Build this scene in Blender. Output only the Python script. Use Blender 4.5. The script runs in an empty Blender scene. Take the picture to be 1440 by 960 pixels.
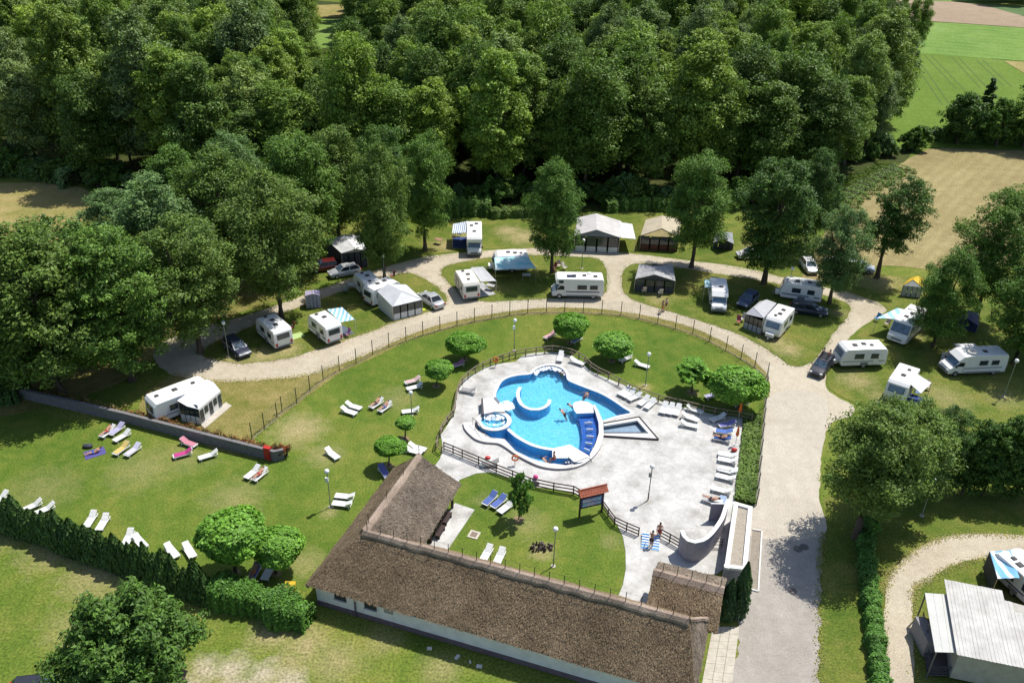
import bpy, bmesh, math, random
import numpy as np
from mathutils import Vector, Matrix
from mathutils.geometry import tessellate_polygon
S = bpy.context.scene
COL = S.collection
R = math.radians

# ------------------------------------------------------------------ camera
FPX, PITCH, ROLL, CAMH = 1200.0, R(30), R(1.5), 50.0
_f = np.array([0, math.cos(PITCH), -math.sin(PITCH)])
_r0 = np.array([1.0, 0, 0]); _u0 = np.array([0, math.sin(PITCH), math.cos(PITCH)])
_rt = _r0 * math.cos(ROLL) + _u0 * math.sin(ROLL)
_up = -_r0 * math.sin(ROLL) + _u0 * math.cos(ROLL)
cam = bpy.data.cameras.new('camera')
cam.sensor_width = 36; cam.lens = 36 * FPX / 1440; cam.clip_start = 1; cam.clip_end = 5000
camo = bpy.data.objects.new('camera', cam); COL.objects.link(camo)
M = Matrix.Identity(4)
for i in range(3):
    M[i][0] = _rt[i]; M[i][1] = _up[i]; M[i][2] = -_f[i]
M[2][3] = CAMH
camo.matrix_world = M
S.camera = camo

def G(px, py, z=0.0):
    """surveyed point: where the sight line of photo point (px, py) meets the level z"""
    d = _f * FPX + _rt * (px - 720) - _up * (py - 480)
    t = (z - CAMH) / d[2]
    return Vector((d[0] * t, d[1] * t, z))

def PX(q):
    q = np.array(q, float) - np.array([0, 0, CAMH])
    k = q @ _f
    return 720 + FPX * (q @ _rt) / k, 480 - FPX * (q @ _up) / k

def G2(px, py): p = G(px, py); return (p.x, p.y)

# ------------------------------------------------------------------ light
SUN_EL, SUN_AZ = R(62), R(41)          # azimuth counted from +X
w = bpy.data.worlds.new('World'); S.world = w; w.use_nodes = True
nt = w.node_tree; nt.nodes.clear()
sky = nt.nodes.new('ShaderNodeTexSky'); sky.sky_type = 'NISHITA'; sky.sun_disc = False
sky.sun_elevation = SUN_EL; sky.sun_rotation = R(90) - SUN_AZ
bg = nt.nodes.new('ShaderNodeBackground'); bg.inputs[1].default_value = 0.12
wo = nt.nodes.new('ShaderNodeOutputWorld')
nt.links.new(sky.outputs[0], bg.inputs[0]); nt.links.new(bg.outputs[0], wo.inputs[0])
sun = bpy.data.lights.new('sun', 'SUN'); sun.energy = 4.6; sun.angle = R(0.5); sun.color = (1, 0.965, 0.90)
so = bpy.data.objects.new('sun', sun); COL.objects.link(so)
sd = Vector((math.cos(SUN_EL) * math.cos(SUN_AZ), math.cos(SUN_EL) * math.sin(SUN_AZ), math.sin(SUN_EL)))
so.rotation_euler = sd.to_track_quat('Z', 'Y').to_euler(); so.location = (60, 120, 90)
S.view_settings.view_transform = 'Standard'; S.view_settings.look = 'None'
S.view_settings.exposure = 0.28; S.view_settings.gamma = 1
S.cycles.max_bounces = 6; S.cycles.transparent_max_bounces = 8
S.cycles.diffuse_bounces = 3

# ------------------------------------------------------------------ materials
MATS = {}
def _new(name):
    m = bpy.data.materials.new(name); m.use_nodes = True
    nt = m.node_tree; nt.nodes.clear()
    return m, nt, nt.nodes, nt.links
def _ramp(N, stops):
    r = N.new('ShaderNodeValToRGB'); e = r.color_ramp.elements
    while len(e) < len(stops): e.new(0.5)
    for el, (p, c) in zip(e, stops): el.position = p; el.color = (*c, 1) if len(c) == 3 else c
    return r
def _noise(N, L, co, scale, detail=4, rough=.6, dist=0):
    n = N.new('ShaderNodeTexNoise'); n.inputs['Scale'].default_value = scale
    n.inputs['Detail'].default_value = detail; n.inputs['Roughness'].default_value = rough
    n.inputs['Distortion'].default_value = dist
    L.new(co, n.inputs['Vector']); return n.outputs['Fac']
def _mix(N, L, a, b, fac, mode='MIX'):
    m = N.new('ShaderNodeMix'); m.data_type = 'RGBA'; m.blend_type = mode
    for s, v in ((m.inputs[6], a), (m.inputs[7], b), (m.inputs[0], fac)):
        if hasattr(v, 'is_output'): L.new(v, s)
        elif isinstance(v, (int, float)): s.default_value = v
        else: s.default_value = (*v, 1)
    return m.outputs[2]
def _out(N, L, sh):
    o = N.new('ShaderNodeOutputMaterial'); L.new(sh, o.inputs[0])
def mat(name, c, rough=.6, var=.12, scale=8.0, bump=0.0, metal=0.0, spec=.3, coat=0.0, c2=None, det=4):
    """plain surface with procedural grain and wear"""
    if name in MATS: return MATS[name]
    m, nt, N, L = _new(name)
    tc = N.new('ShaderNodeTexCoord'); p = N.new('ShaderNodeBsdfPrincipled')
    f = _noise(N, L, tc.outputs['Object'], scale, det, .65)
    d = c2 or tuple(x * (1 - 2.2 * var) for x in c)
    r = _ramp(N, [(.3, d), (.62, c)]); L.new(f, r.inputs[0])
    L.new(r.outputs[0], p.inputs['Base Color'])
    p.inputs['Roughness'].default_value = rough; p.inputs['Metallic'].default_value = metal
    p.inputs['Specular IOR Level'].default_value = spec
    if coat: p.inputs['Coat Weight'].default_value = coat; p.inputs['Coat Roughness'].default_value = .1
    if bump:
        b = N.new('ShaderNodeBump'); b.inputs['Strength'].default_value = bump; b.inputs['Distance'].default_value = .05
        L.new(_noise(N, L, tc.outputs['Object'], scale * 4, 4), b.inputs['Height']); L.new(b.outputs[0], p.inputs['Normal'])
    _out(N, L, p.outputs[0]); MATS[name] = m
    return m

def ground_mat(name, cols, big=.05, mid=.5, fine=7.0, stripe=None, bump=.5, midamt=.5, contrast=.5, patches=(), pcol=(.42, .34, .17), patches2=(), pcol2=(.52, .44, .32)):
    """cols: (dark, base, light) ; world-space mottling, optional mowing/ploughing lines (angle, period, strength, colour)"""
    if name in MATS: return MATS[name]
    m, nt, N, L = _new(name)
    ge = N.new('ShaderNodeNewGeometry'); co = ge.outputs['Position']
    p = N.new('ShaderNodeBsdfPrincipled'); p.inputs['Roughness'].default_value = .9
    p.inputs['Specular IOR Level'].default_value = .1
    f1 = _noise(N, L, co, big, 5, .6, .6); f2 = _noise(N, L, co, mid, 5, .65, .4); f3 = _noise(N, L, co, fine, 3, .7)
    r1 = _ramp(N, [(.36, cols[0]), (.5, cols[1]), (.64, cols[2])]); L.new(f1, r1.inputs[0])
    r2 = _ramp(N, [(.34, cols[0]), (.5, cols[1]), (.68, cols[2])]); L.new(f2, r2.inputs[0])
    c = _mix(N, L, r1.outputs[0], r2.outputs[0], midamt)
    if stripe:
        a, per, st, sc = stripe
        mp = N.new('ShaderNodeMapping'); mp.inputs['Rotation'].default_value = (0, 0, -a); L.new(co, mp.inputs[0])
        wv = N.new('ShaderNodeTexWave'); wv.inputs['Scale'].default_value = 6.2832 / per / 6.2832 * .32
        wv.inputs['Distortion'].default_value = 1.2; wv.inputs['Detail'].default_value = 2; wv.inputs['Detail Scale'].default_value = .6
        L.new(mp.outputs[0], wv.inputs[0])
        mm = N.new('ShaderNodeMath'); mm.operation = 'MULTIPLY'; mm.inputs[1].default_value = st; L.new(wv.outputs['Fac'], mm.inputs[0])
        c = _mix(N, L, c, sc, mm.outputs[0])
    for pl_, pc_ in ((patches, pcol), (patches2, pcol2)):
        if not pl_: continue
        acc = None
        fn = _noise(N, L, co, .9, 5, .7)
        for (x, y, r_, st_) in pl_:
            vd = N.new('ShaderNodeVectorMath'); vd.operation = 'DISTANCE'; vd.inputs[1].default_value = (x, y, 0); L.new(co, vd.inputs[0])
            ml = N.new('ShaderNodeMath'); ml.operation = 'MULTIPLY_ADD'; L.new(fn, ml.inputs[0]); ml.inputs[1].default_value = r_ * 2.2; L.new(vd.outputs['Value'], ml.inputs[2])
            mr = N.new('ShaderNodeMapRange'); L.new(ml.outputs[0], mr.inputs[0])
            mr.inputs[1].default_value = r_ * 2.5; mr.inputs[2].default_value = r_ * 1.15; mr.inputs[3].default_value = 0; mr.inputs[4].default_value = st_
            if acc is None: acc = mr.outputs[0]
            else:
                mx = N.new('ShaderNodeMath'); mx.operation = 'MAXIMUM'; L.new(acc, mx.inputs[0]); L.new(mr.outputs[0], mx.inputs[1]); acc = mx.outputs[0]
        c = _mix(N, L, c, pc_, acc)
    r3 = _ramp(N, [(.3, (1 - contrast,) * 3), (.7, (1 + contrast * .35,) * 3)]); L.new(f3, r3.inputs[0])
    c = _mix(N, L, c, r3.outputs[0], 1.0, 'MULTIPLY')
    L.new(c, p.inputs['Base Color'])
    b = N.new('ShaderNodeBump'); b.inputs['Strength'].default_value = bump; b.inputs['Distance'].default_value = .08
    L.new(f3, b.inputs['Height']); L.new(b.outputs[0], p.inputs['Normal'])
    _out(N, L, p.outputs[0]); MATS[name] = m
    return m

def leaf_mat(name, a, b, trans=.22, jit=.45, wide=False):
    wide = wide or name.startswith('forest')
    if name in MATS: return MATS[name]
    m, nt, N, L = _new(name)
    oi = N.new('ShaderNodeObjectInfo'); ge = N.new('ShaderNodeNewGeometry'); tc = N.new('ShaderNodeTexCoord')
    c = _mix(N, L, a, b, oi.outputs['Random'])
    if wide:
        q = N.new('ShaderNodeMath'); q.operation = 'MULTIPLY'; q.inputs[1].default_value = 7.31; L.new(oi.outputs['Random'], q.inputs[0])
        q2 = N.new('ShaderNodeMath'); q2.operation = 'FRACT'; L.new(q.outputs[0], q2.inputs[0])
        rw = _ramp(N, [(0, (.76, .80, .84)), (.5, (1, 1, 1)), (1, (1.36, 1.30, 1.05))]); L.new(q2.outputs[0], rw.inputs[0])
        c = _mix(N, L, c, rw.outputs[0], 1.0, 'MULTIPLY')
    f = _noise(N, L, tc.outputs['Object'], .55, 3)
    r = _ramp(N, [(.3, (.72, .78, .8)), (.7, (1.15, 1.16, 1.0))]); L.new(f, r.inputs[0])
    c = _mix(N, L, c, r.outputs[0], 1.0, 'MULTIPLY')
    r2 = _ramp(N, [(0, (1 - jit,) * 3), (1, (1 + jit, 1 + jit * .9, 1 + jit * .6))]); L.new(ge.outputs['Random Per Island'], r2.inputs[0])
    c = _mix(N, L, c, r2.outputs[0], 1.0, 'MULTIPLY')
    p = N.new('ShaderNodeBsdfPrincipled'); p.inputs['Roughness'].default_value = .55; p.inputs['Specular IOR Level'].default_value = .25
    t = N.new('ShaderNodeBsdfTranslucent'); L.new(c, p.inputs['Base Color'])
    c2 = _mix(N, L, c, (1.12, 1.2, .45), 1.0, 'MULTIPLY'); L.new(c2, t.inputs[0])
    s = N.new('ShaderNodeMixShader'); s.inputs[0].default_value = trans
    L.new(p.outputs[0], s.inputs[1]); L.new(t.outputs[0], s.inputs[2]); _out(N, L, s.outputs[0]); MATS[name] = m
    return m

def glass_mat(name='window_glass', c=(.02, .028, .035)):
    if name in MATS: return MATS[name]
    m, nt, N, L = _new(name); p = N.new('ShaderNodeBsdfPrincipled'); tc = N.new('ShaderNodeTexCoord')
    r = _ramp(N, [(.3, c), (.7, tuple(x * 2.2 for x in c))]); L.new(_noise(N, L, tc.outputs['Object'], 2.5, 2), r.inputs[0])
    L.new(r.outputs[0], p.inputs['Base Color']); p.inputs['Roughness'].default_value = .08
    p.inputs['Specular IOR Level'].default_value = .7; _out(N, L, p.outputs[0]); MATS[name] = m
    return m

def stripe_mat(name, c1, c2, per, axis=0, rough=.7, duty=.5):
    """woven stripes printed on cloth, in object space"""
    if name in MATS: return MATS[name]
    m, nt, N, L = _new(name); p = N.new('ShaderNodeBsdfPrincipled'); tc = N.new('ShaderNodeTexCoord')
    sx = N.new('ShaderNodeSeparateXYZ'); L.new(tc.outputs['Object'], sx.inputs[0])
    a = N.new('ShaderNodeMath'); a.operation = 'DIVIDE'; a.inputs[1].default_value = per; L.new(sx.outputs[axis], a.inputs[0])
    b = N.new('ShaderNodeMath'); b.operation = 'FRACT'; L.new(a.outputs[0], b.inputs[0])
    g = N.new('ShaderNodeMath'); g.operation = 'GREATER_THAN'; g.inputs[1].default_value = duty; L.new(b.outputs[0], g.inputs[0])
    c = _mix(N, L, c1, c2, g.outputs[0])
    L.new(c, p.inputs['Base Color']); p.inputs['Roughness'].default_value = rough; p.inputs['Specular IOR Level'].default_value = .15
    _out(N, L, p.outputs[0]); MATS[name] = m
    return m

# ------------------------------------------------------------------ mesh helpers
class MB:
    def __init__(s): s.v = []; s.f = []; s.mi = []; s.cur = 0
    def add(s, vs, fs):
        n = len(s.v); s.v += [tuple(v) for v in vs]
        s.f += [tuple(i + n for i in f) for f in fs]; s.mi += [s.cur] * len(fs); return s
    def box(s, c, d, rz=0.0, M=None):
        x, y, z = d[0] / 2, d[1] / 2, d[2] / 2
        vs = [Vector((a * x, b * y, e * z)) for e in (-1, 1) for a, b in ((-1, -1), (1, -1), (1, 1), (-1, 1))]
        if rz: m = Matrix.Rotation(rz, 3, 'Z'); vs = [m @ v for v in vs]
        if M is not None: vs = [M @ v for v in vs]
        vs = [v + Vector(c) for v in vs]
        return s.add(vs, [(3, 2, 1, 0), (4, 5, 6, 7), (0, 1, 5, 4), (1, 2, 6, 5), (2, 3, 7, 6), (3, 0, 4, 7)])
    def bar(s, p, q, w, h=None):
        """square bar between two points"""
        p, q = Vector(p), Vector(q); h = h or w
        d = q - p; l = d.length
        if l < 1e-6: return s
        m = d.to_track_quat('X', 'Z').to_matrix()
        return s.box((p + q) / 2, (l, w, h), M=m)
    def tube(s, path, r, n=8, cap=True):
        path = [Vector(p) for p in path]
        rs = r if isinstance(r, (list, tuple)) else [r] * len(path)
        vs = []; fs = []
        for i, p in enumerate(path):
            d = (path[min(i + 1, len(path) - 1)] - path[max(i - 1, 0)])
            q = d.to_track_quat('Z', 'Y').to_matrix() if d.length > 1e-9 else Matrix.Identity(3)
            for k in range(n):
                a = 2 * math.pi * k / n
                vs.append(p + q @ Vector((rs[i] * math.cos(a), rs[i] * math.sin(a), 0)))
        for i in range(len(path) - 1):
            for k in range(n):
                a, b = i * n + k, i * n + (k + 1) % n
                fs.append((a, b, b + n, a + n))
        if cap: fs.append(tuple(reversed(range(n)))); fs.append(tuple(range(len(vs) - n, len(vs))))
        return s.add(vs, fs)
    def sphere(s, c, r, n=12, m=8):
        rr = r if isinstance(r, (tuple, list)) else (r, r, r); vs = [Vector((0, 0, -1))]
        for j in range(1, m):
            t = math.pi * j / m
            for k in range(n):
                a = 2 * math.pi * k / n
                vs.append(Vector((math.sin(t) * math.cos(a), math.sin(t) * math.sin(a), -math.cos(t))))
        vs.append(Vector((0, 0, 1)))
        vs = [Vector((v.x * rr[0], v.y * rr[1], v.z * rr[2])) + Vector(c) for v in vs]
        fs = [(0, 1 + (k + 1) % n, 1 + k) for k in range(n)]
        for j in range(m - 2):
            for k in range(n):
                a = 1 + j * n + k; b = 1 + j * n + (k + 1) % n
                fs.append((a, b, b + n, a + n))
        t = len(vs) - 1; o = 1 + (m - 2) * n
        fs += [(o + k, o + (k + 1) % n, t) for k in range(n)]
        return s.add(vs, fs)
    def loft(s, rings, cap=True, close=True):
        n = len(rings[0]); vs = [v for r in rings for v in r]; fs = []
        for i in range(len(rings) - 1):
            for k in range(n if close else n - 1):
                a, b = i * n + k, i * n + (k + 1) % n
                fs.append((a, b, b + n, a + n))
        if cap: fs.append(tuple(reversed(range(n)))); fs.append(tuple(range(len(vs) - n, len(vs))))
        return s.add(vs, fs)
    def prism(s, pts, z0, z1):
        """polygon (any shape) extruded from z0 to z1"""
        n = len(pts); P = [Vector((p[0], p[1], 0)) for p in pts]
        if sum(P[i].x * P[(i + 1) % n].y - P[(i + 1) % n].x * P[i].y for i in range(n)) < 0: P.reverse()
        t = [_ccw(P, f) for f in tessellate_polygon([P])]
        vs = [(p.x, p.y, z0) for p in P] + [(p.x, p.y, z1) for p in P]
        fs = [tuple(i + n for i in f) for f in t] + [tuple(reversed(f)) for f in t]
        fs += [(i, (i + 1) % n, (i + 1) % n + n, i + n) for i in range(n)]
        return s.add(vs, fs)
    def sheet(s, outer, z, holes=()):
        Ps = [[Vector((p[0], p[1], 0)) for p in poly] for poly in (outer, *holes)]
        flat = [p for P in Ps for p in P]
        fs = [_ccw(flat, f) for f in tessellate_polygon(Ps)]
        return s.add([(p.x, p.y, z) for p in flat], fs)
    def slab(s, pts, th):
        """thick panel from a 3-D polygon, extruded down its normal by th"""
        P = [Vector(p) for p in pts]; n = len(P)
        nr = Vector((0, 0, 0))
        for i in range(n): nr += (P[i] - P[0]).cross(P[(i + 1) % n] - P[0])
        nr.normalize()
        if nr.z < -1e-6: P.reverse(); nr = -nr
        vs = P + [p - nr * th for p in P]
        return s.add(vs, [tuple(range(n)), tuple(reversed(range(n, 2 * n)))] + [(i, i + n, (i + 1) % n + n, (i + 1) % n) for i in range(n)])
    def mesh(s, name, mats, smooth=False):
        me = bpy.data.meshes.new(name); me.from_pydata(s.v, [], s.f)
        if not isinstance(mats, (list, tuple)): mats = [mats]
        for m in mats: me.materials.append(m)
        if len(mats) > 1: me.polygons.foreach_set('material_index', s.mi)
        if smooth:
            me.polygons.foreach_set('use_smooth', [True] * len(me.polygons))
            try: me.set_sharp_from_angle(angle=R(38))
            except Exception: pass
        me.update(); return me
    def build(s, name, mats, parent=None, smooth=False, kind=None, world=False):
        if world and parent is not None:
            o0 = parent.location
            if parent.parent is not None: o0 = o0 + parent.parent.location
            s.v = [(v[0] - o0[0], v[1] - o0[1], v[2] - o0[2]) for v in s.v]
        o = bpy.data.objects.new(name, s.mesh(name, mats, smooth)); COL.objects.link(o)
        if parent is not None: o.parent = parent
        if kind: o['kind'] = kind
        return o
def _ccw(P, f):
    a, b, c = (P[i] for i in f)
    return f if (b - a).cross(c - a).z > 0 else tuple(reversed(f))

def inst(name, me, parent=None, loc=(0, 0, 0), rot=(0, 0, 0), sc=(1, 1, 1)):
    o = bpy.data.objects.new(name, me); COL.objects.link(o)
    o.location = loc; o.rotation_euler = rot; o.scale = sc
    if parent is not None: o.parent = parent
    return o
def tag(o, label=None, cat=None, group=None, kind=None):
    if label: o['label'] = label
    if cat: o['category'] = cat
    if group: o['group'] = group
    if kind: o['kind'] = kind
    return o
def thing(name, label, cat, loc=(0, 0, 0), rz=0.0, group=None):
    o = bpy.data.objects.new(name, None); o.empty_display_size = .3; COL.objects.link(o)
    o.location = loc; o.rotation_euler = (0, 0, rz)
    return tag(o, label, cat, group)
def kids(o): return [c for c in CH.get(o.name, [])] if False else [c for c in bpy.data.objects if c.parent == o]
def dup(root, loc, rz, label=None, group=None, tree=None, sc=None):
    """copy of a thing and of its parts; tree is the cached [(part, [subparts])] list"""
    r = root.copy(); COL.objects.link(r); r.location = loc; r.rotation_euler = (0, 0, rz)
    if sc: r.scale = sc
    if label: r['label'] = label
    if group: r['group'] = group
    for c, sub in (tree if tree is not None else tree_of(root)):
        k = c.copy(); COL.objects.link(k); k.parent = r
        for g in sub:
            h = g.copy(); COL.objects.link(h); h.parent = k
    return r
def tree_of(root): return [(c, list(c.children)) for c in root.children]

def smooth_poly(pts, step=.8, closed=True):
    """Catmull-Rom through points, resampled"""
    P = [Vector((p[0], p[1])) for p in pts]; n = len(P); out = []
    for i in range(n if closed else n - 1):
        g = (lambda k: P[k % n]) if closed else (lambda k: P[min(max(k, 0), n - 1)])
        a, b, c, d = g(i - 1), g(i), g(i + 1), g(i + 2)
        k = max(1, int((c - b).length / step))
        for j in range(k):
            t = j / k
            out.append(.5 * ((2 * b) + (c - a) * t + (2 * a - 5 * b + 4 * c - d) * t * t + (3 * b - a - 3 * c + d) * t ** 3))
    if not closed: out.append(P[-1])
    return out
def ragged(pts, amp, seed, lf=.35):
    rnd = random.Random(seed); n = len(pts); out = []
    ph = [rnd.uniform(0, 6.28) for _ in range(4)]
    for i, p in enumerate(pts):
        d = pts[(i + 1) % n] - pts[i - 1]
        nr = Vector((-d.y, d.x)); nr = nr / nr.length if nr.length > 1e-6 else Vector((0, 0))
        k = math.sin(p.x * lf + ph[0]) * .5 + math.sin(p.y * lf * 1.7 + ph[1]) * .4 + math.sin((p.x - p.y) * lf * 4 + ph[2]) * .3
        out.append(p + nr * amp * (k * .6 + rnd.uniform(-1, 1) * .7))
    return out
def pxpoly(pts, z=0): return [G(x, y, z).to_2d() for x, y in pts]
def ground_sheet(name, px, z, m, step=.6, amp=.12, seed=1, smooth=True, kind='structure', holes=()):
    p = pxpoly(px)
    p = smooth_poly(p, step) if smooth else p
    if amp: p = ragged(p, amp, seed)
    o = MB().sheet(p, z, holes).build(name, m); o['kind'] = kind
    return o, p
def inside(p, poly):
    x, y = p[0], p[1]; c = False; n = len(poly); j = n - 1
    for i in range(n):
        a, b = poly[i], poly[j]
        if (a[1] > y) != (b[1] > y) and x < (b[0] - a[0]) * (y - a[1]) / (b[1] - a[1]) + a[0]: c = not c
        j = i
    return c
# ------------------------------------------------------------------ ground, roads, fields
# pool outline is needed first: the ground has a hole for the basin
def P48(pts): return [(600 + x / 4.8, 460 + y / 4.8) for x, y in pts]
BASIN_PX = P48([(462,440),(478,400),(502,362),(550,336),(620,320),(700,312),(722,288),(765,264),(830,252),(890,262),(930,285),
    (952,320),(957,352),(1000,375),(1090,410),(1180,445),(1260,490),(1340,545),(1383,578),(1290,602),(1190,632),
    (1186,720),(1160,790),(1105,870),(1040,915),(940,932),(850,920),(780,910),(700,885),(600,835),(525,755),(430,745),(345,690),(335,640),(375,590),(375,560),(480,520)])
BASIN = pxpoly(BASIN_PX)
KID_PX = [(840 + x / 6, 500 + y / 6) for x, y in [(55,590),(340,545),(432,655),(55,655)]]
KID = pxpoly(KID_PX)

def PT(*a): return [(G(x, y).x, G(x, y).y, r, st) for x, y, r, st in a]
PATCH_M = PT((150,800,3.2,.8),(80,770,2.6,.7),(210,825,2.2,.7),(20,748,2,.6),(430,905,1.7,.8),(410,930,1.4,.7),(470,930,2,.6),(380,890,1.6,.8),(620,940,1.5,.5),(540,900,1.3,.5),(1235,940,1,.6),(100,880,2,.4))
PATCH_L = PT((420,604,2.6,.85),(455,640,1.8,.5),(330,700,2.5,.4),(200,660,3,.35),(560,560,2.2,.35),(680,705,1,.3),(762,775,1.0,.75),(740,735,1.8,.35),(465,720,.8,.6),(905,545,.8,.7),(975,552,.7,.7),(430,790,1.5,.5),(700,560,1,.3),(60,690,3,.3),(860,760,1,.35),(260,640,3,.3))
PATCH_C = PT((735,333,2.8,.9),(715,325,2,.9),(625,345,2,.8),(370,500,2,.8),(400,492,1.8,.85),(330,508,1.6,.7),(1090,480,1.6,.8),(1108,492,1.6,.8),(1205,535,2,.7),(1235,395,3,.7),(1280,470,1.5,.6),(690,405,1.2,.6),(815,418,1.5,.5),(480,480,1.5,.5),(560,450,1.5,.5),(925,420,1.5,.6),(1010,430,1.2,.6),(1180,440,1.2,.6),(1330,560,2.5,.5),(770,340,2,.7),(650,330,1.5,.6),(1060,345,1.5,.7),(1410,560,2,.4),(1240,560,1.5,.5),(290,520,2,.7))
m_grass = ground_mat('meadow_grass', ((.085, .15, .018), (.155, .205, .032), (.255, .25, .06)), .07, .45, 5, contrast=.6, patches=PATCH_M, patches2=PT((290,940,1.2,.8),(325,940,1.3,.85),(370,948,1.3,.85),(405,960,1.2,.8),(330,968,1.6,.9),(270,965,1.2,.7)))
m_lawn = ground_mat('mown_lawn', ((.075, .14, .017), (.132, .19, .027), (.225, .23, .048)), .09, .6, 6,
                    stripe=(R(20), 1.6, .16, (.095, .155, .024)), contrast=.5, patches=PATCH_L)
m_camp = ground_mat('camp_grass', ((.075, .13, .017), (.14, .18, .03), (.25, .225, .06)), .12, .5, 6, contrast=.55, patches=PATCH_C)
m_dry = ground_mat('dry_verge', ((.14, .16, .03), (.24, .21, .065), (.36, .29, .12)), .15, .7, 6, contrast=.5)
m_gravel = ground_mat('gravel', ((.40, .34, .25), (.49, .425, .32), (.56, .50, .39)), .1, 1.1, 9, contrast=.3, bump=.6)
m_track = ground_mat('road_pale', ((.43, .38, .305), (.51, .455, .37), (.575, .52, .43)), .12, .9, 9, contrast=.28, stripe=(R(-4), 1.7, .4, (.46, .42, .35)))
m_asph = ground_mat('worn_asphalt', ((.31, .28, .24), (.375, .34, .295), (.435, .40, .35)), .2, 1.2, 10, contrast=.24, stripe=(R(-2), 1.8, .35, (.33, .30, .265)))
m_stub = ground_mat('stubble_field', ((.24, .195, .085), (.32, .265, .12), (.40, .34, .165)), .05, .4, 4,
                    stripe=(R(-38), 1.9, .38, (.25, .2, .09)), contrast=.4)
m_strawf = ground_mat('cut_meadow', ((.2, .2, .05), (.33, .265, .1), (.46, .36, .18)), .06, .35, 4, stripe=(R(75), 4, .35, (.26, .25, .08)), contrast=.4)
m_green1 = ground_mat('crop_field_light', ((.105, .205, .03), (.155, .26, .045), (.225, .31, .085)), .03, .12, 1.2, stripe=(R(70), 6, .35, (.2, .29, .09)), contrast=.3)
m_green2 = ground_mat('crop_field', ((.095, .165, .02), (.125, .20, .027), (.155, .225, .04)), .03, .15, 1.5, contrast=.3)
m_plough = ground_mat('ploughed_field', ((.27, .2, .13), (.32, .245, .165), (.37, .28, .2)), .02, .2, 3, contrast=.2)
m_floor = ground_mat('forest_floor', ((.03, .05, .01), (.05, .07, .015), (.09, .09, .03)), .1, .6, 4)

MB().sheet([(-900, -60), (900, -60), (900, 2600), (-900, 2600)], 0, [BASIN, KID]).build('ground', m_grass, kind='structure')

# pool lawn (inside the fence)
LAWN_PX = [(-60,560),(40,575),(180,608),(330,645),(402,640),(360,618),(398,583),(440,552),(480,524),(530,500),(580,476),(620,466),(668,454),(720,446),(768,442),(820,442),
  (873,445),(925,457),(975,472),(1022,494),(1062,518),(1078,535),(1066,650),(1060,712),(1010,760),(960,800),(905,850),(800,845),(560,740),(430,830),(300,812),(170,765),(60,722),(-60,690)]
LAWN = ground_sheet('pool_lawn', LAWN_PX, .012, m_lawn, amp=.1, seed=3, smooth=False, holes=[BASIN, KID])[1]
# verge between fence and ring road, and the bare camp corner
ground_sheet('verge', [(330,640),(402,640),(358,617),(398,583),(440,552),(480,524),(530,500),(580,476),(620,466),(668,454),(720,446),(768,442),(820,442),(873,445),(925,457),(975,472),(1022,494),(1062,518),(1078,535),(1084,520),(1060,500),(1020,478),(975,460),(925,446),(873,436),(820,432),(768,432),(720,436),(668,444),(620,455),(580,468),(530,490),(480,510),(420,526),(330,536),(240,530),(200,560),(210,590)], .018, m_dry, seed=5, amp=.15)

# gravel: one sheet to the outer edge, the grass islands lie a few centimetres proud on top of it
GRAV_PX = [(215,500),(235,478),(285,460),(330,448),(375,434),(420,418),(470,400),(520,383),(560,371),(600,361),(650,355),(700,351),(760,349),(830,351),(900,358),(960,365),(1010,371),(1050,378),(1100,390),(1150,402),(1185,409),(1220,420),(1247,433),(1225,452),(1200,470),(1180,490),(1166,515),(1160,540),(1172,556),(1198,570),(1198,582),(1165,600),(1154,650),(1153,700),(1157,748),(1060,748),(1066,690),(1074,610),(1082,545),(1070,516),(1045,496),(1010,477),(970,460),(925,447),(873,438),(820,433),(768,433),(720,437),(668,446),(620,457),(580,470),(530,492),(480,512),(430,528),(370,535),(300,536),(240,525)]
ground_sheet('gravel_road', GRAV_PX, .025, m_gravel, amp=.13, seed=7)
ground_sheet('road', [(1079,560),(1120,548),(1160,560),(1162,600),(1153,650),(1152,700),(1157,752),(1054,752),(1064,690),(1072,610)], .031, m_track, amp=.05, seed=8)
ISL = {}
for k, (nm, px, sd_) in enumerate([
    ('grass_island', [(575,384),(596,392),(618,406),(629,424),(612,436),(575,447),(540,459),(500,474),(440,493),(400,504),(350,511),(310,508),(283,498),(300,482),(340,465),(385,445),(430,429),(470,414),(510,401),(545,390)], 11),
    ('grass_island', [(620,384),(626,375),(660,367),(705,361),(745,359),(800,361),(838,364),(850,374),(853,395),(847,414),(800,419),(740,422),(690,424),(664,420),(646,410),(630,397)], 12),
    ('grass_island', [(877,380),(900,371),(950,376),(1000,384),(1060,393),(1110,404),(1175,420),(1197,432),(1191,447),(1170,470),(1152,498),(1136,512),(1112,514),(1080,493),(1040,471),(980,450),(925,433),(890,421),(876,406)], 13)]):
    ISL[k] = ground_sheet(nm, px, .05, m_camp, amp=.14, seed=sd_)[1]
RCAMP_PX = [(1247,437),(1228,453),(1203,472),(1183,492),(1169,517),(1164,540),(1178,555),(1240,580),(1320,585),(1480,590),(1480,330),(1380,390),(1250,388),(1200,400),(1225,419)]
ground_sheet('camp_lawn', RCAMP_PX, .035, m_camp, amp=.14, seed=15)
ground_sheet('camp_lawn', [(-60,330),(120,330),(300,330),(430,395),(330,442),(240,470),(200,520),(100,560),(-60,560)], .02, m_dry, amp=.2, seed=16)
ground_sheet('camp_lawn', [(430,395),(500,350),(600,315),(760,300),(900,300),(1060,320),(1140,345),(1225,372),(1225,412),(1150,400),(1050,376),(960,363),(900,356),(830,349),(700,349),(600,359),(520,381)], .021, m_camp, amp=.1, seed=17)
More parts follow.
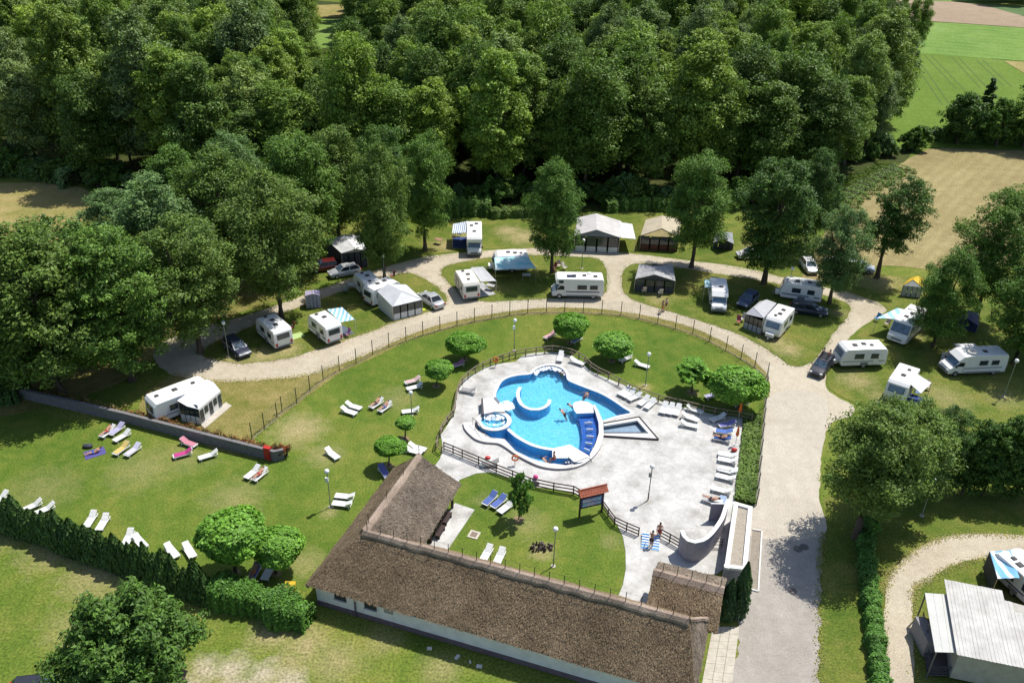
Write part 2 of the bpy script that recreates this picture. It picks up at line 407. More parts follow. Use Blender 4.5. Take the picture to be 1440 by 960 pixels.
# tarmac and its kerb, pale path by the house
ground_sheet('asphalt_road', [(1053,750),(1075,742),(1105,746),(1130,741),(1158,748),(1156,780),(1152,830),(1152,900),(1150,1000),(1148,1250),(960,1250),(1012,1000),(1030,940),(1040,850),(1048,800)], .027, m_asph, amp=.3, seed=20, smooth=True, step=.5)
# looping path and lawns at the lower right
ground_sheet('camp_lawn', [(1156,752),(1158,700),(1200,690),(1440,690),(1520,700),(1560,1260),(1149,1260),(1153,800)], .015, m_camp, amp=.05, seed=21, smooth=False)
ground_sheet('gravel_path', [(1240,1250),(1243,1000),(1243,900),(1244,830),(1252,806),(1270,786),(1296,767),(1330,755),(1370,751),(1420,752),(1480,758),(1480,787),(1420,784),(1385,784),(1357,788),(1338,796),(1318,806),(1308,815),(1290,824),(1284,845),(1284,900),(1288,1000),(1296,1250)], .03, m_gravel, amp=.1, seed=22)
# far fields
ground_sheet('stubble_field', [(1130,400),(1165,318),(1200,275),(1255,238),(1310,209),(1370,210),(1500,214),(1560,300),(1500,392),(1400,384),(1300,378),(1225,374)], .03, m_stub, amp=.3, seed=23, step=2)
ground_sheet('cut_meadow', [(-120,248),(0,257),(60,258),(112,264),(130,284),(100,322),(40,340),(-60,352),(-200,340)], .028, m_strawf, amp=.4, seed=24, step=2)
ground_sheet('crop_field', [(1190,205),(1205,72),(1330,76),(1400,84),(1560,96),(1700,160),(1600,215),(1440,212)], .1, m_green2, amp=0, smooth=False)
ground_sheet('crop_field', [(1230,71.5),(1262,30),(1340,33),(1440,40),(1640,52),(1660,108),(1560,95.5),(1400,83.5)], .12, m_green1, amp=0, smooth=False)
ground_sheet('ploughed_field', [(1150,40),(1190,0),(1270,0.6),(1340,3),(1400,10),(1440,24),(1640,50),(1440,39.6),(1340,32.6),(1289,29.6),(1276,70),(1200,70)], .14, m_plough, amp=0, smooth=False)
ground_sheet('crop_field', [(1100,-14),(1270,0),(1340,2.5),(1500,2),(1800,-14),(1500,-40),(1100,-60)], .1, m_green1, amp=0, smooth=False)
ground_sheet('crop_field', [(1385,8.5),(1440,10),(1800,14),(1800,52),(1640,49.5),(1440,23.5)], .16, ground_mat('far_pasture', ((.1,.17,.06),(.13,.2,.08),(.15,.22,.1)), .01, .1, 2), amp=0, smooth=False)
ground_sheet('straw_field', [(1412,87),(1440,88),(1560,92),(1560,118),(1440,104)], .18, m_strawf, amp=0, smooth=False)
ground_sheet('straw_field', [(430,8),(520,6),(520,24),(432,26)], .1, m_strawf, amp=0, smooth=False)
ground_sheet('crop_field', [(432,28),(520,25),(530,60),(440,70)], .1, m_green1, amp=0, smooth=False)
# wheel tracks through the crop: narrow furrows
tr = MB()
for a, b in [((1295,80),(1352,145)),((1334,82),(1395,142)),((1372,86),(1425,128)),((1300,80),(1345,137))]:
    pass
for (x0, y0), (x1, y1) in [((1300,78),(1345,126)),((1338,80),(1378,124)),((1372,84),(1412,122)),((1286,90),(1325,148))]:
    for off in (0, 1.8):
        p, q = G(x0, y0), G(x1, y1); n = Vector((-(q - p).y, (q - p).x, 0)).normalized()
        p, q = p + n * off, q + n * off
        tr.add([(p - n * .17) + Vector((0, 0, .13)), (p + n * .17) + Vector((0, 0, .13)), (q + n * .17) + Vector((0, 0, .13)), (q - n * .17) + Vector((0, 0, .13))], [(0, 1, 2, 3)])
tr.build('wheel_tracks', mat('track_soil', (.085, .14, .02), .9), kind='structure')
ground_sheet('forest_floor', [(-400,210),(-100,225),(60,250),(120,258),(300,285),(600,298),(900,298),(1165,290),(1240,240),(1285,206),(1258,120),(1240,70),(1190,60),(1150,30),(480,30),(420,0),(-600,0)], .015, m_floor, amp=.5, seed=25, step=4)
# ------------------------------------------------------------------ trees
m_bark = mat('bark', (.13, .10, .07), .9, .25, 6, bump=.6)
LM = {'dark': leaf_mat('leaves_dark', (0.070, 0.143, 0.029), (0.098, 0.189, 0.036)),
      'mid': leaf_mat('leaves_mid', (0.093, 0.189, 0.032), (0.140, 0.246, 0.046)),
      'olive': leaf_mat('leaves_olive', (0.121, 0.200, 0.039), (0.167, 0.246, 0.057)),
      'grey': leaf_mat('leaves_greygreen', (0.121, 0.218, 0.068), (0.158, 0.258, 0.097)),
      'yellow': leaf_mat('leaves_yellowgreen', (0.177, 0.269, 0.046), (0.233, 0.321, 0.068)),
      'ball': leaf_mat('leaves_ball', (0.148, 0.322, 0.035), (0.193, 0.378, 0.056), jit=.35),
      'thuja': leaf_mat('leaves_thuja', (0.056, 0.120, 0.027), (0.090, 0.168, 0.039), trans=.1),
      'hedge': leaf_mat('leaves_hedge', (0.090, 0.210, 0.035), (0.113, 0.238, 0.041), trans=.15),
      'conifer': leaf_mat('leaves_conifer', (0.037, 0.086, 0.022), (0.056, 0.114, 0.032), trans=.05)}
FLM = {'dark': leaf_mat('forest_dark', (0.097, 0.171, 0.034), (0.142, 0.228, 0.043)), 'mid': leaf_mat('forest_mid', (0.137, 0.228, 0.039), (0.199, 0.296, 0.057)),
       'olive': leaf_mat('forest_olive', (0.142, 0.234, 0.046), (0.188, 0.285, 0.057)), 'grey': leaf_mat('forest_grey', (0.165, 0.251, 0.080), (0.217, 0.296, 0.114)),
       'yellow': leaf_mat('forest_yellow', (0.188, 0.285, 0.051), (0.234, 0.325, 0.068))}
def profile(kind, t):
    if kind == 'oval': return np.sin(np.pi * (t * .90 + .06)) ** .55
    if kind == 'dome': return np.sqrt(np.clip(1 - t ** 2.4, 0, 1)) * np.minimum(1, .5 + 1.4 * t)
    if kind == 'cone': return (1 - t) ** .75 + .06
    if kind == 'column': return np.minimum(1, .75 + t) * np.clip(1 - t ** 4, 0, 1) ** .5 + .05
    if kind == 'ball': return np.sqrt(np.clip(1 - (2 * t - 1) ** 2, 0, 1))
    if kind == 'egg': return np.sqrt(np.clip(1 - (2 * np.clip(t, 0, 1) ** .8 - 1) ** 2, 0, 1)) ** .9
def crown_mesh(name, seed, rx, z0, z1, nblob, nleaf, leaf, m, kind='oval', rb=(.30, .5), fill=.45, skin=.7, ry=None, lean=(0, 0), updir=.75, sub=9, elong=.6, asp=.3):
    """two levels: big boughs fill the profile, leafy sprays sit on the boughs, leaves on the sprays"""
    g = np.random.default_rng(seed); ry = ry or rx; H = z1 - z0
    t = (np.arange(nblob) + g.random(nblob)) / nblob; t = np.clip(t * .97 + .015, 0, 1)
    ang = np.arange(nblob) * 2.4 + g.uniform(-.6, .6, nblob)
    rad = profile(kind, t) * (g.random(nblob) ** fill)
    br = g.uniform(rb[0], rb[1], nblob) * min(rx, H / 2.2) * (.55 + .45 * profile(kind, t))
    k = np.clip(1 - br / max(rx, .01) * .8, .15, 1)
    C = np.stack([np.cos(ang) * rad * rx * k + lean[0] * t, np.sin(ang) * rad * ry * k + lean[1] * t, z0 + br * .7 + t * np.maximum(H - br * 1.75, .2)], 1)
    ns = nblob * sub; bi = np.repeat(np.arange(nblob), sub)
    sdir = g.normal(size=(ns, 3)); sdir[:, 2] = np.abs(sdir[:, 2]) * np.where(g.random(ns) < .7, 1, -1); sdir /= np.linalg.norm(sdir, axis=1)[:, None]
    sr = br[bi] * g.uniform(.2, .5, ns)
    SC = C[bi] + sdir * (br[bi] - sr * .75)[:, None] * np.array([1, 1, .9])
    wgt = sr ** 2; wgt /= wgt.sum()
    b = g.choice(ns, nleaf, p=wgt)
    d = g.normal(size=(nleaf, 3)); d /= np.linalg.norm(d, axis=1)[:, None]
    flip = (d[:, 2] < -.1) & (g.random(nleaf) < .7); d[flip, 2] *= -1
    p = SC[b] + d * (sr[b] * g.uniform(skin, 1.12, nleaf))[:, None] * np.array([1.1, 1.1, .8])
    sax = sdir * .75 + np.array([0, 0, .75]) + g.normal(size=(ns, 3)) * .3; sax /= np.linalg.norm(sax, axis=1)[:, None]
    p = p + sax[b] * (g.uniform(-.5, 1.0, nleaf) * sr[b] * 1.5 * elong)[:, None]
    d = d * .6 + sdir[b] * .5
    out = p - np.array([lean[0] * .5, lean[1] * .5, (z0 + z1) / 2 - H * .15]); out /= np.linalg.norm(out, axis=1)[:, None] + 1e-6
    n = d * .5 + out * .25 + np.array([0, 0, updir * .8]) + g.normal(size=(nleaf, 3)) * .6
    n /= np.linalg.norm(n, axis=1)[:, None]
    a = g.normal(size=(nleaf, 3)) * .7 + sax[b] * elong; a -= (a * n).sum(1)[:, None] * n; a /= np.linalg.norm(a, axis=1)[:, None]
    c = np.cross(n, a); s = (leaf * g.uniform(.55, 1.35, nleaf))[:, None]
    V = np.stack([p - a * s * .7, p - c * s * asp + n * s * .1, p + a * s * .7 - n * s * .12, p + c * s * asp + n * s * .1], 1).reshape(-1, 3)
    me = bpy.data.meshes.new(name)
    me.vertices.add(len(V)); me.vertices.foreach_set('co', V.ravel().astype(np.float32))
    me.loops.add(nleaf * 4); me.loops.foreach_set('vertex_index', np.arange(nleaf * 4, dtype=np.int32))
    me.polygons.add(nleaf); me.polygons.foreach_set('loop_start', np.arange(0, nleaf * 4, 4, dtype=np.int32))
    me.update(calc_edges=True); me.validate()
    me.materials.append(m); return me, C, br
def leaf_cloud(name, p, n, leaf, m, g, asp=.36, axis=None):
    n = n / np.linalg.norm(n, axis=1)[:, None]; k = len(p)
    a = (g.normal(size=(k, 3)) if axis is None else axis + g.normal(size=(k, 3)) * .35); a -= (a * n).sum(1)[:, None] * n; a /= np.linalg.norm(a, axis=1)[:, None]
    c = np.cross(n, a); s = (leaf * g.uniform(.55, 1.35, k))[:, None]
    V = np.stack([p - a * s * .62, p - c * s * asp + n * s * .1, p + a * s * .62 - n * s * .12, p + c * s * asp + n * s * .1], 1).reshape(-1, 3)
    me = bpy.data.meshes.new(name); me.vertices.add(len(V)); me.vertices.foreach_set('co', V.ravel().astype(np.float32))
    me.loops.add(k * 4); me.loops.foreach_set('vertex_index', np.arange(k * 4, dtype=np.int32)); me.polygons.add(k)
    me.polygons.foreach_set('loop_start', np.arange(0, k * 4, 4, dtype=np.int32)); me.update(calc_edges=True); me.materials.append(m); return me
def ball_mesh(name, seed, n, leaf, m):
    g = np.random.default_rng(seed); d = g.normal(size=(n, 3)); d /= np.linalg.norm(d, axis=1)[:, None]
    cs = g.normal(size=(90, 3)); cs /= np.linalg.norm(cs, axis=1)[:, None]; dt = (d @ cs.T).max(1)
    lump = np.clip((dt - .93) / .07, -1, 1)            # near 1 on a tuft, falling off between tufts
    lf = 1 + .05 * np.sin(d[:, 0] * 3.1 + seed) + .05 * np.sin(d[:, 1] * 4.3 + 2 * seed) + .04 * np.sin(d[:, 2] * 5 + d[:, 0] * 3)
    r = lf * (.86 + .15 * lump) * g.uniform(.82, 1.04, n); nn = d * .9 + np.array([0, 0, .35]) + g.normal(size=(n, 3)) * .5
    return leaf_cloud(name, d * r[:, None] * np.array([1, 1, 1]), nn, leaf, m, g)
def thuja_mesh(name, seed, r, h, n, leaf, m, tip=1.5, base=.0):
    g = np.random.default_rng(seed); t = g.random(n) ** .8; a = g.uniform(0, 2 * np.pi, n)
    spr = 1 + .16 * np.sin(a * 5 + seed) * np.sin(t * 9 + seed) + .10 * np.sin(a * 11 + t * 23)
    R_ = r * np.minimum(1, .8 + t) * np.clip(1 - t ** tip, 0, 1) ** .8 * spr * g.uniform(.72, 1.06, n)
    p = np.stack([np.cos(a) * R_, np.sin(a) * R_, base + t * (h - base)], 1)
    nn = np.stack([np.cos(a), np.sin(a), np.full(n, .45)], 1) + g.normal(size=(n, 3)) * .4
    return leaf_cloud(name, p, nn, leaf, m, g, .26, np.array([0, 0, 1.0]))
def trunk_mesh(name, h, r, C=None, nl=6, seed=0):
    rnd = random.Random(seed); b = MB()
    path = [Vector((0, 0, -.1))]; k = 5
    for i in range(1, k + 1): path.append(Vector((rnd.uniform(-.12, .12) * r * 3, rnd.uniform(-.12, .12) * r * 3, h * i / k)))
    b.tube(path, [r * 1.35] + [r * (1 - .75 * i / k) for i in range(1, k + 1)], 8)
    if C is not None:
        idx = list(range(len(C))); rnd.shuffle(idx)
        for i in idx[:nl]:
            q = Vector(C[i]); z = max(h * .3, min(q.z - .3, h * rnd.uniform(.45, .9)))
            s = Vector((0, 0, z)); mid = (s + q) / 2 + Vector((0, 0, -.1 * (q - s).length))
            b.tube([s, mid, q], [r * .45, r * .3, r * .12], 6)
    return b.mesh(name, m_bark, smooth=True)
def tree_proto(kind_name, seed, rx, h, zb, nblob, nleaf, leaf, m, prof, tr=.35, **kw):
    cm, C, br = crown_mesh(kind_name + '_crown', seed, rx, zb, h, nblob, nleaf, leaf, m, prof, **kw)
    tm = trunk_mesh(kind_name + '_trunk', zb + (h - zb) * .6, tr, C, 7, seed)
    return cm, tm
def plant_tree(name, proto, loc, rz, sc, label, cat='tree', group=None):
    t = thing(name, label, cat, loc, rz, group); t.scale = sc if isinstance(sc, tuple) else (sc,) * 3
    inst('trunk', proto[1], t); inst('crown', proto[0], t)
    return t
FP = []      # forest prototypes, all 22 m tall
specs = [('dark', 'oval', 5.4, 2.6), ('mid', 'dome', 6.2, 3.0), ('mid', 'oval', 4.8, 2.4), ('grey', 'dome', 5.8, 3.2),
         ('olive', 'oval', 5.2, 2.6), ('dark', 'dome', 6.4, 3), ('mid', 'egg', 5.6, 2.2), ('yellow', 'dome', 5.6, 3.4), ('yellow', 'oval', 4.6, 2.6), ('grey', 'egg', 5.0, 2.6)]
for i, (mm, pf, rx, zb) in enumerate(specs):
    FP.append(tree_proto('forest_tree', 100 + i, rx, 22, zb, 34, 27000, .31, FLM[mm], pf, .32, sub=14, elong=.5))
rnd = random.Random(5)
FOREST = pxpoly([(-420,205),(-60,222),(60,248),(122,262),(300,288),(600,292),(690,284),(900,284),(1100,284),(1165,280),(1215,244),(1270,214),(1250,130),(1212,80),(1168,62),(1128,25),(1118,0),(1100,-6),(900,-14),(485,-20),(482,40),(452,52),(440,0),(300,-18),(-40,-18),(-560,-10)])
GAP = pxpoly([(446,150),(486,150),(500,60),(512,-10),(434,-10),(440,60)])
# jittered grid of trunks
sites = []
ys = [p[1] for p in FOREST]; y = min(ys)
row = 0
while y < max(ys):
    sp = 8.6 if y < 200 else 9.8
    x = -420 + (row % 2) * sp / 2
    while x < 330:
        q = (x + rnd.uniform(-.34, .34) * sp, y + rnd.uniform(-.34, .34) * sp)
        if inside(q, FOREST) and not inside(q, GAP):
            u, v = PX((q[0], q[1], 20))
            if -90 < u < 1530: sites.append(q)
        x += sp
    y += sp * .87; row += 1
sites.sort(key=lambda q: q[0] ** 2 + q[1] ** 2)
kinds = ['dark green broadleaf tree with an oval crown in the forest', 'mid green broadleaf tree with a domed crown in the forest', 'slender mid green tree with an oval crown in the forest',
         'grey green tree with a wide domed crown in the forest', 'olive green tree with an oval crown in the forest', 'wide dark green domed tree in the forest',
         'mid green egg shaped tree in the forest', 'olive green domed tree in the forest', 'yellowish green slender tree in the forest', 'grey green egg shaped tree in the forest']
NEAR = sites[:285]; FAR = sites[285:]
KS = ['dark green oval', 'mid green domed', 'slender mid green', 'grey green domed', 'olive green oval', 'wide dark green', 'mid green oblong', 'yellow green domed', 'slender yellow green', 'grey green oblong']
ORDN = ['leftmost', 'second from left', 'third from left', 'fourth from left', 'fifth from left', 'sixth from left', 'seventh from left', 'eighth from left', 'ninth from left', 'tenth from left']
rows = []
for i, q in enumerate(NEAR):
    k = rnd.choice([0, 0, 1, 1, 2, 3, 4, 4, 5, 5, 6, 7, 7, 8, 9]); h = rnd.choice([rnd.uniform(.7, 1.0), rnd.uniform(.85, 1.12), rnd.uniform(1.0, 1.3)])
    u, v = PX((q[0], q[1], 0))
    if u < 260 and v < 240: k = rnd.choice([4, 7, 8, 8, 1, 3])
    if 436 < u < 496 and v < 235: h *= .55
    wd = rnd.uniform(.74, 1.24) * (.6 + .4 * h)
    zone = 'behind the cut meadow' if u < 250 else 'behind the left camp trees' if u < 520 else 'behind the upper pitch' if u < 780 else 'behind the shelter tents' if u < 1000 else 'towards the stubble field'
    dep = 'front' if i < 80 else 'middle' if i < 180 else 'rear'
    rows.append((k, dep, zone, u, q, h, wd))
cnt = {}
for r in sorted(rows, key=lambda r: r[3]): cnt.setdefault(r[:3], []).append(r)
for key, L_ in cnt.items():
    for n, (k, dep, zone, u, q, h, wd) in enumerate(L_):
        lab = '%s tree, %s of the forest %s' % (KS[k], dep, zone) + (', ' + ORDN[min(n, 9)] if len(L_) > 1 else '')
        plant_tree('forest_tree', FP[k], (q[0], q[1], 0), rnd.uniform(0, 6.28), (wd, wd, h), lab, 'tree', 'trees of the forest')
# the wood further back, too many to count: one object, crowns instanced on points
def far_wood(pts):
    me = bpy.data.meshes.new('far_wood'); me.from_pydata([(p[0], p[1], 0) for p in pts], [], [])
    o = bpy.data.objects.new('far_wood', me); COL.objects.link(o); o['kind'] = 'stuff'
    c = bpy.data.collections.new('wood_crowns')
    for i in range(10):
        b = bpy.data.objects.new('wood_crown', FP[i][0]); c.objects.link(b)
    ng = bpy.data.node_groups.new('scatter', 'GeometryNodeTree')
    ng.interface.new_socket('Geometry', in_out='INPUT', socket_type='NodeSocketGeometry')
    ng.interface.new_socket('Geometry', in_out='OUTPUT', socket_type='NodeSocketGeometry')
    N, L = ng.nodes, ng.links
    gi = N.new('NodeGroupInput'); go = N.new('NodeGroupOutput')
    ip = N.new('GeometryNodeInstanceOnPoints'); ci = N.new('GeometryNodeCollectionInfo')
    ci.inputs['Collection'].default_value = c; ci.inputs['Separate Children'].default_value = True; ci.inputs['Reset Children'].default_value = True
    mp = N.new('GeometryNodeMeshToPoints'); L.new(gi.outputs[0], mp.inputs[0]); L.new(mp.outputs[0], ip.inputs['Points'])
    L.new(ci.outputs[0], ip.inputs['Instance']); ip.inputs['Pick Instance'].default_value = True
    rv = N.new('FunctionNodeRandomValue'); rv.data_type = 'FLOAT_VECTOR'
    rv.inputs[0].default_value = (0, 0, 0); rv.inputs[1].default_value = (0, 0, 6.283)
    L.new(rv.outputs[0], ip.inputs['Rotation'])
    rs = N.new('FunctionNodeRandomValue'); rs.data_type = 'FLOAT_VECTOR'
    rs.inputs[0].default_value = (.9, .9, .85); rs.inputs[1].default_value = (1.25, 1.25, 1.15); rs.inputs['Seed'].default_value = 7
    L.new(rs.outputs[0], ip.inputs['Scale']); L.new(ip.outputs[0], go.inputs[0])
    md = o.modifiers.new('scatter', 'NODES'); md.node_group = ng
    return o
if FAR: far_wood(FAR)
print('forest', len(NEAR), len(FAR))

# large park trees of the camp, each with a crown of its own: base px, height m, radius m, material, profile, label
PARK = {}
def park(bx, by, h, r, m, prof, label, seed, zb=None, nleaf=None, leaf=.21, nblob=34, off=(0, 0), name='park_tree', tr=.32, own=False, **kw):
    p = G(bx, by); loc = (p.x + off[0], p.y + off[1], 0)
    if own:
        pr = tree_proto(name, seed, r, h, zb, nblob, nleaf, leaf, LM[m], prof, tr, **kw)
        return plant_tree(name, pr, loc, 0, 1.0, label, 'tree')
    k = (m, prof, len([q for q in PARK if q[:2] == (m, prof)]) if sum(1 for q in PARK if q[:2] == (m, prof)) < 2 and m != 'dark' else seed % 2 if (m, prof, seed % 2) in PARK else 0)
    if k not in PARK: PARK[k] = tree_proto(name, 300 + len(PARK) * 7, 5.2, 17.0, 1.8, 44, 40000, leaf, LM[m], prof, tr, sub=13, rb=(.24, .42), elong=.5, fill=.36)
    return plant_tree(name, PARK[k], loc, seed * 1.7, (r / 5.2, r / 5.2, h / 17.0), label, 'tree')
park(541, 396, 19.5, 4.6, 'olive', 'oval', 'tall upright olive green tree behind the white awning caravan on the left camp island', 201, zb=4.2)
park(598, 352, 17.5, 4.6, 'mid', 'oval', 'tall tree right beside the olive tree, left of the motorhome with checked awning', 202, zb=4)
park(776, 384, 16.4, 4.2, 'mid', 'egg', 'single dense tree with visible dark trunk in the middle of the upper gravel loop', 203, zb=4.0)
park(972, 376, 17, 5.1, 'mid', 'oval', 'tree in front of the beige shelter, right of the grey shelter tent', 204, zb=3.6)
park(1074, 399, 18, 5.9, 'dark', 'oval', 'large dark tree shading the blue car on the right camp island', 205, zb=3.8)
park(1130, 350, 15.5, 4.0, 'dark', 'egg', 'dark rounded tree behind the large shading tree, near the stubble field', 206, zb=3)
park(1166, 427, 13.8, 4.0, 'grey', 'egg', 'pale feathery willow at the right tip of the camp island by the blue caravan', 207, zb=3.0)
park(1233, 391, 15.2, 4.7, 'dark', 'egg', 'lone dark tree on the edge of the stubble field with a leaning trunk', 208, zb=3.0, nleaf=26000, rb=(.26, .42), nblob=34, lean=(1.2, 0), own=True)
park(1311, 488, 13.2, 3.8, 'mid', 'egg', 'tree standing between the windscreen motorhome and the low motorhome', 209, zb=3.0, rb=(.24, .42))
park(1372, 446, 17.6, 5.2, 'mid', 'egg', 'tall tree at the right edge beside the stubble field', 210, zb=4)
park(1425, 512, 14.5, 4.6, 'mid', 'egg', 'leafy tree at the right edge overhanging the low motorhome', 211, zb=3.6)
park(1475, 480, 15, 5, 'dark', 'oval', 'dark tree cut by the right edge of the picture above the lamp', 212, zb=3)
park(1203, 768, 14.2, 5.0, 'olive', 'dome', 'broad olive tree overhanging the road with an ivy covered trunk', 213, zb=3.2, nleaf=40000, leaf=.2, nblob=46, off=(.35, 1.0), own=True, sub=14, elong=.55, rb=(.24, .42))
park(1252, 716, 11.5, 4.4, 'olive', 'oval', 'lower olive tree touching the broad road tree on its right', 218, zb=1.8, nleaf=30000, leaf=.2, own=True, sub=14, elong=.55, rb=(.24, .42))
park(1312, 690, 9.4, 3.0, 'dark', 'dome', 'smaller olive tree between the broad road tree and the thuja row', 214, zb=3)
park(200, 985, 9.6, 5.2, 'dark', 'dome', 'dense rounded maple in the lower left corner in front of the hedge', 215, own=True, zb=1.2, nleaf=40000, leaf=.24, nblob=60, tr=.28, rb=(.3, .44), fill=.35)
# the big left group of plane trees
for i, (bx, by, h, r, m, lab) in enumerate([
    (88, 556, 19.5, 7.6, 'olive', 'huge olive green tree at the left edge above the dark end of the wall'),
    (186, 535, 18, 6.6, 'mid', 'broad tree at the left behind the white caravan with lean-to'),
    (0, 556, 18.5, 6.8, 'mid', 'broad tree cut by the left picture edge above the wall'),
    (282, 496, 16.6, 6.0, 'olive', 'wide tree overhanging the dark car by the left lamp post'),
    (396, 448, 19.5, 6.2, 'olive', 'wide tree behind the caravan parked beside the yellow lawn patch'),
    (240, 440, 18, 6.6, 'grey', 'pale topped tree behind the wide trees of the left group'),
    (326, 400, 19, 6.4, 'olive', 'tree in the second row of the left group, near the upper road'),
    (428, 380, 19.5, 5.8, 'mid', 'tree left of the white canopy shelter in the second row'),
    (178, 400, 13.5, 5.6, 'grey', 'pale green tree bordering the cut meadow on the left'),
    (478, 348, 18, 5.4, 'olive', 'tree just behind the white canopy shelter'),
    (30, 520, 12.5, 5.0, 'dark', 'dark tree in front of the cut meadow at the left edge'),
    (340, 345, 17, 5.6, 'grey', 'pale green tree between the left group and the forest'),
    (545, 330, 17, 5.0, 'dark', 'dark tree right behind the tall olive tree, at the forest edge'),
    (262, 345, 15, 5.4, 'mid', 'round tree between cut meadow and forest'),
    (120, 500, 17, 6.4, 'dark', 'dark tree in the middle of the left group')]):
    park(bx, by, h, r, m, 'oval' if i in (3, 4, 6, 7, 9, 12) else 'dome', lab, 230 + i, zb=3.4)
# ------------------------------------------------------------------ pool, deck
def tile_mat(name, c, joint, size, c2=None, rough=.25, jw=.03):
    m, nt, N, L = _new(name); ge = N.new('ShaderNodeNewGeometry'); p = N.new('ShaderNodeBsdfPrincipled')
    br = N.new('ShaderNodeTexBrick'); br.offset = 0; br.inputs['Scale'].default_value = 1
    br.inputs['Brick Width'].default_value = size; br.inputs['Row Height'].default_value = size; br.inputs['Mortar Size'].default_value = jw
    br.inputs['Color1'].default_value = (*c, 1); br.inputs['Color2'].default_value = (*(c2 or c), 1); br.inputs['Mortar'].default_value = (*joint, 1)
    nz = N.new('ShaderNodeTexNoise'); nz.inputs['Scale'].default_value = 1.4; L.new(ge.outputs['Position'], nz.inputs['Vector'])
    mx = N.new('ShaderNodeMix'); mx.data_type = 'VECTOR'; mx.inputs[0].default_value = .3
    L.new(ge.outputs['Position'], mx.inputs[4]); L.new(nz.outputs['Color'], mx.inputs[5]); L.new(mx.outputs[1], br.inputs[0])  # noise bends the tile pattern to imitate refraction through water
    L.new(br.outputs[0], p.inputs['Base Color']); p.inputs['Roughness'].default_value = rough; _out(N, L, p.outputs[0]); return m
m_pfloor = tile_mat('pool_floor_caustic_tiles', (.13, .47, .70), (.20, .56, .76), .2, (.22, .59, .78))  # mixed light and mid blue tiles paint the caustic speckle into the floor
m_pwall = tile_mat('pool_wall_tiles', (.075, .30, .59), (.10, .36, .64), .25, (.09, .33, .62))
m_ptiled = tile_mat('pool_step_tiles', (.025, .09, .36), (.04, .13, .42), .3, (.03, .11, .40))
m_kid = tile_mat('paddling_floor', (.30, .35, .42), (.36, .41, .48), .4, (.33, .38, .45))
def water_mat(name, tint, bump):
    m, nt, N, L = _new(name); ge = N.new('ShaderNodeNewGeometry')
    t = N.new('ShaderNodeBsdfTransparent'); t.inputs[0].default_value = (*tint, 1)
    gl = N.new('ShaderNodeBsdfGlossy'); gl.inputs['Roughness'].default_value = .12
    b = N.new('ShaderNodeBump'); b.inputs['Strength'].default_value = bump; b.inputs['Distance'].default_value = .12
    L.new(_noise(N, L, ge.outputs['Position'], 3.2, 3, .55, .8), b.inputs['Height']); L.new(b.outputs[0], gl.inputs['Normal'])
    fr = N.new('ShaderNodeFresnel'); fr.inputs[0].default_value = 1.33; L.new(b.outputs[0], fr.inputs[1])
    s = N.new('ShaderNodeMixShader'); L.new(fr.outputs[0], s.inputs[0]); L.new(t.outputs[0], s.inputs[1]); L.new(gl.outputs[0], s.inputs[2])
    _out(N, L, s.outputs[0]); return m
m_water = water_mat('pool_water', (.80, .95, .99), .9)
m_still = water_mat('shallow_water', (.85, .93, .97), .15)
def deck_mat():
    m, nt, N, L = _new('stamped_concrete'); ge = N.new('ShaderNodeNewGeometry'); p = N.new('ShaderNodeBsdfPrincipled')
    co = ge.outputs['Position']
    v = N.new('ShaderNodeTexVoronoi'); v.feature = 'DISTANCE_TO_EDGE'; v.inputs['Scale'].default_value = 1.5; L.new(co, v.inputs['Vector'])
    v2 = N.new('ShaderNodeTexVoronoi'); v2.inputs['Scale'].default_value = 1.5; L.new(co, v2.inputs['Vector'])
    r = _ramp(N, [(.0, (.86, .85, .83)), (.06, (1, 1, 1))]); L.new(v.outputs['Distance'], r.inputs[0])
    f = _noise(N, L, co, .45, 5, .62); r1 = _ramp(N, [(.33, (.34, .328, .30)), (.47, (.46, .447, .42)), (.62, (.545, .535, .51))]); L.new(f, r1.inputs[0])
    c = _mix(N, L, r1.outputs[0], r.outputs[0], 1.0, 'MULTIPLY')
    r4 = _ramp(N, [(0, (.92, .92, .92)), (1, (1.05, 1.05, 1.05))]); sx = N.new('ShaderNodeSeparateColor'); L.new(v2.outputs['Color'], sx.inputs[0]); L.new(sx.outputs[0], r4.inputs[0])
    c = _mix(N, L, c, r4.outputs[0], 1.0, 'MULTIPLY')
    f3 = _noise(N, L, co, 9, 3, .7); r3 = _ramp(N, [(.3, (.9, .9, .9)), (.7, (1.06, 1.06, 1.06))]); L.new(f3, r3.inputs[0])
    c = _mix(N, L, c, r3.outputs[0], 1.0, 'MULTIPLY'); L.new(c, p.inputs['Base Color']); p.inputs['Roughness'].default_value = .8
    b = N.new('ShaderNodeBump'); b.inputs['Strength'].default_value = .3; b.inputs['Distance'].default_value = .03; L.new(f3, b.inputs['Height']); L.new(b.outputs[0], p.inputs['Normal'])
    _out(N, L, p.outputs[0]); return m
m_deck = deck_mat()
m_white = mat('white_render', (.70, .69, .665), .6, .05, 3)
m_coping = mat('coping_stone', (.64, .62, .585), .6, .07, 5)
m_shade = mat('shaded_render', (.33, .31, .35), .8, .1, 2)  # violet grey puts the shade of the walls into the render colour
DZ = .055
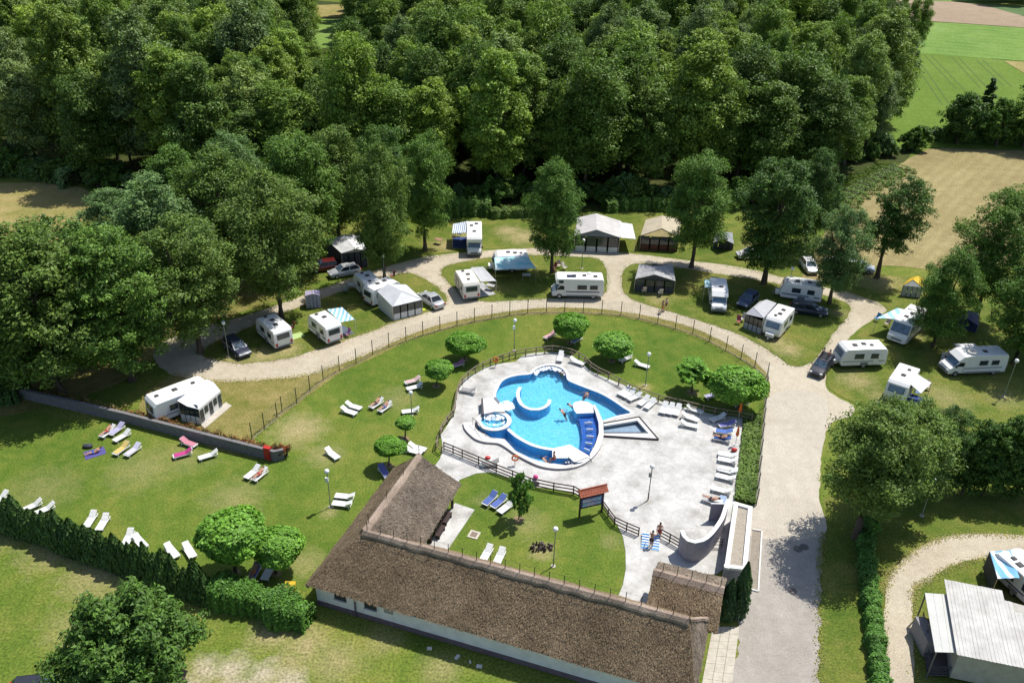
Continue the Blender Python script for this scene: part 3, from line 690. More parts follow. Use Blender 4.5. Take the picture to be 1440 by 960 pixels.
DECK_PX = [(619.8,612),(628,600),(639.6,581),(640.6,568),(643,553),(648,539),(657,531),(668.7,524.6),(680,518),(691.7,514),(708,511),(725,509),(733,501.7),(743,498),(754,496.5),(775,495.4),(793.7,497.5),(808,503),(820.8,512),(831,522.5),(855,533),(880,543),(895,555),(923,563),(956.7,571.7),(996.7,581.7),(1045,588),(1042.5,616.7),(1040,650),(1037,690),(1030,712),(1024,750),(1017,800),(1008,807),(970,812),(940,806),(925,815),(905,860),(880,860),(868,842),(876,822),(880,800),(879.5,775),(876,755),(868,738),(855,722),(848,706),(820,697),(783,689),(750,684.5),(717,672),(690,664),(669,666),(646,675),(640,690),(600,680),(612,655),(619,645),(623,630)]
DECK = pxpoly(DECK_PX)
MB().sheet(DECK, DZ, [BASIN, KID]).build('pool_deck', m_deck, kind='structure')
e = MB()
for P_ in (DECK,):
    for i in range(len(P_)):
        a, b = P_[i], P_[(i + 1) % len(P_)]
        e.add([(a.x, a.y, -.05), (b.x, b.y, -.05), (b.x, b.y, DZ), (a.x, a.y, DZ)], [(0, 1, 2, 3)])
e.build('deck_edge', m_coping, kind='structure')
pc = G(770, 580)
pool = thing('swimming_pool', 'free form blue outdoor pool with curved white walls in the pale deck', 'pool', (pc.x, pc.y, 0))
FLZ = -.85
def wall_ring(mb, poly, z0, z1):
    n = len(poly)
    for i in range(n):
        a, b = poly[i], poly[(i + 1) % n]
        mb.add([(a.x, a.y, z0), (b.x, b.y, z0), (b.x, b.y, z1), (a.x, a.y, z1)], [(0, 1, 2, 3)])
def strip(mb, line, wdt, z0, z1, closed=False):
    """wall of given width along a ground line"""
    n = len(line); Lp = []; Rp = []
    for i, p in enumerate(line):
        d = line[(i + 1) % n if closed else min(i + 1, n - 1)] - line[(i - 1) % n if closed else max(i - 1, 0)]
        q = Vector((-d.y, d.x)).normalized() * wdt / 2
        Lp.append(p + q); Rp.append(p - q)
    rings = [[Vector((Lp[i].x, Lp[i].y, z0)), Vector((Lp[i].x, Lp[i].y, z1)), Vector((Rp[i].x, Rp[i].y, z1)), Vector((Rp[i].x, Rp[i].y, z0))] for i in range(n)]
    if closed: rings.append(rings[0])
    mb.loft(rings, cap=not closed); return Lp, Rp
def gline(pts, z=0, step=.4): return smooth_poly([G(x, y, z).to_2d() for x, y in pts], step, closed=False)
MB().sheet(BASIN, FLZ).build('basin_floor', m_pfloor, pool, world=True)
b = MB(); wall_ring(b, BASIN, FLZ, DZ); b.build('basin_wall', m_pwall, pool, world=True)
CW = gline(P48([(632,405),(618,432),(616,462),(630,505),(660,535),(705,553),(755,553),(800,536),(828,508),(828,488)]), .25)
b = MB(); strip(b, CW, .30, FLZ, .22); b.build('counter_current_wall', m_pwall, pool, world=True)
b = MB(); strip(b, CW, .36, .222, .27); b.build('wall_cap', m_white, pool, world=True)
WEIR = gline(P48([(545,680),(600,728),(660,765),(720,793),(790,812),(855,822)]), .2)
b = MB(); strip(b, WEIR, .30, FLZ, .12); b.build('weir_wall', m_pwall, pool, world=True)
b = MB(); strip(b, WEIR, .36, .122, .17); b.build('wall_cap', m_white, pool, world=True)
def block(name, px, z0, z1, mt, capname=None, mcap=None, step=.4, over=0):
    P_ = smooth_poly([G(x, y, z1).to_2d() for x, y in px], step) if step else [G(x, y, z1).to_2d() for x, y in px]
    MB().prism(P_, z0, z1 - (.06 if capname else 0)).build(name, mt, pool, world=True)
    if capname: MB().prism(P_, z1 - .058, z1).build(capname, mcap, pool, world=True)
block('island', P48([(985,524),(1000,505),(1040,495),(1090,503),(1122,527),(1128,577),(1012,581),(996,560)]), FLZ, .25, m_pwall, 'island_top', m_white, 0)
RIM_IN = [(1122,527),(1140,575),(1160,640),(1163,710),(1140,785),(1100,858)]
RIM_OUT = [(1110,888),(1172,808),(1196,720),(1190,632),(1158,560),(1135,520)]
block('bench_rim', P48(RIM_IN + RIM_OUT), FLZ, .252, m_pwall, 'rim_top', m_coping, 0)
block('massage_bench', P48([(1012,584),(1126,580),(1143,600),(1158,650),(1158,710),(1136,782),(1098,855),(1033,822),(1048,760),(1047,700),(1035,645)]), FLZ, -.30, m_ptiled, step=0)
bars = MB
for (x0, y0), (x1, y1) in [((1066,649),(1118,646)),((1078,692),(1124,691)),((1078,737),(1128,741)),((1070,782),(1118,790)),((1062,820),(1100,836))]:
    p, q = G(600 + x0 / 4.8, 460 + y0 / 4.8, -.02), G(600 + x1 / 4.8, 460 + y1 / 4.8, -.02)
    m_ = MB().bar(p, q, .08, .24); m_.build('bench_divider', m_white, pool, world=True)
block('terrace', P48([(848,816),(905,805),(965,790),(1028,826),(1095,866),(1110,888),(1062,906),(1020,912),(985,905),(962,882),(848,882)]), FLZ, .254, m_pwall, 'terrace_top', m_white, 0)
for i in range(4):
    x = 905 + i * 21
    block('step', P48([(x, 888), (x + 15, 886), (x + 26, 912), (x + 10, 915)]), FLZ, -.25 + .12 * i, m_ptiled, 'tread', m_white, 0)
# raised outer coping of the lower side
OUT = P48([(246,640),(252,672),(275,705),(330,752),(400,773),(482,780),(535,808),(600,853),(690,902),(780,938),(900,952),(1020,936),(1108,886),(1172,808),(1196,720)])
INN = P48([(1189,720),(1163,795),(1098,880),(1038,917),(940,934),(850,922),(780,912),(700,887),(600,838),(524,758),(428,748),(340,694),(318,640)])
def catm(px, z): return [p for p in smooth_poly([G(x, y, z).to_2d() for x, y in px], .4, closed=False)]
o_, i_ = catm(OUT, .3), catm(INN, .3)
MB().prism(o_ + i_, -.05, .235).build('outer_wall', mat('pool_outer_wall', (.36, .34, .36), .8, .12, 4), pool, world=True)
MB().prism(o_ + i_, .237, .3).build('outer_coping', m_coping, pool, world=True)
b = MB(); I2 = catm(INN, .3); wl = MB(); wall_ring(wl, I2[:-1], FLZ, .22); 
# narrow coping along the upper, level edge
UP = catm(P48([(372,600),(380,560),(455,512),(458,470),(460,440),(478,400),(502,362),(550,336),(620,320),(700,312),(722,288),(765,264),(830,252),(890,262),(930,285),(952,320),(957,352),(1000,375),(1090,410),(1180,445),(1260,490),(1340,545),(1388,580),(1290,604),(1196,636)]), DZ)
b = MB(); strip(b, [p for p in UP], .34, DZ - .02, DZ + .035); b.build('edge_coping', m_coping, pool, world=True)
# water slide apron beside the whirlpool
block('slide_apron', P48([(378,482),(450,470),(492,500),(528,570),(455,568),(384,584)]), -.9, .62, m_shade, 'apron_top', m_white, 0)
block('apron_kerb', P48([(368,480),(380,478),(388,584),(374,588)]), 0, .80, mat('dark_panel', (.08, .075, .08), .6), step=0)
block('spout', P48([(452,472),(470,470),(495,500),(488,512)]), .4, .72, mat('steel', (.55, .56, .57), .3, .05, metal=.9), step=0)
# water: main level, lower channel
MAINW = [p for p in pxpoly(P48([(462,440),(478,400),(502,362),(550,336),(620,320),(700,312),(722,288),(765,264),(830,252),(890,262),(930,285),(952,320),(957,352),(1000,375),(1090,410),(1180,445),(1260,490),(1340,545),(1383,578),(1290,602),(1190,632),(1186,720),(1160,790),(1105,870),(1030,860),(855,824),(790,814),(720,795),(660,767),(600,730),(545,682),(430,640),(375,600),(375,560),(480,520)]), -.10)]
MB().sheet([p for p in MAINW], -.10).build('water', m_water, kind='structure')
CHW = pxpoly(P48([(545,684),(600,732),(660,769),(720,797),(790,816),(855,826),(960,850),(1040,915),(940,932),(850,920),(780,910),(700,885),(600,835),(525,755),(430,745),(345,690),(380,650)]), -.32)
MB().sheet(CHW, -.32).build('water', m_water, kind='structure')
# whirlpool
wc = G(600 + 455 / 4.8, 460 + 628 / 4.8, .45)
whirl = thing('whirlpool_tub', 'round raised whirlpool with white bubbling water and a pale rim beside the pool', 'whirlpool', (wc.x, wc.y, 0))
def ringp(r, z, n=40): return [Vector((r * math.cos(2 * math.pi * k / n), r * math.sin(2 * math.pi * k / n), z)) for k in range(n)]
MB().loft([ringp(1.72, FLZ), ringp(1.72, .40)], cap=False).build('tub_wall', m_pwall, whirl, smooth=True)
MB().loft([ringp(1.30, -.3), ringp(1.30, .40), ringp(1.30, .47), ringp(1.76, .47), ringp(1.76, .402)], cap=False).build('tub_rim', m_coping, whirl)
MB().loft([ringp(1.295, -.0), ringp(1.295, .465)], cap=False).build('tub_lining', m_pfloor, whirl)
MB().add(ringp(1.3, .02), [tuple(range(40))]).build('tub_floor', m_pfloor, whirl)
wt = MB().add([v + Vector((wc.x, wc.y, 0)) for v in ringp(1.295, .30)], [tuple(range(40))]).build('water', m_still); wt['kind'] = 'structure'
m_foam = mat('foam', (.82, .87, .90), .8, .06, 6)
def foam(pts, z, seed, n, r=(.08, .22), size=None):
    rnd = random.Random(seed); b = MB(); P_ = [G(600 + x / 4.8, 460 + y / 4.8, z).to_2d() for x, y in pts]
    xs = [p.x for p in P_]; ys_ = [p.y for p in P_]; k = 0
    while k < n:
        q = (rnd.uniform(min(xs), max(xs)), rnd.uniform(min(ys_), max(ys_)))
        if inside(q, P_):
            rr = rnd.uniform(*r); b.sphere((q[0], q[1], z + .01), (rr, rr * rnd.uniform(.6, 1), rr * .35), 7, 4); k += 1
    o = b.build('foam', m_foam, smooth=True); o['kind'] = 'stuff'
foam([(722,300),(765,272),(830,262),(890,270),(925,292),(940,330),(900,300),(830,285),(770,300),(735,325)], -.1, 1, 130, (.06, .17))
foam([(490,510),(540,495),(585,520),(590,545),(550,565),(505,555)], -.1, 2, 80)
foam([(380,600),(420,585),(480,583),(525,600),(530,620),(480,628),(420,628),(385,618)], .3, 3, 170, (.04, .11))
foam([(390,640),(440,655),(500,650),(528,632),(520,655),(460,668),(400,655)], .3, 4, 40, (.04, .1))
# paddling pool
kc = sum(KID, Vector((0, 0))) / 4
kp = thing('paddling_pool', 'wedge shaped grey paddling pool with a pale rim right of the main pool', 'pool', (kc.x, kc.y, 0))
MB().sheet(KID, -.3).build('basin_floor', m_kid, kp, world=True)
b = MB(); wall_ring(b, KID, -.3, DZ + .12); b.build('basin_wall', m_kid, kp, world=True)
KO = [G(840 + x / 6, 500 + y / 6, .17).to_2d() for x, y in [(46,572),(352,516),(515,705),(52,676)]]
KI = [G(840 + x / 6, 500 + y / 6, .17).to_2d() for x, y in [(50,592),(338,546),(434,657),(52,657)]]
for i in range(4):
    j = (i + 1) % 4
    MB().prism([KO[i], KO[j], KI[j], KI[i]], 0, .172 + .001 * i).build('rim', m_coping, kp, world=True)
    pq, pr = KO[i], KO[j]
    MB().bar((pq.x, pq.y, .15), (pr.x, pr.y, .15), .12, .17).build('edge_shadow_strip', mat('edge_shadow', (.05, .04, .045), .7), kp, world=True)  # dark bars paint the shadow lines along the rim edge
MB().sheet(KID, -.12).build('water', m_still, kind='structure')
# pool hand rails
m_steel = mat('dark_rail', (.06, .05, .05), .45)
for nm, px, lab in [('handrail', [(1000,912,.35),(1085,878,.9),(1112,892,.35)], 'thin angled handrail on the lower right coping of the pool'),
                    ('handrail', [(960,884,.3),(955,876,1.0),(990,905,.9),(995,915,.3)], 'short handrail at the white pool steps'),
                    ('handrail', [(312,650,.4),(310,610,1.1),(345,640,1.1),(345,668,.4)], 'dark handrail beside the whirlpool stairs'),
                    ('handrail', [(330,655,.4),(345,640,1.0),(392,708,1.0),(400,722,.35)], 'sloping handrail between whirlpool and lower coping')]:
    pts = [G(600 + x / 4.8, 460 + y / 4.8, z) for x, y, z in px]
    t = thing(nm, lab, 'handrail', (pts[0].x, pts[0].y, 0))
    MB().tube(pts, .03, 8).build('rail', m_steel, t, world=True)
    MB().tube([(pts[0].x, pts[0].y, .05), pts[0]], .03, 8).build('post', m_steel, t, world=True)
    MB().tube([(pts[-1].x, pts[-1].y, .05), pts[-1]], .03, 8).build('post', m_steel, t, world=True)
# ------------------------------------------------------------------ wooden railings
def railing(name, label, px, z, mt, nr=2, every=1, rr=.045, pr=.055, drop=.42, extra=False):
    P_ = [G(x, y, z) for x, y in px]
    t = thing(name, label, 'railing', (P_[0].x, P_[0].y, 0))
    for i, p in enumerate(P_):
        if i % every == 0: MB().tube([(p.x, p.y, -.05), (p.x, p.y, z + .06)], pr, 7).build('post', mt, t, world=True)
    for i in range(len(P_) - 1):
        for k in range(nr):
            dz = -drop * k
            MB().tube([P_[i] + Vector((0, 0, dz)), P_[i + 1] + Vector((0, 0, dz))], rr, 7).build('rail', mt, t, world=True)
    return t
m_wood1 = mat('weathered_wood', (.24, .19, .14), .85, .2, 8, bump=.3)
m_wood2 = mat('dark_stained_wood', (.055, .035, .03), .7, .2, 6)
up_top = smooth_poly([(90,690),(105,650),(140,600),(180,555),(192,500),(200,440),(215,385),(240,340),(280,302),(330,265),(380,238),(430,215),(515,186),(600,160),(670,148),(740,138),(800,130),(850,126),(915,132),(980,150),(1030,172),(1070,197),(1110,240),(1160,272),(1230,305),(1300,345),(1370,385),(1440,412)], 42, False)
pts = [(600 + p.x / 4.8, 460 + p.y / 4.8) for p in up_top] + [(840 + x / 6, 500 + y / 6) for x, y in [(520,333),(610,353),(700,372),(800,395),(900,420),(1000,440),(1100,458),(1200,473),(1310,500)]]
railing('wooden_railing', 'long weathered two rail wooden railing curving round the upper edge of the pool deck', pts, .95, m_wood1, every=1, rr=.06, pr=.07)
railing('wooden_railing', 'dark two rail wooden railing below the pool deck, left of the notice board', [(624,622),(637,627),(650,632.5),(673,642),(698,653),(721,662),(746,672),(779,679),(807,683.5),(815,688)], .95, m_wood2, rr=.06, nr=3, drop=.36)
railing('wooden_railing', 'short dark railing from notice board to the deck steps', [(848,704),(856,715),(865,727),(882,735),(899,742)], .95, m_wood2, nr=3, drop=.34, rr=.055)
railing('wooden_railing', 'short dark railing joining the curved grey wall', [(928,743),(943,751),(957,759)], .95, m_wood2, nr=3, drop=.34, rr=.055)
railing('wooden_railing', 'small weathered railing piece at the lower left corner of the deck', [(616,612),(613,622),(621,628)], .9, m_wood1, rr=.05)
# ------------------------------------------------------------------ shower wall and flat roofed block
bc = (G(1037, 760).x, G(1037, 760).y)
blk = thing('flat_roof_block', 'low flat roofed white block with gravel roof beside the road', 'outbuilding', (bc[0], bc[1], 0))
BT = [(19.3, 56.5), (20.75, 55.9), (18.6, 48.5), (16.9, 48.7)]
BT = [Vector(p) for p in BT]; cb = sum(BT, Vector((0, 0))) / 4
def grow(P_, k): return [cb + (p - cb) * k for p in P_]
MB().prism(grow(BT, .985), 0, 2.0).build('wall', m_shade, blk, world=True)
inn = [cb + (p - cb) - (p - cb).normalized() * .5 for p in BT]
for i in range(4):
    j = (i + 1) % 4
    a, b2 = BT[i], BT[j]; d = (b2 - a).normalized(); n_ = Vector((-d.y, d.x))
    if n_.dot(cb - a) < 0: n_ = -n_
    wdt = .36
    MB().prism([a, b2, b2 + n_ * wdt, a + n_ * wdt] , 2.0, 2.22 + .002 * i).build('parapet', m_white, blk, world=True)
MB().prism(grow(BT, .9), 2.0, 2.06).build('gravel_roof', mat('roof_gravel', (.40, .35, .28), .9, .2, 9), blk, world=True)
arc = catm([(959,745),(962,753),(968,759),(977,761.5),(988,759),(998,752),(1008,740),(1016,727),(1020,715),(1024,703)], 2.2)
aw = thing('curved_wall', 'curved grey white topped screen wall like a half shell at the deck corner', 'wall', (arc[4].x, arc[4].y, 0))
b = MB(); strip(b, arc, .22, 0, 2.14); b.build('wall', m_shade, aw, smooth=False, world=True)
b = MB(); strip(b, arc, .34, 2.142, 2.22); b.build('wall_cap', m_white, aw, world=True)
p = G(1008, 770); q = G(1013, 752)
pl = thing('shower_rack', 'small dark metal rack standing between the curved wall and the flat block', 'rack', (p.x, p.y, 0))
for dx in (-.35, .35): MB().tube([(dx, 0, 0), (dx, 0, 1.1)], .03, 7).build('post', m_steel, pl)
for z in (.35, .7, 1.05): MB().tube([(-.5, 0, z), (.5, 0, z)], .03, 7).build('bar', m_steel, pl)
# grey screen behind the arc
a, b2 = G(998, 733), G(1010, 733)
sc = thing('shower_screen', 'upright grey screen panel just behind the curved wall', 'screen', (a.x, a.y, 0))
MB().box((.55, .1, .95), (1.3, .07, 1.9)).build('panel', m_shade, sc); MB().box((.55, .1, 1.93), (1.4, .12, .06)).build('top_rail', m_white, sc)

ws = [G(1058, 745), G(1071, 747), G(1066, 832), G(1052, 828)]
MB().sheet([(p.x, p.y) for p in ws], .036).build('path', mat('worn_slab', (.30, .26, .21), .9, .15, 3), kind='structure')
kb = thing('kerb_frame', 'pale kerb edging a narrow slab beside the flat roofed block', 'kerb', ws[0])
for i in range(3): MB().bar(ws[i] + Vector((0, 0, .06)), ws[i + 1] + Vector((0, 0, .06)), .12, .14).build('kerb_stone', m_coping, kb, world=True)
# ------------------------------------------------------------------ thatched house
ha = Vector((-14.22, 45.98, 0)); HR = R(-18.5)
house = thing('thatched_house', 'long L shaped white house under a thick brown thatched roof', 'house', ha, HR)
m_wall = mat('lime_wash', (.78, .77, .78), .85, .08, 1.5, bump=.1)
m_plinth = mat('plinth', (.16, .12, .14), .85, .15, 3)
def thatch_mat(name, a, b, c):
    m, nt, N, L = _new(name); tc = N.new('ShaderNodeTexCoord'); p = N.new('ShaderNodeBsdfPrincipled'); ge = N.new('ShaderNodeNewGeometry')
    f = _noise(N, L, tc.outputs['Object'], 10, 5, .75); r = _ramp(N, [(.34, a), (.5, b), (.66, c)]); L.new(f, r.inputs[0])
    f2 = _noise(N, L, tc.outputs['Object'], .45, 4, .6); r2 = _ramp(N, [(.35, (.74, .72, .7)), (.65, (1.12, 1.1, 1.08))]); L.new(f2, r2.inputs[0])
    cc = _mix(N, L, r.outputs[0], r2.outputs[0], 1.0, 'MULTIPLY')
    r3 = _ramp(N, [(0, (.6, .58, .55)), (.5, (1, 1, 1)), (1, (1.4, 1.37, 1.3))]); L.new(ge.outputs['Random Per Island'], r3.inputs[0])
    cc = _mix(N, L, cc, r3.outputs[0], 1.0, 'MULTIPLY')
    L.new(cc, p.inputs['Base Color']); p.inputs['Roughness'].default_value = .95; p.inputs['Specular IOR Level'].default_value = .08
    bm_ = N.new('ShaderNodeBump'); bm_.inputs['Distance'].default_value = .12; bm_.inputs['Strength'].default_value = .6
    L.new(f, bm_.inputs['Height']); L.new(bm_.outputs[0], p.inputs['Normal']); _out(N, L, p.outputs[0]); return m
m_th = thatch_mat('thatch', (.125, .09, .056), (.215, .163, .107), (.32, .25, .172))
m_th2 = thatch_mat('thatch_grey', (.13, .105, .082), (.21, .175, .14), (.29, .25, .205))
m_ridge = thatch_mat('thatch_ridge', (.20, .15, .115), (.33, .26, .21), (.45, .37, .30))
EZ, RZ = 2.3, 5.55
straw_rnd = np.random.default_rng(77)
def slope(parent, e0, e1, r0, r1, mt, nstraw, th=.34, name='roof_slope'):
    """thick thatch between an eave line e0-e1 and a ridge line r0-r1 (r0 may equal r1), with loose straw"""
    e0, e1, r0, r1 = (Vector(p) for p in (e0, e1, r0, r1)); rnd = random.Random(hash(name) % 7 + nstraw)
    nrm = (e1 - e0).cross(((r0 + r1) / 2 - (e0 + e1) / 2)).normalized()
    if nrm.z < 0: nrm = -nrm
    nu = max(2, int((e1 - e0).length / .45)); nv = max(2, int(((r0 + r1) / 2 - (e0 + e1) / 2).length / .45))
    vs = []; fs = []
    for j in range(nv + 1):
        t = j / nv
        for i in range(nu + 1):
            s = i / nu
            p = (e0.lerp(e1, s)).lerp(r0.lerp(r1, s), t)
            k = 0 if j == nv or i in (0, nu) else (math.sin(s * nu * .9 + j) * .02 + rnd.uniform(-.035, .035))
            sag = 0 if j == nv else -.05 * math.sin(math.pi * t) - (.05 if j == 0 else 0)
            vs.append(p + nrm * (k + sag))
    for j in range(nv):
        for i in range(nu):
            a = j * (nu + 1) + i; fs.append((a, a + 1, a + nu + 2, a + nu + 1))
    n0 = len(vs)
    low = [vs[i] - nrm * th + Vector((0, 0, .0)) for i in range(nu + 1)]
    inn = [p.lerp((r0 + r1) / 2, .18) - Vector((0, 0, .02)) for p in low]
    vs += low + inn
    for i in range(nu):
        fs.append((i + 1, i, n0 + i, n0 + i + 1)); fs.append((n0 + i + 1, n0 + i, n0 + nu + 1 + i, n0 + nu + 2 + i))
    MB().add(vs, fs).build(name, mt, parent, smooth=False)
    g = straw_rnd; N_ = nstraw
    s = g.random(N_); t = g.random(N_) ** .9
    E0, E1, R0, R1 = (np.array(p) for p in (e0, e1, r0, r1))
    # uniform over the (possibly triangular) patch
    wd = np.linalg.norm(E1 - E0) * (1 - t) + np.linalg.norm(R1 - R0) * t; keep = g.random(N_) < wd / max(np.linalg.norm(E1 - E0), np.linalg.norm(R1 - R0)); s, t = s[keep], t[keep]; N_ = len(s)
    P0 = (E0 + (E1 - E0) * s[:, None]) * (1 - t)[:, None] + (R0 + (R1 - R0) * s[:, None]) * t[:, None]
    dn = ((E0 + E1) - (R0 + R1)); dn = dn / np.linalg.norm(dn); sd_ = np.cross(np.array(nrm), dn)
    ang = g.normal(0, .3, N_)[:, None]; d = dn * np.cos(ang) + sd_ * np.sin(ang); c = -dn * np.sin(ang) + sd_ * np.cos(ang)
    ln = g.uniform(.07, .16, N_)[:, None]; wdt = g.uniform(.010, .022, N_)[:, None]; nn = np.array(nrm)
    lift = g.uniform(.005, .045, N_)[:, None]
    V = np.stack([P0 - d * ln - c * wdt - nn * .02, P0 - d * ln + c * wdt - nn * .02, P0 + d * ln + c * wdt + nn * lift, P0 + d * ln - c * wdt + nn * lift], 1).reshape(-1, 3)
    me = bpy.data.meshes.new('loose_straw'); me.vertices.add(len(V)); me.vertices.foreach_set('co', V.ravel().astype(np.float32))
    me.loops.add(N_ * 4); me.loops.foreach_set('vertex_index', np.arange(N_ * 4, dtype=np.int32))
    me.polygons.add(N_); me.polygons.foreach_set('loop_start', np.arange(0, N_ * 4, 4, dtype=np.int32)); me.update(calc_edges=True)
    me.materials.append(mt); o = inst('loose_straw', me, parent); o['kind'] = 'stuff'
def ridge_cap(parent, p, q, w_=.34):
    p, q = Vector(p), Vector(q); d = (q - p); n = max(2, int(d.length / .5)); sd_ = Vector((-d.y, d.x, 0)).normalized(); rings = []
    rnd = random.Random(int(d.length * 10)); sl = .95
    for i in range(n + 1):
        c = p + d * i / n; ww = w_ + rnd.uniform(-.05, .05); up = .09 + rnd.uniform(-.03, .03)
        rings.append([c + sd_ * ww + Vector((0, 0, up - ww * sl - .05)), c + sd_ * ww * .9 + Vector((0, 0, up - ww * sl * .8 + .08)), c + sd_ * .12 + Vector((0, 0, up + .06)), c - sd_ * .12 + Vector((0, 0, up + .06)), c - sd_ * ww * .9 + Vector((0, 0, up - ww * sl * .8 + .08)), c - sd_ * ww + Vector((0, 0, up - ww * sl - .05))])
    MB().loft(rings).build('ridge_cap', m_ridge, parent)
m_rod = mat('rod', (.06, .05, .04), .7)
rodm = MB().tube([(0, 0, -.1), (0, 0, .85)], .03, 5).mesh('ridge_rod', m_rod)
def rods(parent, p, q, sp):
    p, q = Vector(p), Vector(q); n = int((q - p).length / sp)
    for i in range(n + 1): inst('ridge_rod', rodm, parent, p + (q - p) * i / max(n, 1) + Vector((0, 0, .12)))
    MB().tube([p + Vector((0, 0, .93)), q + Vector((0, 0, .93))], .008, 4).build('ridge_wire', m_rod, parent)
J = (2.65, 3.1, RZ); RE = (27.0, 3.1, RZ); WE = (2.65, 13.0, RZ)
c00 = (-.6, -.5, EZ); c10 = (28.4, -.3, EZ); c11 = (28.4, 6.7, EZ); cin = (6.0, 6.7, EZ); w1 = (5.9, 14.4, EZ); w0 = (-.6, 14.4, EZ)
slope(house, c00, c10, J, RE, m_th, 34000)
slope(house, c11, cin, RE, J, m_th, 900)
slope(house, c10, c11, RE, RE, m_th2, 900)
slope(house, (6.0, 6.7, EZ), w1, J, WE, m_th2, 10000)
slope(house, w1, w0, WE, WE, m_th2, 1000)
slope(house, w0, c00, WE, J, m_th, 2500)
ridge_cap(house, J, RE); ridge_cap(house, J, WE, .34); ridge_cap(house, RE, (28.2, 6.4, 2.7), .16)
rods(house, Vector(J) + Vector((.3, 0, 0)), RE, 1.08); rods(house, WE, Vector(J) + Vector((0, .8, 0)), 2.6)
# walls
MB().prism([(0, 0), (27.9, .25), (27.9, 6.1), (5.3, 6.1), (5.3, 8.3), (4.6, 8.3), (4.6, 13.8), (0, 13.8)], .46, 2.36).build('wall', m_wall, house)
MB().prism([(-.04, -.04), (27.94, .21), (27.94, 6.14), (5.34, 6.14), (5.34, 8.34), (4.64, 8.34), (4.64, 13.84), (-.04, 13.84)], 0, .455).build('plinth', m_plinth, house)
m_frame = mat('dark_frame', (.06, .045, .045), .5)
for u in (2.05, 4.55):
    f = MB().box((u, -.0, 1.72), (.95, .12, .95)).build('window', m_frame, house)
    MB().box((u - .21, -.05, 1.72), (.36, .06, .78)).build('pane', glass_mat(), f); MB().box((u + .21, -.05, 1.72), (.36, .06, .78)).build('pane', glass_mat(), f)
    MB().box((u, -.1, 1.2), (1.1, .16, .06)).build('sill', m_white, f)
MB().box((6.0, 0.03, 1.7), (.7, .1, .8)).build('vent_grille', mat('vent', (.38, .36, .36), .6, .2, 30), house)
for u in (14.4, 17.9, 24.6): MB().box((u, .1, 2.25), (1.6, .1, .3)).build('vent_slot', m_frame, house)
MB().tube([(3.3, -.1, .05), (3.3, -.1, 2.3)], .06, 8).build('drainpipe', mat('pipe', (.10, .09, .10), .5), house)
MB().tube([(0.05, -.08, 2.28), (27.8, .13, 2.28)], .05, 6).build('gutter_pipe', mat('pipe', (.10, .09, .10), .5), house)
for v in (9.0, 11.2, 13.6): MB().box((5.35, v, 1.15), (.18, .18, 2.3)).build('veranda_post', m_wood2, house)
for v in (9.6, 12.3): MB().box((4.6, v, 1.0), (.1, 1.0, 2.0)).build('door', m_wood2, house)
for v in (10.9,): MB().box((4.6, v, 1.4), (.1, 1.1, .9)).build('window', glass_mat(), house)
# porch roof at the right end
porch = thing('thatched_porch', 'small thatched gable roof standing between the long roof and the cypresses', 'porch', ha, HR)
pz, pe = 4.0, 2.55
slope(porch, (23.75, 5.7, pe), (29.0, 5.5, pe), (23.75, 8.35, pz + .02), (28.85, 8.35, pz + .02), m_th, 2600)
slope(porch, (29.0, 11.0, pe), (23.75, 11.0, pe), (28.85, 8.35, pz), (23.75, 8.35, pz), m_th2, 900)
ridge_cap(porch, (23.7, 8.35, pz), (28.9, 8.35, pz), .45); rods(porch, (24.4, 8.35, pz), (28.6, 8.35, pz), .85)
MB().prism([(24.3, 7.0), (28.3, 7.0), (28.3, 10.3), (24.3, 10.3)], 0, 2.6).build('wall', m_shade, porch)
for u in (24.25, 28.35): MB().add([(u, 6.2, 2.55), (u, 10.5, 2.55), (u, 8.35, 3.7)], [(0, 1, 2), (2, 1, 0)]) .build('gable', m_wood2, porch)
HM = Matrix.Translation(ha) @ Matrix.Rotation(HR, 4, 'Z')
def H2(u, v): return (HM @ Vector((u, v, 0))).to_2d()
# paving beside the house: single slabs
pv = MB(); rnd = random.Random(3)
m_pave = mat('paving_slab', (.50, .455, .375), .8, .1, 2)
P0 = [H2(28.62, 8.3), H2(30.5, 9.0), H2(30.65, -1.5), H2(28.55, -1.5)]
root = thing('paved_strip', 'pale strip of paving slabs between thatched house and asphalt road', 'paving', (P0[0].x, P0[0].y, 0)); 
nr, nc = 14, 3
for i in range(nr):
    for j in range(nc):
        def q(a, b): 
            l = P0[0].lerp(P0[3], a); r_ = P0[1].lerp(P0[2], a); return l.lerp(r_, b)
        g = .012; h = .05 + rnd.uniform(0, .012)
        MB().prism([q((i + g) / nr, (j + g * 1.5) / nc), q((i + g) / nr, (j + 1 - g * 1.5) / nc), q((i + 1 - g) / nr, (j + 1 - g * 1.5) / nc), q((i + 1 - g) / nr, (j + g * 1.5) / nc)], 0, h).build('paving_slab', m_pave, root, world=True)
tp = [H2(5.25, 8.45), H2(6.95, 8.45), H2(7.25, 14.1), H2(5.3, 14.3)]
MB().prism(tp, 0, .07).build('terrace', m_deck, kind='structure')
tx = H2(5.4, 11.0); 
for (u, v, lab) in [(5.7, 10.2, 'dark bench in the shade under the thatched eave, lower one'), (5.6, 11.9, 'dark bench in the shade under the thatched eave, upper one')]:
    q = H2(u, v); t = thing('bench', lab, 'bench', (q.x, q.y, .07), HR + R(90))
    MB().box((0, 0, .43), (1.4, .4, .05)).build('seat', m_wood2, t); MB().box((0, .2, .7), (1.4, .05, .35)).build('backrest', m_wood2, t)
    for sx in (-.55, .55): MB().box((sx, 0, .2), (.06, .36, .4)).build('leg', m_wood2, t)
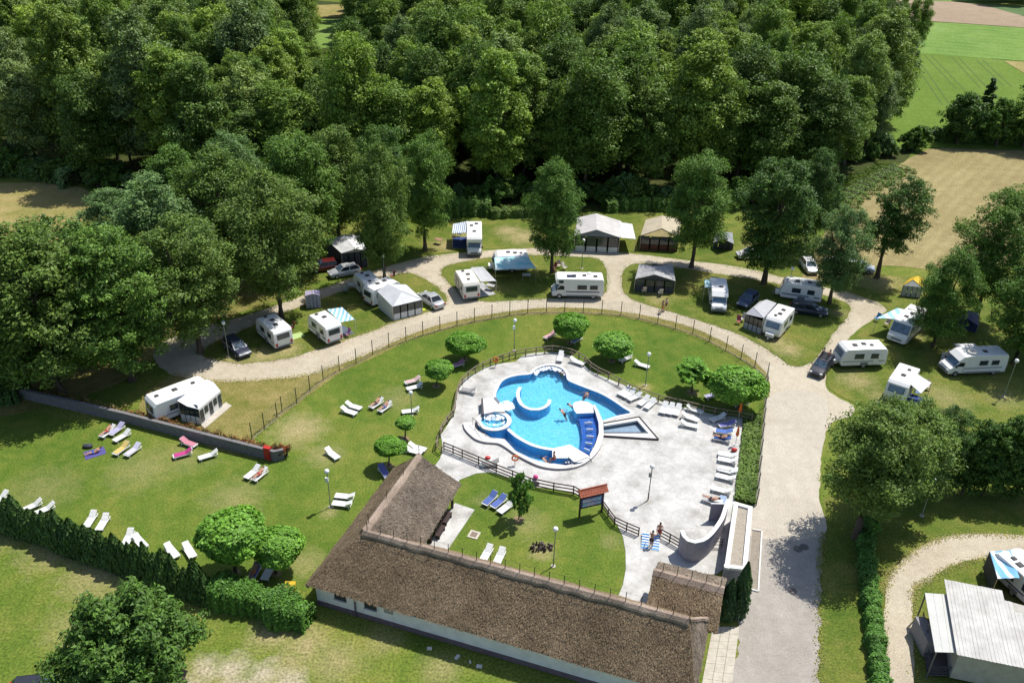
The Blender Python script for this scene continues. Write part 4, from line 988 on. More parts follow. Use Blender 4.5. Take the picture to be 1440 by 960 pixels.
# ------------------------------------------------------------------ wire fence round the pool lawn
FB = [(354.6,617),(372,603),(390,588),(397,579.5),(417.5,567),(436,550),(454.6,535),(477.5,521.7),(501,511),(524,499),(547,488),(571,480),(594.7,471.7),(618.7,464.6),(642.7,458),(667,452.5),(691.7,447.7),(716.7,443.5),(742,440.5),(768,440),(793.7,440),(820,440),(846,441.5),(873,443.5),(899,447.7),(924.5,455),(949.5,462.5),(974,469.5),(997.5,480),(1020.5,492.5),(1041.7,505),(1061,516),(1078,531)]
F2 = [(1078,531),(1076.5,552),(1075,573),(1073,595),(1071,617),(1069,640),(1067,664),(1065,688),(1063,711)]
m_gpost = mat('green_post', (.04, .065, .05), .5)
m_wire = mat('fence_wire', (.07, .10, .08), .6)
def wire_fence(label, px, hgt=1.9, wires=9):
    P_ = [G(x, y) for x, y in px]
    t = thing('wire_fence', label, 'fence', P_[0])
    pm = MB().tube([(0, 0, -.1), (0, 0, hgt)], .048, 8).sphere((0, 0, hgt), .055, 8, 5).mesh('post', m_gpost)
    for p in P_: inst('post', pm, t, p - P_[0])
    for i in range(len(P_) - 1):
        a, b = P_[i] - P_[0], P_[i + 1] - P_[0]; mb = MB(); d = b - a; n = int(d.length / .3)
        for k in range(wires):
            z = .08 + (hgt - .15) * k / (wires - 1)
            mb.bar(a + Vector((0, 0, z)), b + Vector((0, 0, z)), .009)
        for k in range(1, n): mb.bar(a + d * k / n + Vector((0, 0, .08)), a + d * k / n + Vector((0, 0, hgt - .07)), .006)
        mb.build('wire_panel', m_wire, t)
        MB().bar(a + Vector((0, 0, .04)), b + Vector((0, 0, .04)), .06, .1).build('kerb_board', mat('kerb_concrete', (.30, .27, .22), .9), t)
    return t
wire_fence('long curved wire fence with dark posts between lawn and gravel road', FB)
wire_fence('green wire fence running straight down beside the pale road', F2)
# ------------------------------------------------------------------ lamp posts
m_lpost = mat('lamp_pole', (.28, .33, .28), .45, metal=.3); m_globe = mat('lamp_globe', (.82, .82, .80), .25, .03)
m_base = mat('concrete_base', (.5, .45, .38), .9)
def hgt_of(bx, by, ty):
    g = G(bx, by); lo, hi = 0, 40
    for _ in range(40):
        m = (lo + hi) / 2
        if PX((g.x, g.y, m))[1] > ty: lo = m
        else: hi = m
    return lo
def lamp(bx, by, h, label, box=False, dark=False):
    p = G(bx, by); t = thing('street_lamp', label, 'street lamp', p, 0, 'globe street lamps')
    mt = m_gpost if dark else m_lpost
    MB().tube([(0, 0, 0), (0, 0, .9), (0, 0, .92), (0, 0, h - .3)], [.06, .06, .042, .04], 8).build('pole', mt, t, smooth=True)
    MB().tube([(0, 0, h - .32), (0, 0, h - .2)], .07, 8).build('collar', mt, t)
    MB().sphere((0, 0, h - .03), .22, 14, 10).build('globe', m_globe, t, smooth=True)
    MB().tube([(0, 0, -.02), (0, 0, .07)], .2, 10).build('base', m_base, t)
    if box: MB().box((-.08, 0, h - .95), (.26, .2, .42)).build('loudspeaker', m_globe if not dark else mat('grey_box', (.3, .3, .3), .6), t)
    return t
lamp(322, 502, 4.4, 'globe lamp beside the dark car at the left end of the camp')
lamp(541, 399, 4.0, 'globe lamp beside the tall olive tree on the left camp island')
lamp(818, 378, 4.3, 'globe lamp in front of the grey shelter tent on the middle island')
lamp(723, 493, 4.0, 'globe lamp on the lawn above the pool railing', True)
lamp(907.5, 542, 4.0, 'globe lamp on the lawn right of the pool behind the railing')
lamp(465, 713, 4.0, 'globe lamp with small box on the lawn left of the thatched roof', True)
lamp(778, 796, 4.0, 'globe lamp on the small lawn beside the stump')
lamp(911, 704, 3.9, 'thin dark lamp standing alone on the pale pool deck', True, True)
lamp(1411, 558, 4.6, 'leaning looking globe lamp at the right edge under the dark trees')
lamp(1296, 725, 4.0, 'globe lamp in front of the thuja row at the lower right')
lamp(1107, 415, 3.9, 'globe lamp left of the blue caravan on the right island')
lamp(579, 584, 2.8, 'small green lamp behind the tiny ball tree on the lawn', dark=False)
# ------------------------------------------------------------------ ball trees
BALLS = []
for i in range(3):
    cm = ball_mesh('ball_crown', 400 + i, 11000, .115, LM['ball'])
    BALLS.append(cm)
def pxscale(b): return abs(PX(b + Vector((.5, 0, 0)))[0] - PX(b - Vector((.5, 0, 0)))[0])
def ball(cx, cy, wd, hd, bx, by, label, k=0, name='ball_tree', crown=None, tr=.07):
    b = G(bx, by); s = pxscale(b); r = wd / 2 / s; d = b - Vector((0, 0, CAMH)); el = math.asin(-d.z / d.length)
    rz = math.sqrt(max((hd / 2 / s) ** 2 - (r * math.sin(el)) ** 2, (r * .45) ** 2)) / math.cos(el); rz = min(rz, r * (1.8 if 'young' in name else 1.1)) * (.98 if 'young' in name else .86)
    lo, hi = 0, 12
    for _ in range(30):
        m = (lo + hi) / 2
        if PX((b.x, b.y, m))[1] > cy: lo = m
        else: hi = m
    zc = max(lo, rz * 1.2); dx = G(cx, cy, zc) - Vector((b.x, b.y, zc)); dx.z = 0
    if dx.length > .8: dx = dx.normalized() * .8
    t = thing(name, label, 'tree', b, 0)
    o = inst('crown', crown or BALLS[k % 3], t, (dx.x, dx.y, zc), (0, 0, k * 1.3), (r, r, rz))
    MB().tube([(0, 0, -.05), (dx.x * .4, dx.y * .4, zc * .5), (dx.x, dx.y, zc)], [tr * 1.3, tr, tr * .7], 7).build('trunk', m_bark, t)
    MB().tube([(0, 0, 0), (0, 0, .035)], .45, 12).build('soil_ring', mat('soil', (.26, .19, .11), .95), t)
    return t
ball(655, 482, 52, 38, 653, 506, 'clipped ball tree left of the pool shading pink and purple towels', 0)
ball(617, 519, 38, 32, 613.5, 543, 'clipped ball tree left of the pool with a round shadow beside two loungers', 1)
ball(571, 594, 28, 22, 569.5, 617, 'smallest clipped ball tree, in front of the small green lamp', 2)
ball(549, 627, 42, 33, 546.5, 655, 'clipped ball tree just above the tip of the thatched roof', 0)
ball(803, 457, 49, 40, 801, 483, 'clipped ball tree topmost on the lawn above the pool', 1)
ball(865, 484, 54, 40, 860, 508, 'wide clipped ball tree right above the pool beside white loungers', 2)
ball(976, 520, 62, 48, 972.5, 552, 'loose shaped young tree right of the pool behind the railing', 1, 'ball_tree', crown_mesh('loose_crown', 433, 1.0, -1.0, 1.0, 26, 6500, .15, LM['ball'], 'egg', rb=(.28, .42), sub=7)[0])
ball(1039, 540, 74, 62, 1040, 574, 'largest rounded tree by the fence corner right of the pool', 0)
ball(327, 751, 90, 80, 331, 806, 'big clipped ball tree at the lower left, left one of the touching pair', 2, tr=.14)
ball(391, 768, 66, 62, 388, 806, 'clipped ball tree at the lower left, right one of the touching pair', 1, tr=.12)
yt, _, _ = crown_mesh('young_crown', 431, 1.0, -1.0, 1.0, 22, 3000, .14, LM['hedge'], 'egg', rb=(.22, .36), sub=7)
ball(732, 692, 42, 66, 729.5, 730, 'young slender tree on the small lawn beside the blue towel lounger', 0, 'young_tree', yt, .05)
# ------------------------------------------------------------------ hedges, thujas, cypresses
TH = [thuja_mesh('thuja_crown', 440 + i, .66, 3.0, 3200, .2, LM['thuja'], 1.4 + .5 * i) for i in range(3)]
tst = MB().tube([(0, 0, 0), (0, 0, 1.6)], [.06, .03], 6).mesh('stem', m_bark)
HL = smooth_poly([G(x, y).to_2d() for x, y in [(-60,718),(0,740),(60,759),(100,775),(150,792),(200,813),(250,831),(292,846)]], .72, False)
rnd = random.Random(12)
for i, p in enumerate(HL):
    t = thing('thuja', 'dark thuja in the hedge row along the lower left lawn', 'hedge plant', (p.x, p.y, 0), rnd.uniform(0, 6), 'thujas of the left hedge row')
    t.scale = (rnd.uniform(.95, 1.35),) * 2 + (rnd.uniform(.95, 1.38),)
    inst('foliage', TH[i % 3], t); inst('stem', tst, t)
def hedge(label, px, wdt, h, m, n, leaf, seed, name='hedge', wob=.08):
    line = smooth_poly([G(x, y).to_2d() for x, y in px], .45, False); g = np.random.default_rng(seed)
    L_ = np.array([(p.x, p.y) for p in line]); t = thing(name, label, 'hedge', (L_[0][0], L_[0][1], 0))
    i = g.integers(0, len(L_) - 1, n); f = g.random(n); base = L_[i] * (1 - f)[:, None] + L_[i + 1] * f[:, None]
    d = L_[i + 1] - L_[i]; d /= np.linalg.norm(d, axis=1)[:, None] + 1e-9; nr = np.stack([-d[:, 1], d[:, 0]], 1)
    a = g.uniform(0, np.pi, n); k = 1 + wob * np.sin(base[:, 0] * 1.9 + base[:, 1] * 1.3) + .16 * np.sin(base[:, 0] * 3.1 + base[:, 1] * 2.3) + .1 * np.sin(base[:, 0] * 7 - base[:, 1] * 9) + g.normal(0, .07, n)
    c, s_ = np.cos(a), np.sin(a); sq = 1 / np.maximum(np.abs(c), np.abs(s_)) ** .6
    off = c * sq * wdt / 2 * k; z = np.maximum(.05, s_ * sq * h * (k * .5 + .5) * .92)
    low = g.random(n) < .35; z[low] *= g.random(low.sum())
    p = np.stack([base[:, 0] + nr[:, 0] * off - L_[0][0], base[:, 1] + nr[:, 1] * off - L_[0][1], z], 1)
    nv = np.stack([nr[:, 0] * c, nr[:, 1] * c, s_ + .3], 1) + g.normal(size=(n, 3)) * .45; nv /= np.linalg.norm(nv, axis=1)[:, None]
    u = g.normal(size=(n, 3)); u -= (u * nv).sum(1)[:, None] * nv; u /= np.linalg.norm(u, axis=1)[:, None]; q = np.cross(nv, u)
    sz = (leaf * g.uniform(.6, 1.4, n))[:, None]
    V = np.stack([p - u * sz * .6, p - q * sz * .35, p + u * sz * .6, p + q * sz * .35], 1).reshape(-1, 3)
    me = bpy.data.meshes.new('foliage'); me.vertices.add(len(V)); me.vertices.foreach_set('co', V.ravel().astype(np.float32))
    me.loops.add(n * 4); me.loops.foreach_set('vertex_index', np.arange(n * 4, dtype=np.int32)); me.polygons.add(n)
    me.polygons.foreach_set('loop_start', np.arange(0, n * 4, 4, dtype=np.int32)); me.update(calc_edges=True); me.materials.append(m)
    inst('foliage', me, t)
    core = MB(); strip(core, [Vector((p.x - L_[0][0], p.y - L_[0][1])) for p in line][2:-3], wdt * .5, 0, h * .62); core.build('branches', mat('twigs', (.05, .055, .02), .95), t)
    return t
hedge('light green leafy hedge between the ball tree pair and the thatched house', [(285,838),(330,846),(380,860),(436,880)], 2.0, 2.2, LM['hedge'], 26000, .17, 1, wob=.24)
hedge('long ivy green hedge along the right grass strip beside the looping path', [(1213,738),(1217,790),(1224,860),(1232,930),(1242,1010)], 1.15, 1.25, LM['hedge'], 22000, .17, 2)
hedge('dark clipped hedge block at the left picture edge above the wall', [(-60,562),(-20,568),(22,560),(30,545)], 2.0, 2.0, LM['thuja'], 12000, .2, 9)
hedge('low trimmed hedge behind the empty pitch below the forest', [(690,306),(725,304),(765,303)], 1.6, 1.6, LM['olive'], 9000, .2, 3)
hedge('bushy shrub row at the forest edge behind the motorhome with checked awning', [(600,312),(640,300),(690,300)], 3, 2.6, LM['mid'], 9000, .3, 4, 'shrub_row')
hedge('green shrub row behind the grey shelter tent', [(850,296),(900,292),(960,296)], 2.6, 2.0, LM['mid'], 8000, .3, 5, 'shrub_row')
hedge('bright green undergrowth strip along the stubble field', [(1150,320),(1180,286),(1225,255),(1262,236)], 5.0, .9, leaf_mat('tall_grass', (.10, .19, .025), (.13, .22, .03)), 16000, .22, 6, 'shrub_row', wob=.3)
hedge('shrubs at the edge of the cut meadow on the left', [(-10,236),(40,244),(80,250),(108,262)], 4, 3, LM['grey'], 9000, .35, 7, 'shrub_row')
hedge('row of bushes at the far end of the stubble field', [(1300,196),(1360,198),(1440,203),(1560,206)], 3.2, 2.4, LM['dark'], 16000, .35, 8, 'shrub_row')
TT = [crown_mesh('tall_thuja_crown', 450 + i, 1.75, .2, 8.4, 30, 14000, .19, LM['dark'], 'column', rb=(.35, .55), sub=12, updir=.4)[0] for i in range(3)]
ORD = ['first', 'second', 'third', 'fourth', 'fifth', 'sixth']
for i, (bx, by, s) in enumerate([(1352,694,1.0),(1381,697,.92),(1404,697,.98),(1428,700,1.0),(1452,700,1.05),(1477,700,1)]):
    t = thing('tall_thuja', ORD[i] + ' tall dark thuja from the left in the row at the right edge', 'tree', G(bx, by), i * 1.1, 'tall thujas in the right row'); t.scale = (s, s, s * (1 + .04 * (i % 3)))
    inst('crown', TT[i % 3], t); inst('trunk', tst, t, (0, 0, -.05), (0, 0, 0), (2.5, 2.5, 2))
for i, (bx, by, h, r, lab) in enumerate([(1020,868,4.0,.62,'shorter dark cypress beside the thatched porch'), (1037,864,5.4,.66,'taller dark cypress in front of the flat roofed white block')]):
    cm = thuja_mesh('cypress_crown', 460 + i, r, h, 6000, .2, LM['conifer'], 2.2)
    t = thing('cypress', lab, 'tree', G(bx, by)); inst('crown', cm, t); inst('trunk', tst, t)
# trees beyond the stubble field and by the fields
for i, (bx, by, h, r, m, lab) in enumerate([(1345,203,11,5,'dark','dark rounded tree at the far edge of the stubble field'),(1372,200,13,2.2,'conifer','narrow dark spruce behind the far edge of the stubble field'),
    (1400,206,10,5,'mid','bushy tree at the far edge of the stubble field near the right border'),(1438,208,14,6,'mid','large tree at the right border beyond the stubble field'),(1490,210,15,6.5,'dark','big tree just outside the right border beyond the stubble field')]):
    pr = tree_proto('field_tree', 470 + i, r, h, h * .08, 26, 9000, .4, LM[m], 'dome' if r > 3 else 'cone', .25)
    plant_tree('field_tree', pr, G(bx, by), 0, 1.0, lab)
for i, (bx, by, lab) in enumerate([(1256,72,'thin loose tree on the field edge, left of a bare gap'),(1272,74,'thin loose tree on the field edge in the middle'),(1288,72,'thin loose tree on the field edge, rightmost'),(1238,66,'slender tree at the upper forest corner')]):
    plant_tree('field_edge_tree', FP[(2, 8, 6, 2)[i]], G(bx, by), i, (.5, .5, .72), lab)
FRW = pxpoly([(1348,-2),(1395,8),(1440,8.5),(1640,10),(1640,-12),(1348,-16)])
fw = []
rnd = random.Random(9)
while len(fw) < 60:
    q = (rnd.uniform(150, 420), rnd.uniform(330, 560))
    if inside(q, FRW): fw.append(q)
far_wood(fw).name = 'distant_wood'
# bushes at the forest foot
BU = [crown_mesh('bush_crown', 480 + i, 2.4, 0, 3.6, 16, 4500, .32, LM[m], 'dome', rb=(.35, .55), sub=6)[0] for i, m in enumerate(['dark', 'mid', 'grey', 'olive'])]
rnd = random.Random(21); k = 0
for x0, x1, y0, y1, n in [(-30, 120, 246, 256, 9), (120, 330, 262, 290, 14), (560, 700, 284, 296, 10), (690, 960, 278, 290, 18), (960, 1170, 284, 294, 14), (1165, 1300, 240, 206, 8)]:
    for j in range(n):
        f = (j + rnd.uniform(.1, .9)) / n; b = G(x0 + (x1 - x0) * f, y0 + (y1 - y0) * f + rnd.uniform(-6, 3)); k += 1
        t = thing('bush', 'dark green bush at the foot of the forest edge', 'bush', b, rnd.uniform(0, 6), 'bushes along the forest edge'); s = rnd.uniform(.7, 1.3); t.scale = (s, s, s * rnd.uniform(.8, 1.3))
        inst('foliage', BU[k % 4], t); inst('stem', tst, t)
# ------------------------------------------------------------------ long garden wall at the left, with its planting
wl = [G(x, y).to_2d() for x, y in [(20,557),(60,566),(180,594),(290,623),(388,648),(400,645)]]
gw = thing('garden_wall', 'long low dark wall between the left lawn and the caravan pitch', 'wall', (wl[0].x, wl[0].y, 0))
m_gw = mat('dark_wall', (.20, .185, .20), .85, .15, 2.5, bump=.2)
b = MB(); strip(b, wl, .25, 0, 1.1); b.build('wall', m_gw, gw, world=True)
b = MB(); strip(b, wl, .34, 1.102, 1.18); b.build('wall_coping', mat('wall_coping', (.20, .19, .19), .85), gw, world=True)
def scatter(name, pts, n, z, leaf, m, seed, zr=.4):
    g = np.random.default_rng(seed); L_ = np.array(pts); i = g.integers(0, len(L_) - 1, n); f = g.random(n)
    base = L_[i] * (1 - f)[:, None] + L_[i + 1] * f[:, None] + g.normal(0, .16, (n, 2))
    h = zr * np.abs(np.sin(base[:, 0] * 2.1) * np.sin(base[:, 1] * 3.3 + 1)) * g.random(n)
    p = np.stack([base[:, 0], base[:, 1], z + h], 1); nv = g.normal(size=(n, 3)) + np.array([0, 0, .8]); nv /= np.linalg.norm(nv, axis=1)[:, None]
    u = g.normal(size=(n, 3)); u -= (u * nv).sum(1)[:, None] * nv; u /= np.linalg.norm(u, axis=1)[:, None]; q = np.cross(nv, u); sz = (leaf * g.uniform(.6, 1.4, n))[:, None]
    V = np.stack([p - u * sz * .6, p - q * sz * .4, p + u * sz * .6, p + q * sz * .4], 1).reshape(-1, 3)
    b = MB(); b.add(V.tolist(), [tuple(range(4 * j, 4 * j + 4)) for j in range(n)]); o = b.build(name, m); o['kind'] = 'stuff'; return o
back = [(p.x + .3, p.y + .45) for p in wl]
scatter('flower_bed', back[1:], 5200, .75, .16, leaf_mat('wall_plants', (.17, .15, .05), (.2, .14, .06)), 5, .8)
scatter('red_flowers', back[2:], 900, 1.0, .12, leaf_mat('red_petals', (.34, .07, .045), (.36, .12, .05), jit=.3), 6, .6)
p = G(378, 646); cab = thing('hydrant_cabinet', 'bright red cabinet standing at the right end of the dark garden wall', 'cabinet', p, R(-16))
m_red = mat('red_paint', (.50, .035, .03), .4, .08, 3)
MB().box((0, 0, .72), (.62, .34, 1.3)).build('body', m_red, cab); MB().box((0, 0, 1.41), (.7, .42, .08)).build('roof', m_red, cab)
MB().box((0, -.18, .72), (.5, .03, 1.1)).build('door', m_red, cab); MB().box((.16, -.21, .75), (.05, .04, .14)).build('handle', m_steel, cab); MB().box((0, 0, .035), (.5, .3, .07)).build('plinth', m_plinth, cab)
for i, (x, y) in enumerate([(390,640),(396,644),(402,640)]):
    t = thing('flower_pot', ['red leaved pot plant next to the red cabinet', 'low pot plant at the very end of the garden wall', 'pot plant behind the end of the garden wall'][i], 'plant', G(x, y))
    MB().tube([(0, 0, 0), (0, 0, .45)], [.2, .27], 10).build('pot', mat('dark_pot', (.07, .05, .05), .7), t)
    cm = crown_mesh('pot_leaves', 500 + i, .42, .4, 1.1, 8, 500, .14, leaf_mat('red_leaves', (.22, .06, .05), (.12, .1, .04)), 'dome', rb=(.4, .6), sub=4)[0]; inst('leaves', cm, t)
# ground cover strip beside the straight fence
gc = pxpoly([(1047,588),(1070,584),(1067,640),(1061,711),(1033,703),(1038,665),(1043,620)])
g = random.Random(4); bb = MB(); xs = [p.x for p in gc]; ysx = [p.y for p in gc]; n = 0
while n < 5200:
    q = (g.uniform(min(xs), max(xs)), g.uniform(min(ysx), max(ysx)))
    if inside(q, gc):
        z = g.uniform(.05, .42); s = g.uniform(.08, .2); a = g.uniform(0, 6.28); dx, dy = math.cos(a) * s, math.sin(a) * s; tz = g.uniform(-.1, .1)
        bb.add([(q[0] - dx, q[1] - dy, z - tz), (q[0] + dy * .6, q[1] - dx * .6, z + .03), (q[0] + dx, q[1] + dy, z + tz), (q[0] - dy * .6, q[1] + dx * .6, z + .03)], [(0, 1, 2, 3)]); n += 1
o = bb.build('ground_cover', LM['olive']); o['kind'] = 'stuff'
# ivy on the broad tree's trunk
scatter('ivy', [(G(1209,768).x + .9, G(1209,768).y + .1), (G(1209,768).x + 1.0, G(1209,768).y + .6)], 1500, .0, .2, LM['hedge'], 8, 5.0)
# tufts of grass along the edges of gravel and paths
def tufts(pxl, n, seed, m, spread=.25):
    g = random.Random(seed); line = [G(x, y).to_2d() for x, y in pxl]; bb = MB()
    for _ in range(n):
        i = g.randrange(len(line) - 1); p = line[i].lerp(line[i + 1], g.random()); q = (p.x + g.gauss(0, spread), p.y + g.gauss(0, spread)); a = g.uniform(0, 6.28); s = g.uniform(.025, .065); h = g.uniform(.01, .04)
        dx, dy = math.cos(a) * s, math.sin(a) * s
        bb.add([(q[0] - dx, q[1] - dy, .058), (q[0] + dy, q[1] - dx, .058 + h * .3), (q[0] + dx, q[1] + dy, .058 + h), (q[0] - dy, q[1] + dx, .058 + h * .3)], [(0, 1, 2, 3)])
    o = bb.build('grass_tufts', m); o['kind'] = 'stuff'
m_tuft = leaf_mat('grass_blades', (.2, .23, .045), (.26, .25, .06)); m_tuft2 = leaf_mat('dry_blades', (.38, .33, .13), (.33, .3, .1))
for i in range(3): tufts([PX((a.x, a.y, 0)) for a in ISL[i]], 2600, 60 + i, m_tuft2 if i == 0 else m_tuft)
tufts(FB, 3000, 70, m_tuft2, .3); tufts([(1158,750),(1153,800),(1152,960)], 900, 71, m_tuft, .2)
tufts([(1243,960),(1244,830),(1252,806),(1270,786),(1296,767),(1330,755),(1370,751),(1440,754)], 1500, 72, m_tuft2, .2); tufts([(1288,960),(1284,845),(1290,824),(1308,815),(1338,796),(1385,784),(1440,786)], 1200, 73, m_tuft2, .2)
tufts([(220,490),(285,460),(375,434),(470,400),(560,371),(650,355),(760,349),(900,358),(1010,371),(1100,390),(1185,409),(1247,433)], 3000, 74, m_tuft, .3)
tufts([(240,525),(300,536),(370,535),(430,528),(480,512),(580,470),(668,446),(768,433),(873,438),(970,460),(1045,496),(1082,545)], 3000, 75, m_tuft2, .25)
# ------------------------------------------------------------------ vehicles
m_van = mat('white_van_paint', (.80, .79, .76), .35, .04, 2.5, spec=.4)
m_cream = mat('cream_van_paint', (.76, .72, .64), .4, .05, 2.5)
m_grey = mat('grey_plastic', (.22, .22, .23), .6, .1, 5)
m_black = mat('black_rubber', (.025, .025, .027), .75, .15, 9)
m_alu = mat('wheel_alloy', (.55, .55, .56), .35, .06, metal=.7)
m_bluestripe = mat('navy_trim', (.05, .06, .13), .5); m_greystripe = mat('grey_trim', (.35, .35, .37), .5)
m_redl = mat('red_lamp', (.5, .03, .02), .3); m_ambl = mat('head_lamp', (.72, .74, .76), .15, .04)
m_hatch = mat('smoked_hatch', (.10, .09, .09), .25, .1, 5)
m_wframe = mat('window_trim', (.12, .12, .13), .5)
GL = glass_mat(); GLB = glass_mat('windscreen_glass', (.07, .11, .15))
WHEEL = {}
def wheel_mesh(r, w):
    k = (r, w)
    if k not in WHEEL:
        WHEEL[k] = (MB().tube([(0, -w / 2, 0), (0, -w / 2 + .03, 0), (0, w / 2 - .03, 0), (0, w / 2, 0)], [r * .92, r, r, r * .92], 16).mesh('tyre', m_black, True),
                    MB().tube([(0, -w / 2 - .012, 0), (0, w / 2 + .012, 0)], r * .6, 12).mesh('rim', m_alu))
    return WHEEL[k]
def wheels(t, xs, hw, r=.33, w=.2):
    tm, rm = wheel_mesh(r, w)
    for x in xs:
        for s in (-1, 1):
            o = inst('wheel', tm, t, (x, s * (hw - w / 2), r)); inst('rim', rm, o)
def shell(prof, W, inset=.07, rr=.10):
    """side profile (x, z) carried across the width with eased edges"""
    cx = sum(p[0] for p in prof) / len(prof); cz = sum(p[1] for p in prof) / len(prof); rings = []
    for y, k in ((-W / 2, inset), (-W / 2 + rr * .35, inset * .3), (-W / 2 + rr, 0), (W / 2 - rr, 0), (W / 2 - rr * .35, inset * .3), (W / 2, inset)):
        ring = []
        for x, z in prof:
            dx, dz = x - cx, z - cz; l = math.hypot(dx, dz)
            zz = z - (k * dz / l * 1.2 if dz > 0 else 0)
            ring.append(Vector((x - k * dx / l, y, zz)))
        rings.append(ring)
    return MB().loft(rings)
def side_window(t, x, z, w, h, y, frame=m_wframe, g=None):
    s = 1 if y > 0 else -1
    f = MB().box((x, y, z), (w + .1, .05, h + .1)).build('window', frame, t); MB().box((x, y + s * .02, z), (w, .04, h)).build('pane', g or GL, f)
def end_window(t, x, z, w, h, tilt=0.0, g=None, name='window', frame=m_wframe):
    s = 1 if x > 0 else -1; Mx = Matrix.Rotation(tilt * -s, 3, 'Y')
    f = MB().box((x, 0, z), (.05, w + .1, h + .1), M=Mx).build(name, frame, t); MB().box((x + s * .02, 0, z + .01), (.05, w, h), M=Mx).build('pane', g or GL, f)
def hatch(t, x, y, z, a=.5, b=.5, h=.09, m=None):
    f = MB().box((x, y, z + h / 2), (a, b, h)).build('roof_hatch', m_hatch if m is None else m, t); MB().box((x, y, z + h + .01), (a * .75, b * .75, .03)).build('hatch_lid', m_hatch, f)
def caravan(label, loc, rz, L=5.0, W=2.15, H=2.55, paint=None, trim=None, win=(( -1.2, .8), (.6, 1.0)), hatches=((-1.2, .1), (.2, -.1), (1.2, .2)), rear_win=True, hitch=True, awn_side=0, name='caravan', group='caravans on the pitches'):
    paint = paint or m_van; t = thing(name, label, 'caravan', loc, rz, group); h = L / 2
    prof = [(-h, .48), (-h - .02, 1.2), (-h + .06, H - .35), (-h + .3, H - .04), (0, H), (h - .7, H - .05), (h - .38, H - .3), (h - .02, 1.25), (h, .85), (h - .2, .46)]
    shell(prof, W).build('body', paint, t)
    MB().box((0, 0, .43), (L - .5, W - .3, .12)).build('chassis', m_grey, t)
    wheels(t, (-.15,), W / 2 - .03, .32)
    for s in (-1, 1):
        for x, w in win: side_window(t, x, 1.62, w, .55, s * (W / 2 + .0))
        if trim: MB().box((0, s * (W / 2 + .004), .98), (L - .5, .02, .13)).build('stripe', trim, t)
        MB().box((-.15, s * (W / 2 - .0), .66), (.9, .03, .34)).build('wheel_arch', m_grey, t)
        MB().box((-h - .03, s * (W / 2 - .22), .85), (.05, .24, .34)).build('tail_light', m_redl, t)
    side = 1 if awn_side >= 0 else -1
    d = MB().box((-h + 1.25, side * (W / 2 + .008), 1.35), (.62, .03, 1.65)).build('door', paint, t); MB().box((-h + 1.05, side * (W / 2 + .03), 1.3), (.05, .03, .14)).build('handle', m_grey, d)
    if rear_win: end_window(t, -h + .0, 1.72, W * .62, .55, .12)
    end_window(t, h - .19, 1.75, W * .7, .62, .345, GLB)
    MB().box((-h - .03, 0, .52), (.08, W - .2, .14)).build('bumper', m_grey, t)
    for x, y in hatches: hatch(t, x, y, H - .03, .5 if abs(x) < 1 else .36, .5 if abs(x) < 1 else .36)
    if hitch:
        b = MB(); b.bar((h - .3, .5, .42), (h + 1.0, 0, .44), .07); b.bar((h - .3, -.5, .42), (h + 1.0, 0, .44), .07); b.tube([(h + .75, 0, 0), (h + .75, 0, .7)], .03, 6); b.build('drawbar', m_grey, t)
        MB().box((h + .25, 0, .68), (.5, 1.0, .42)).build('gas_box', paint, t)
    return t
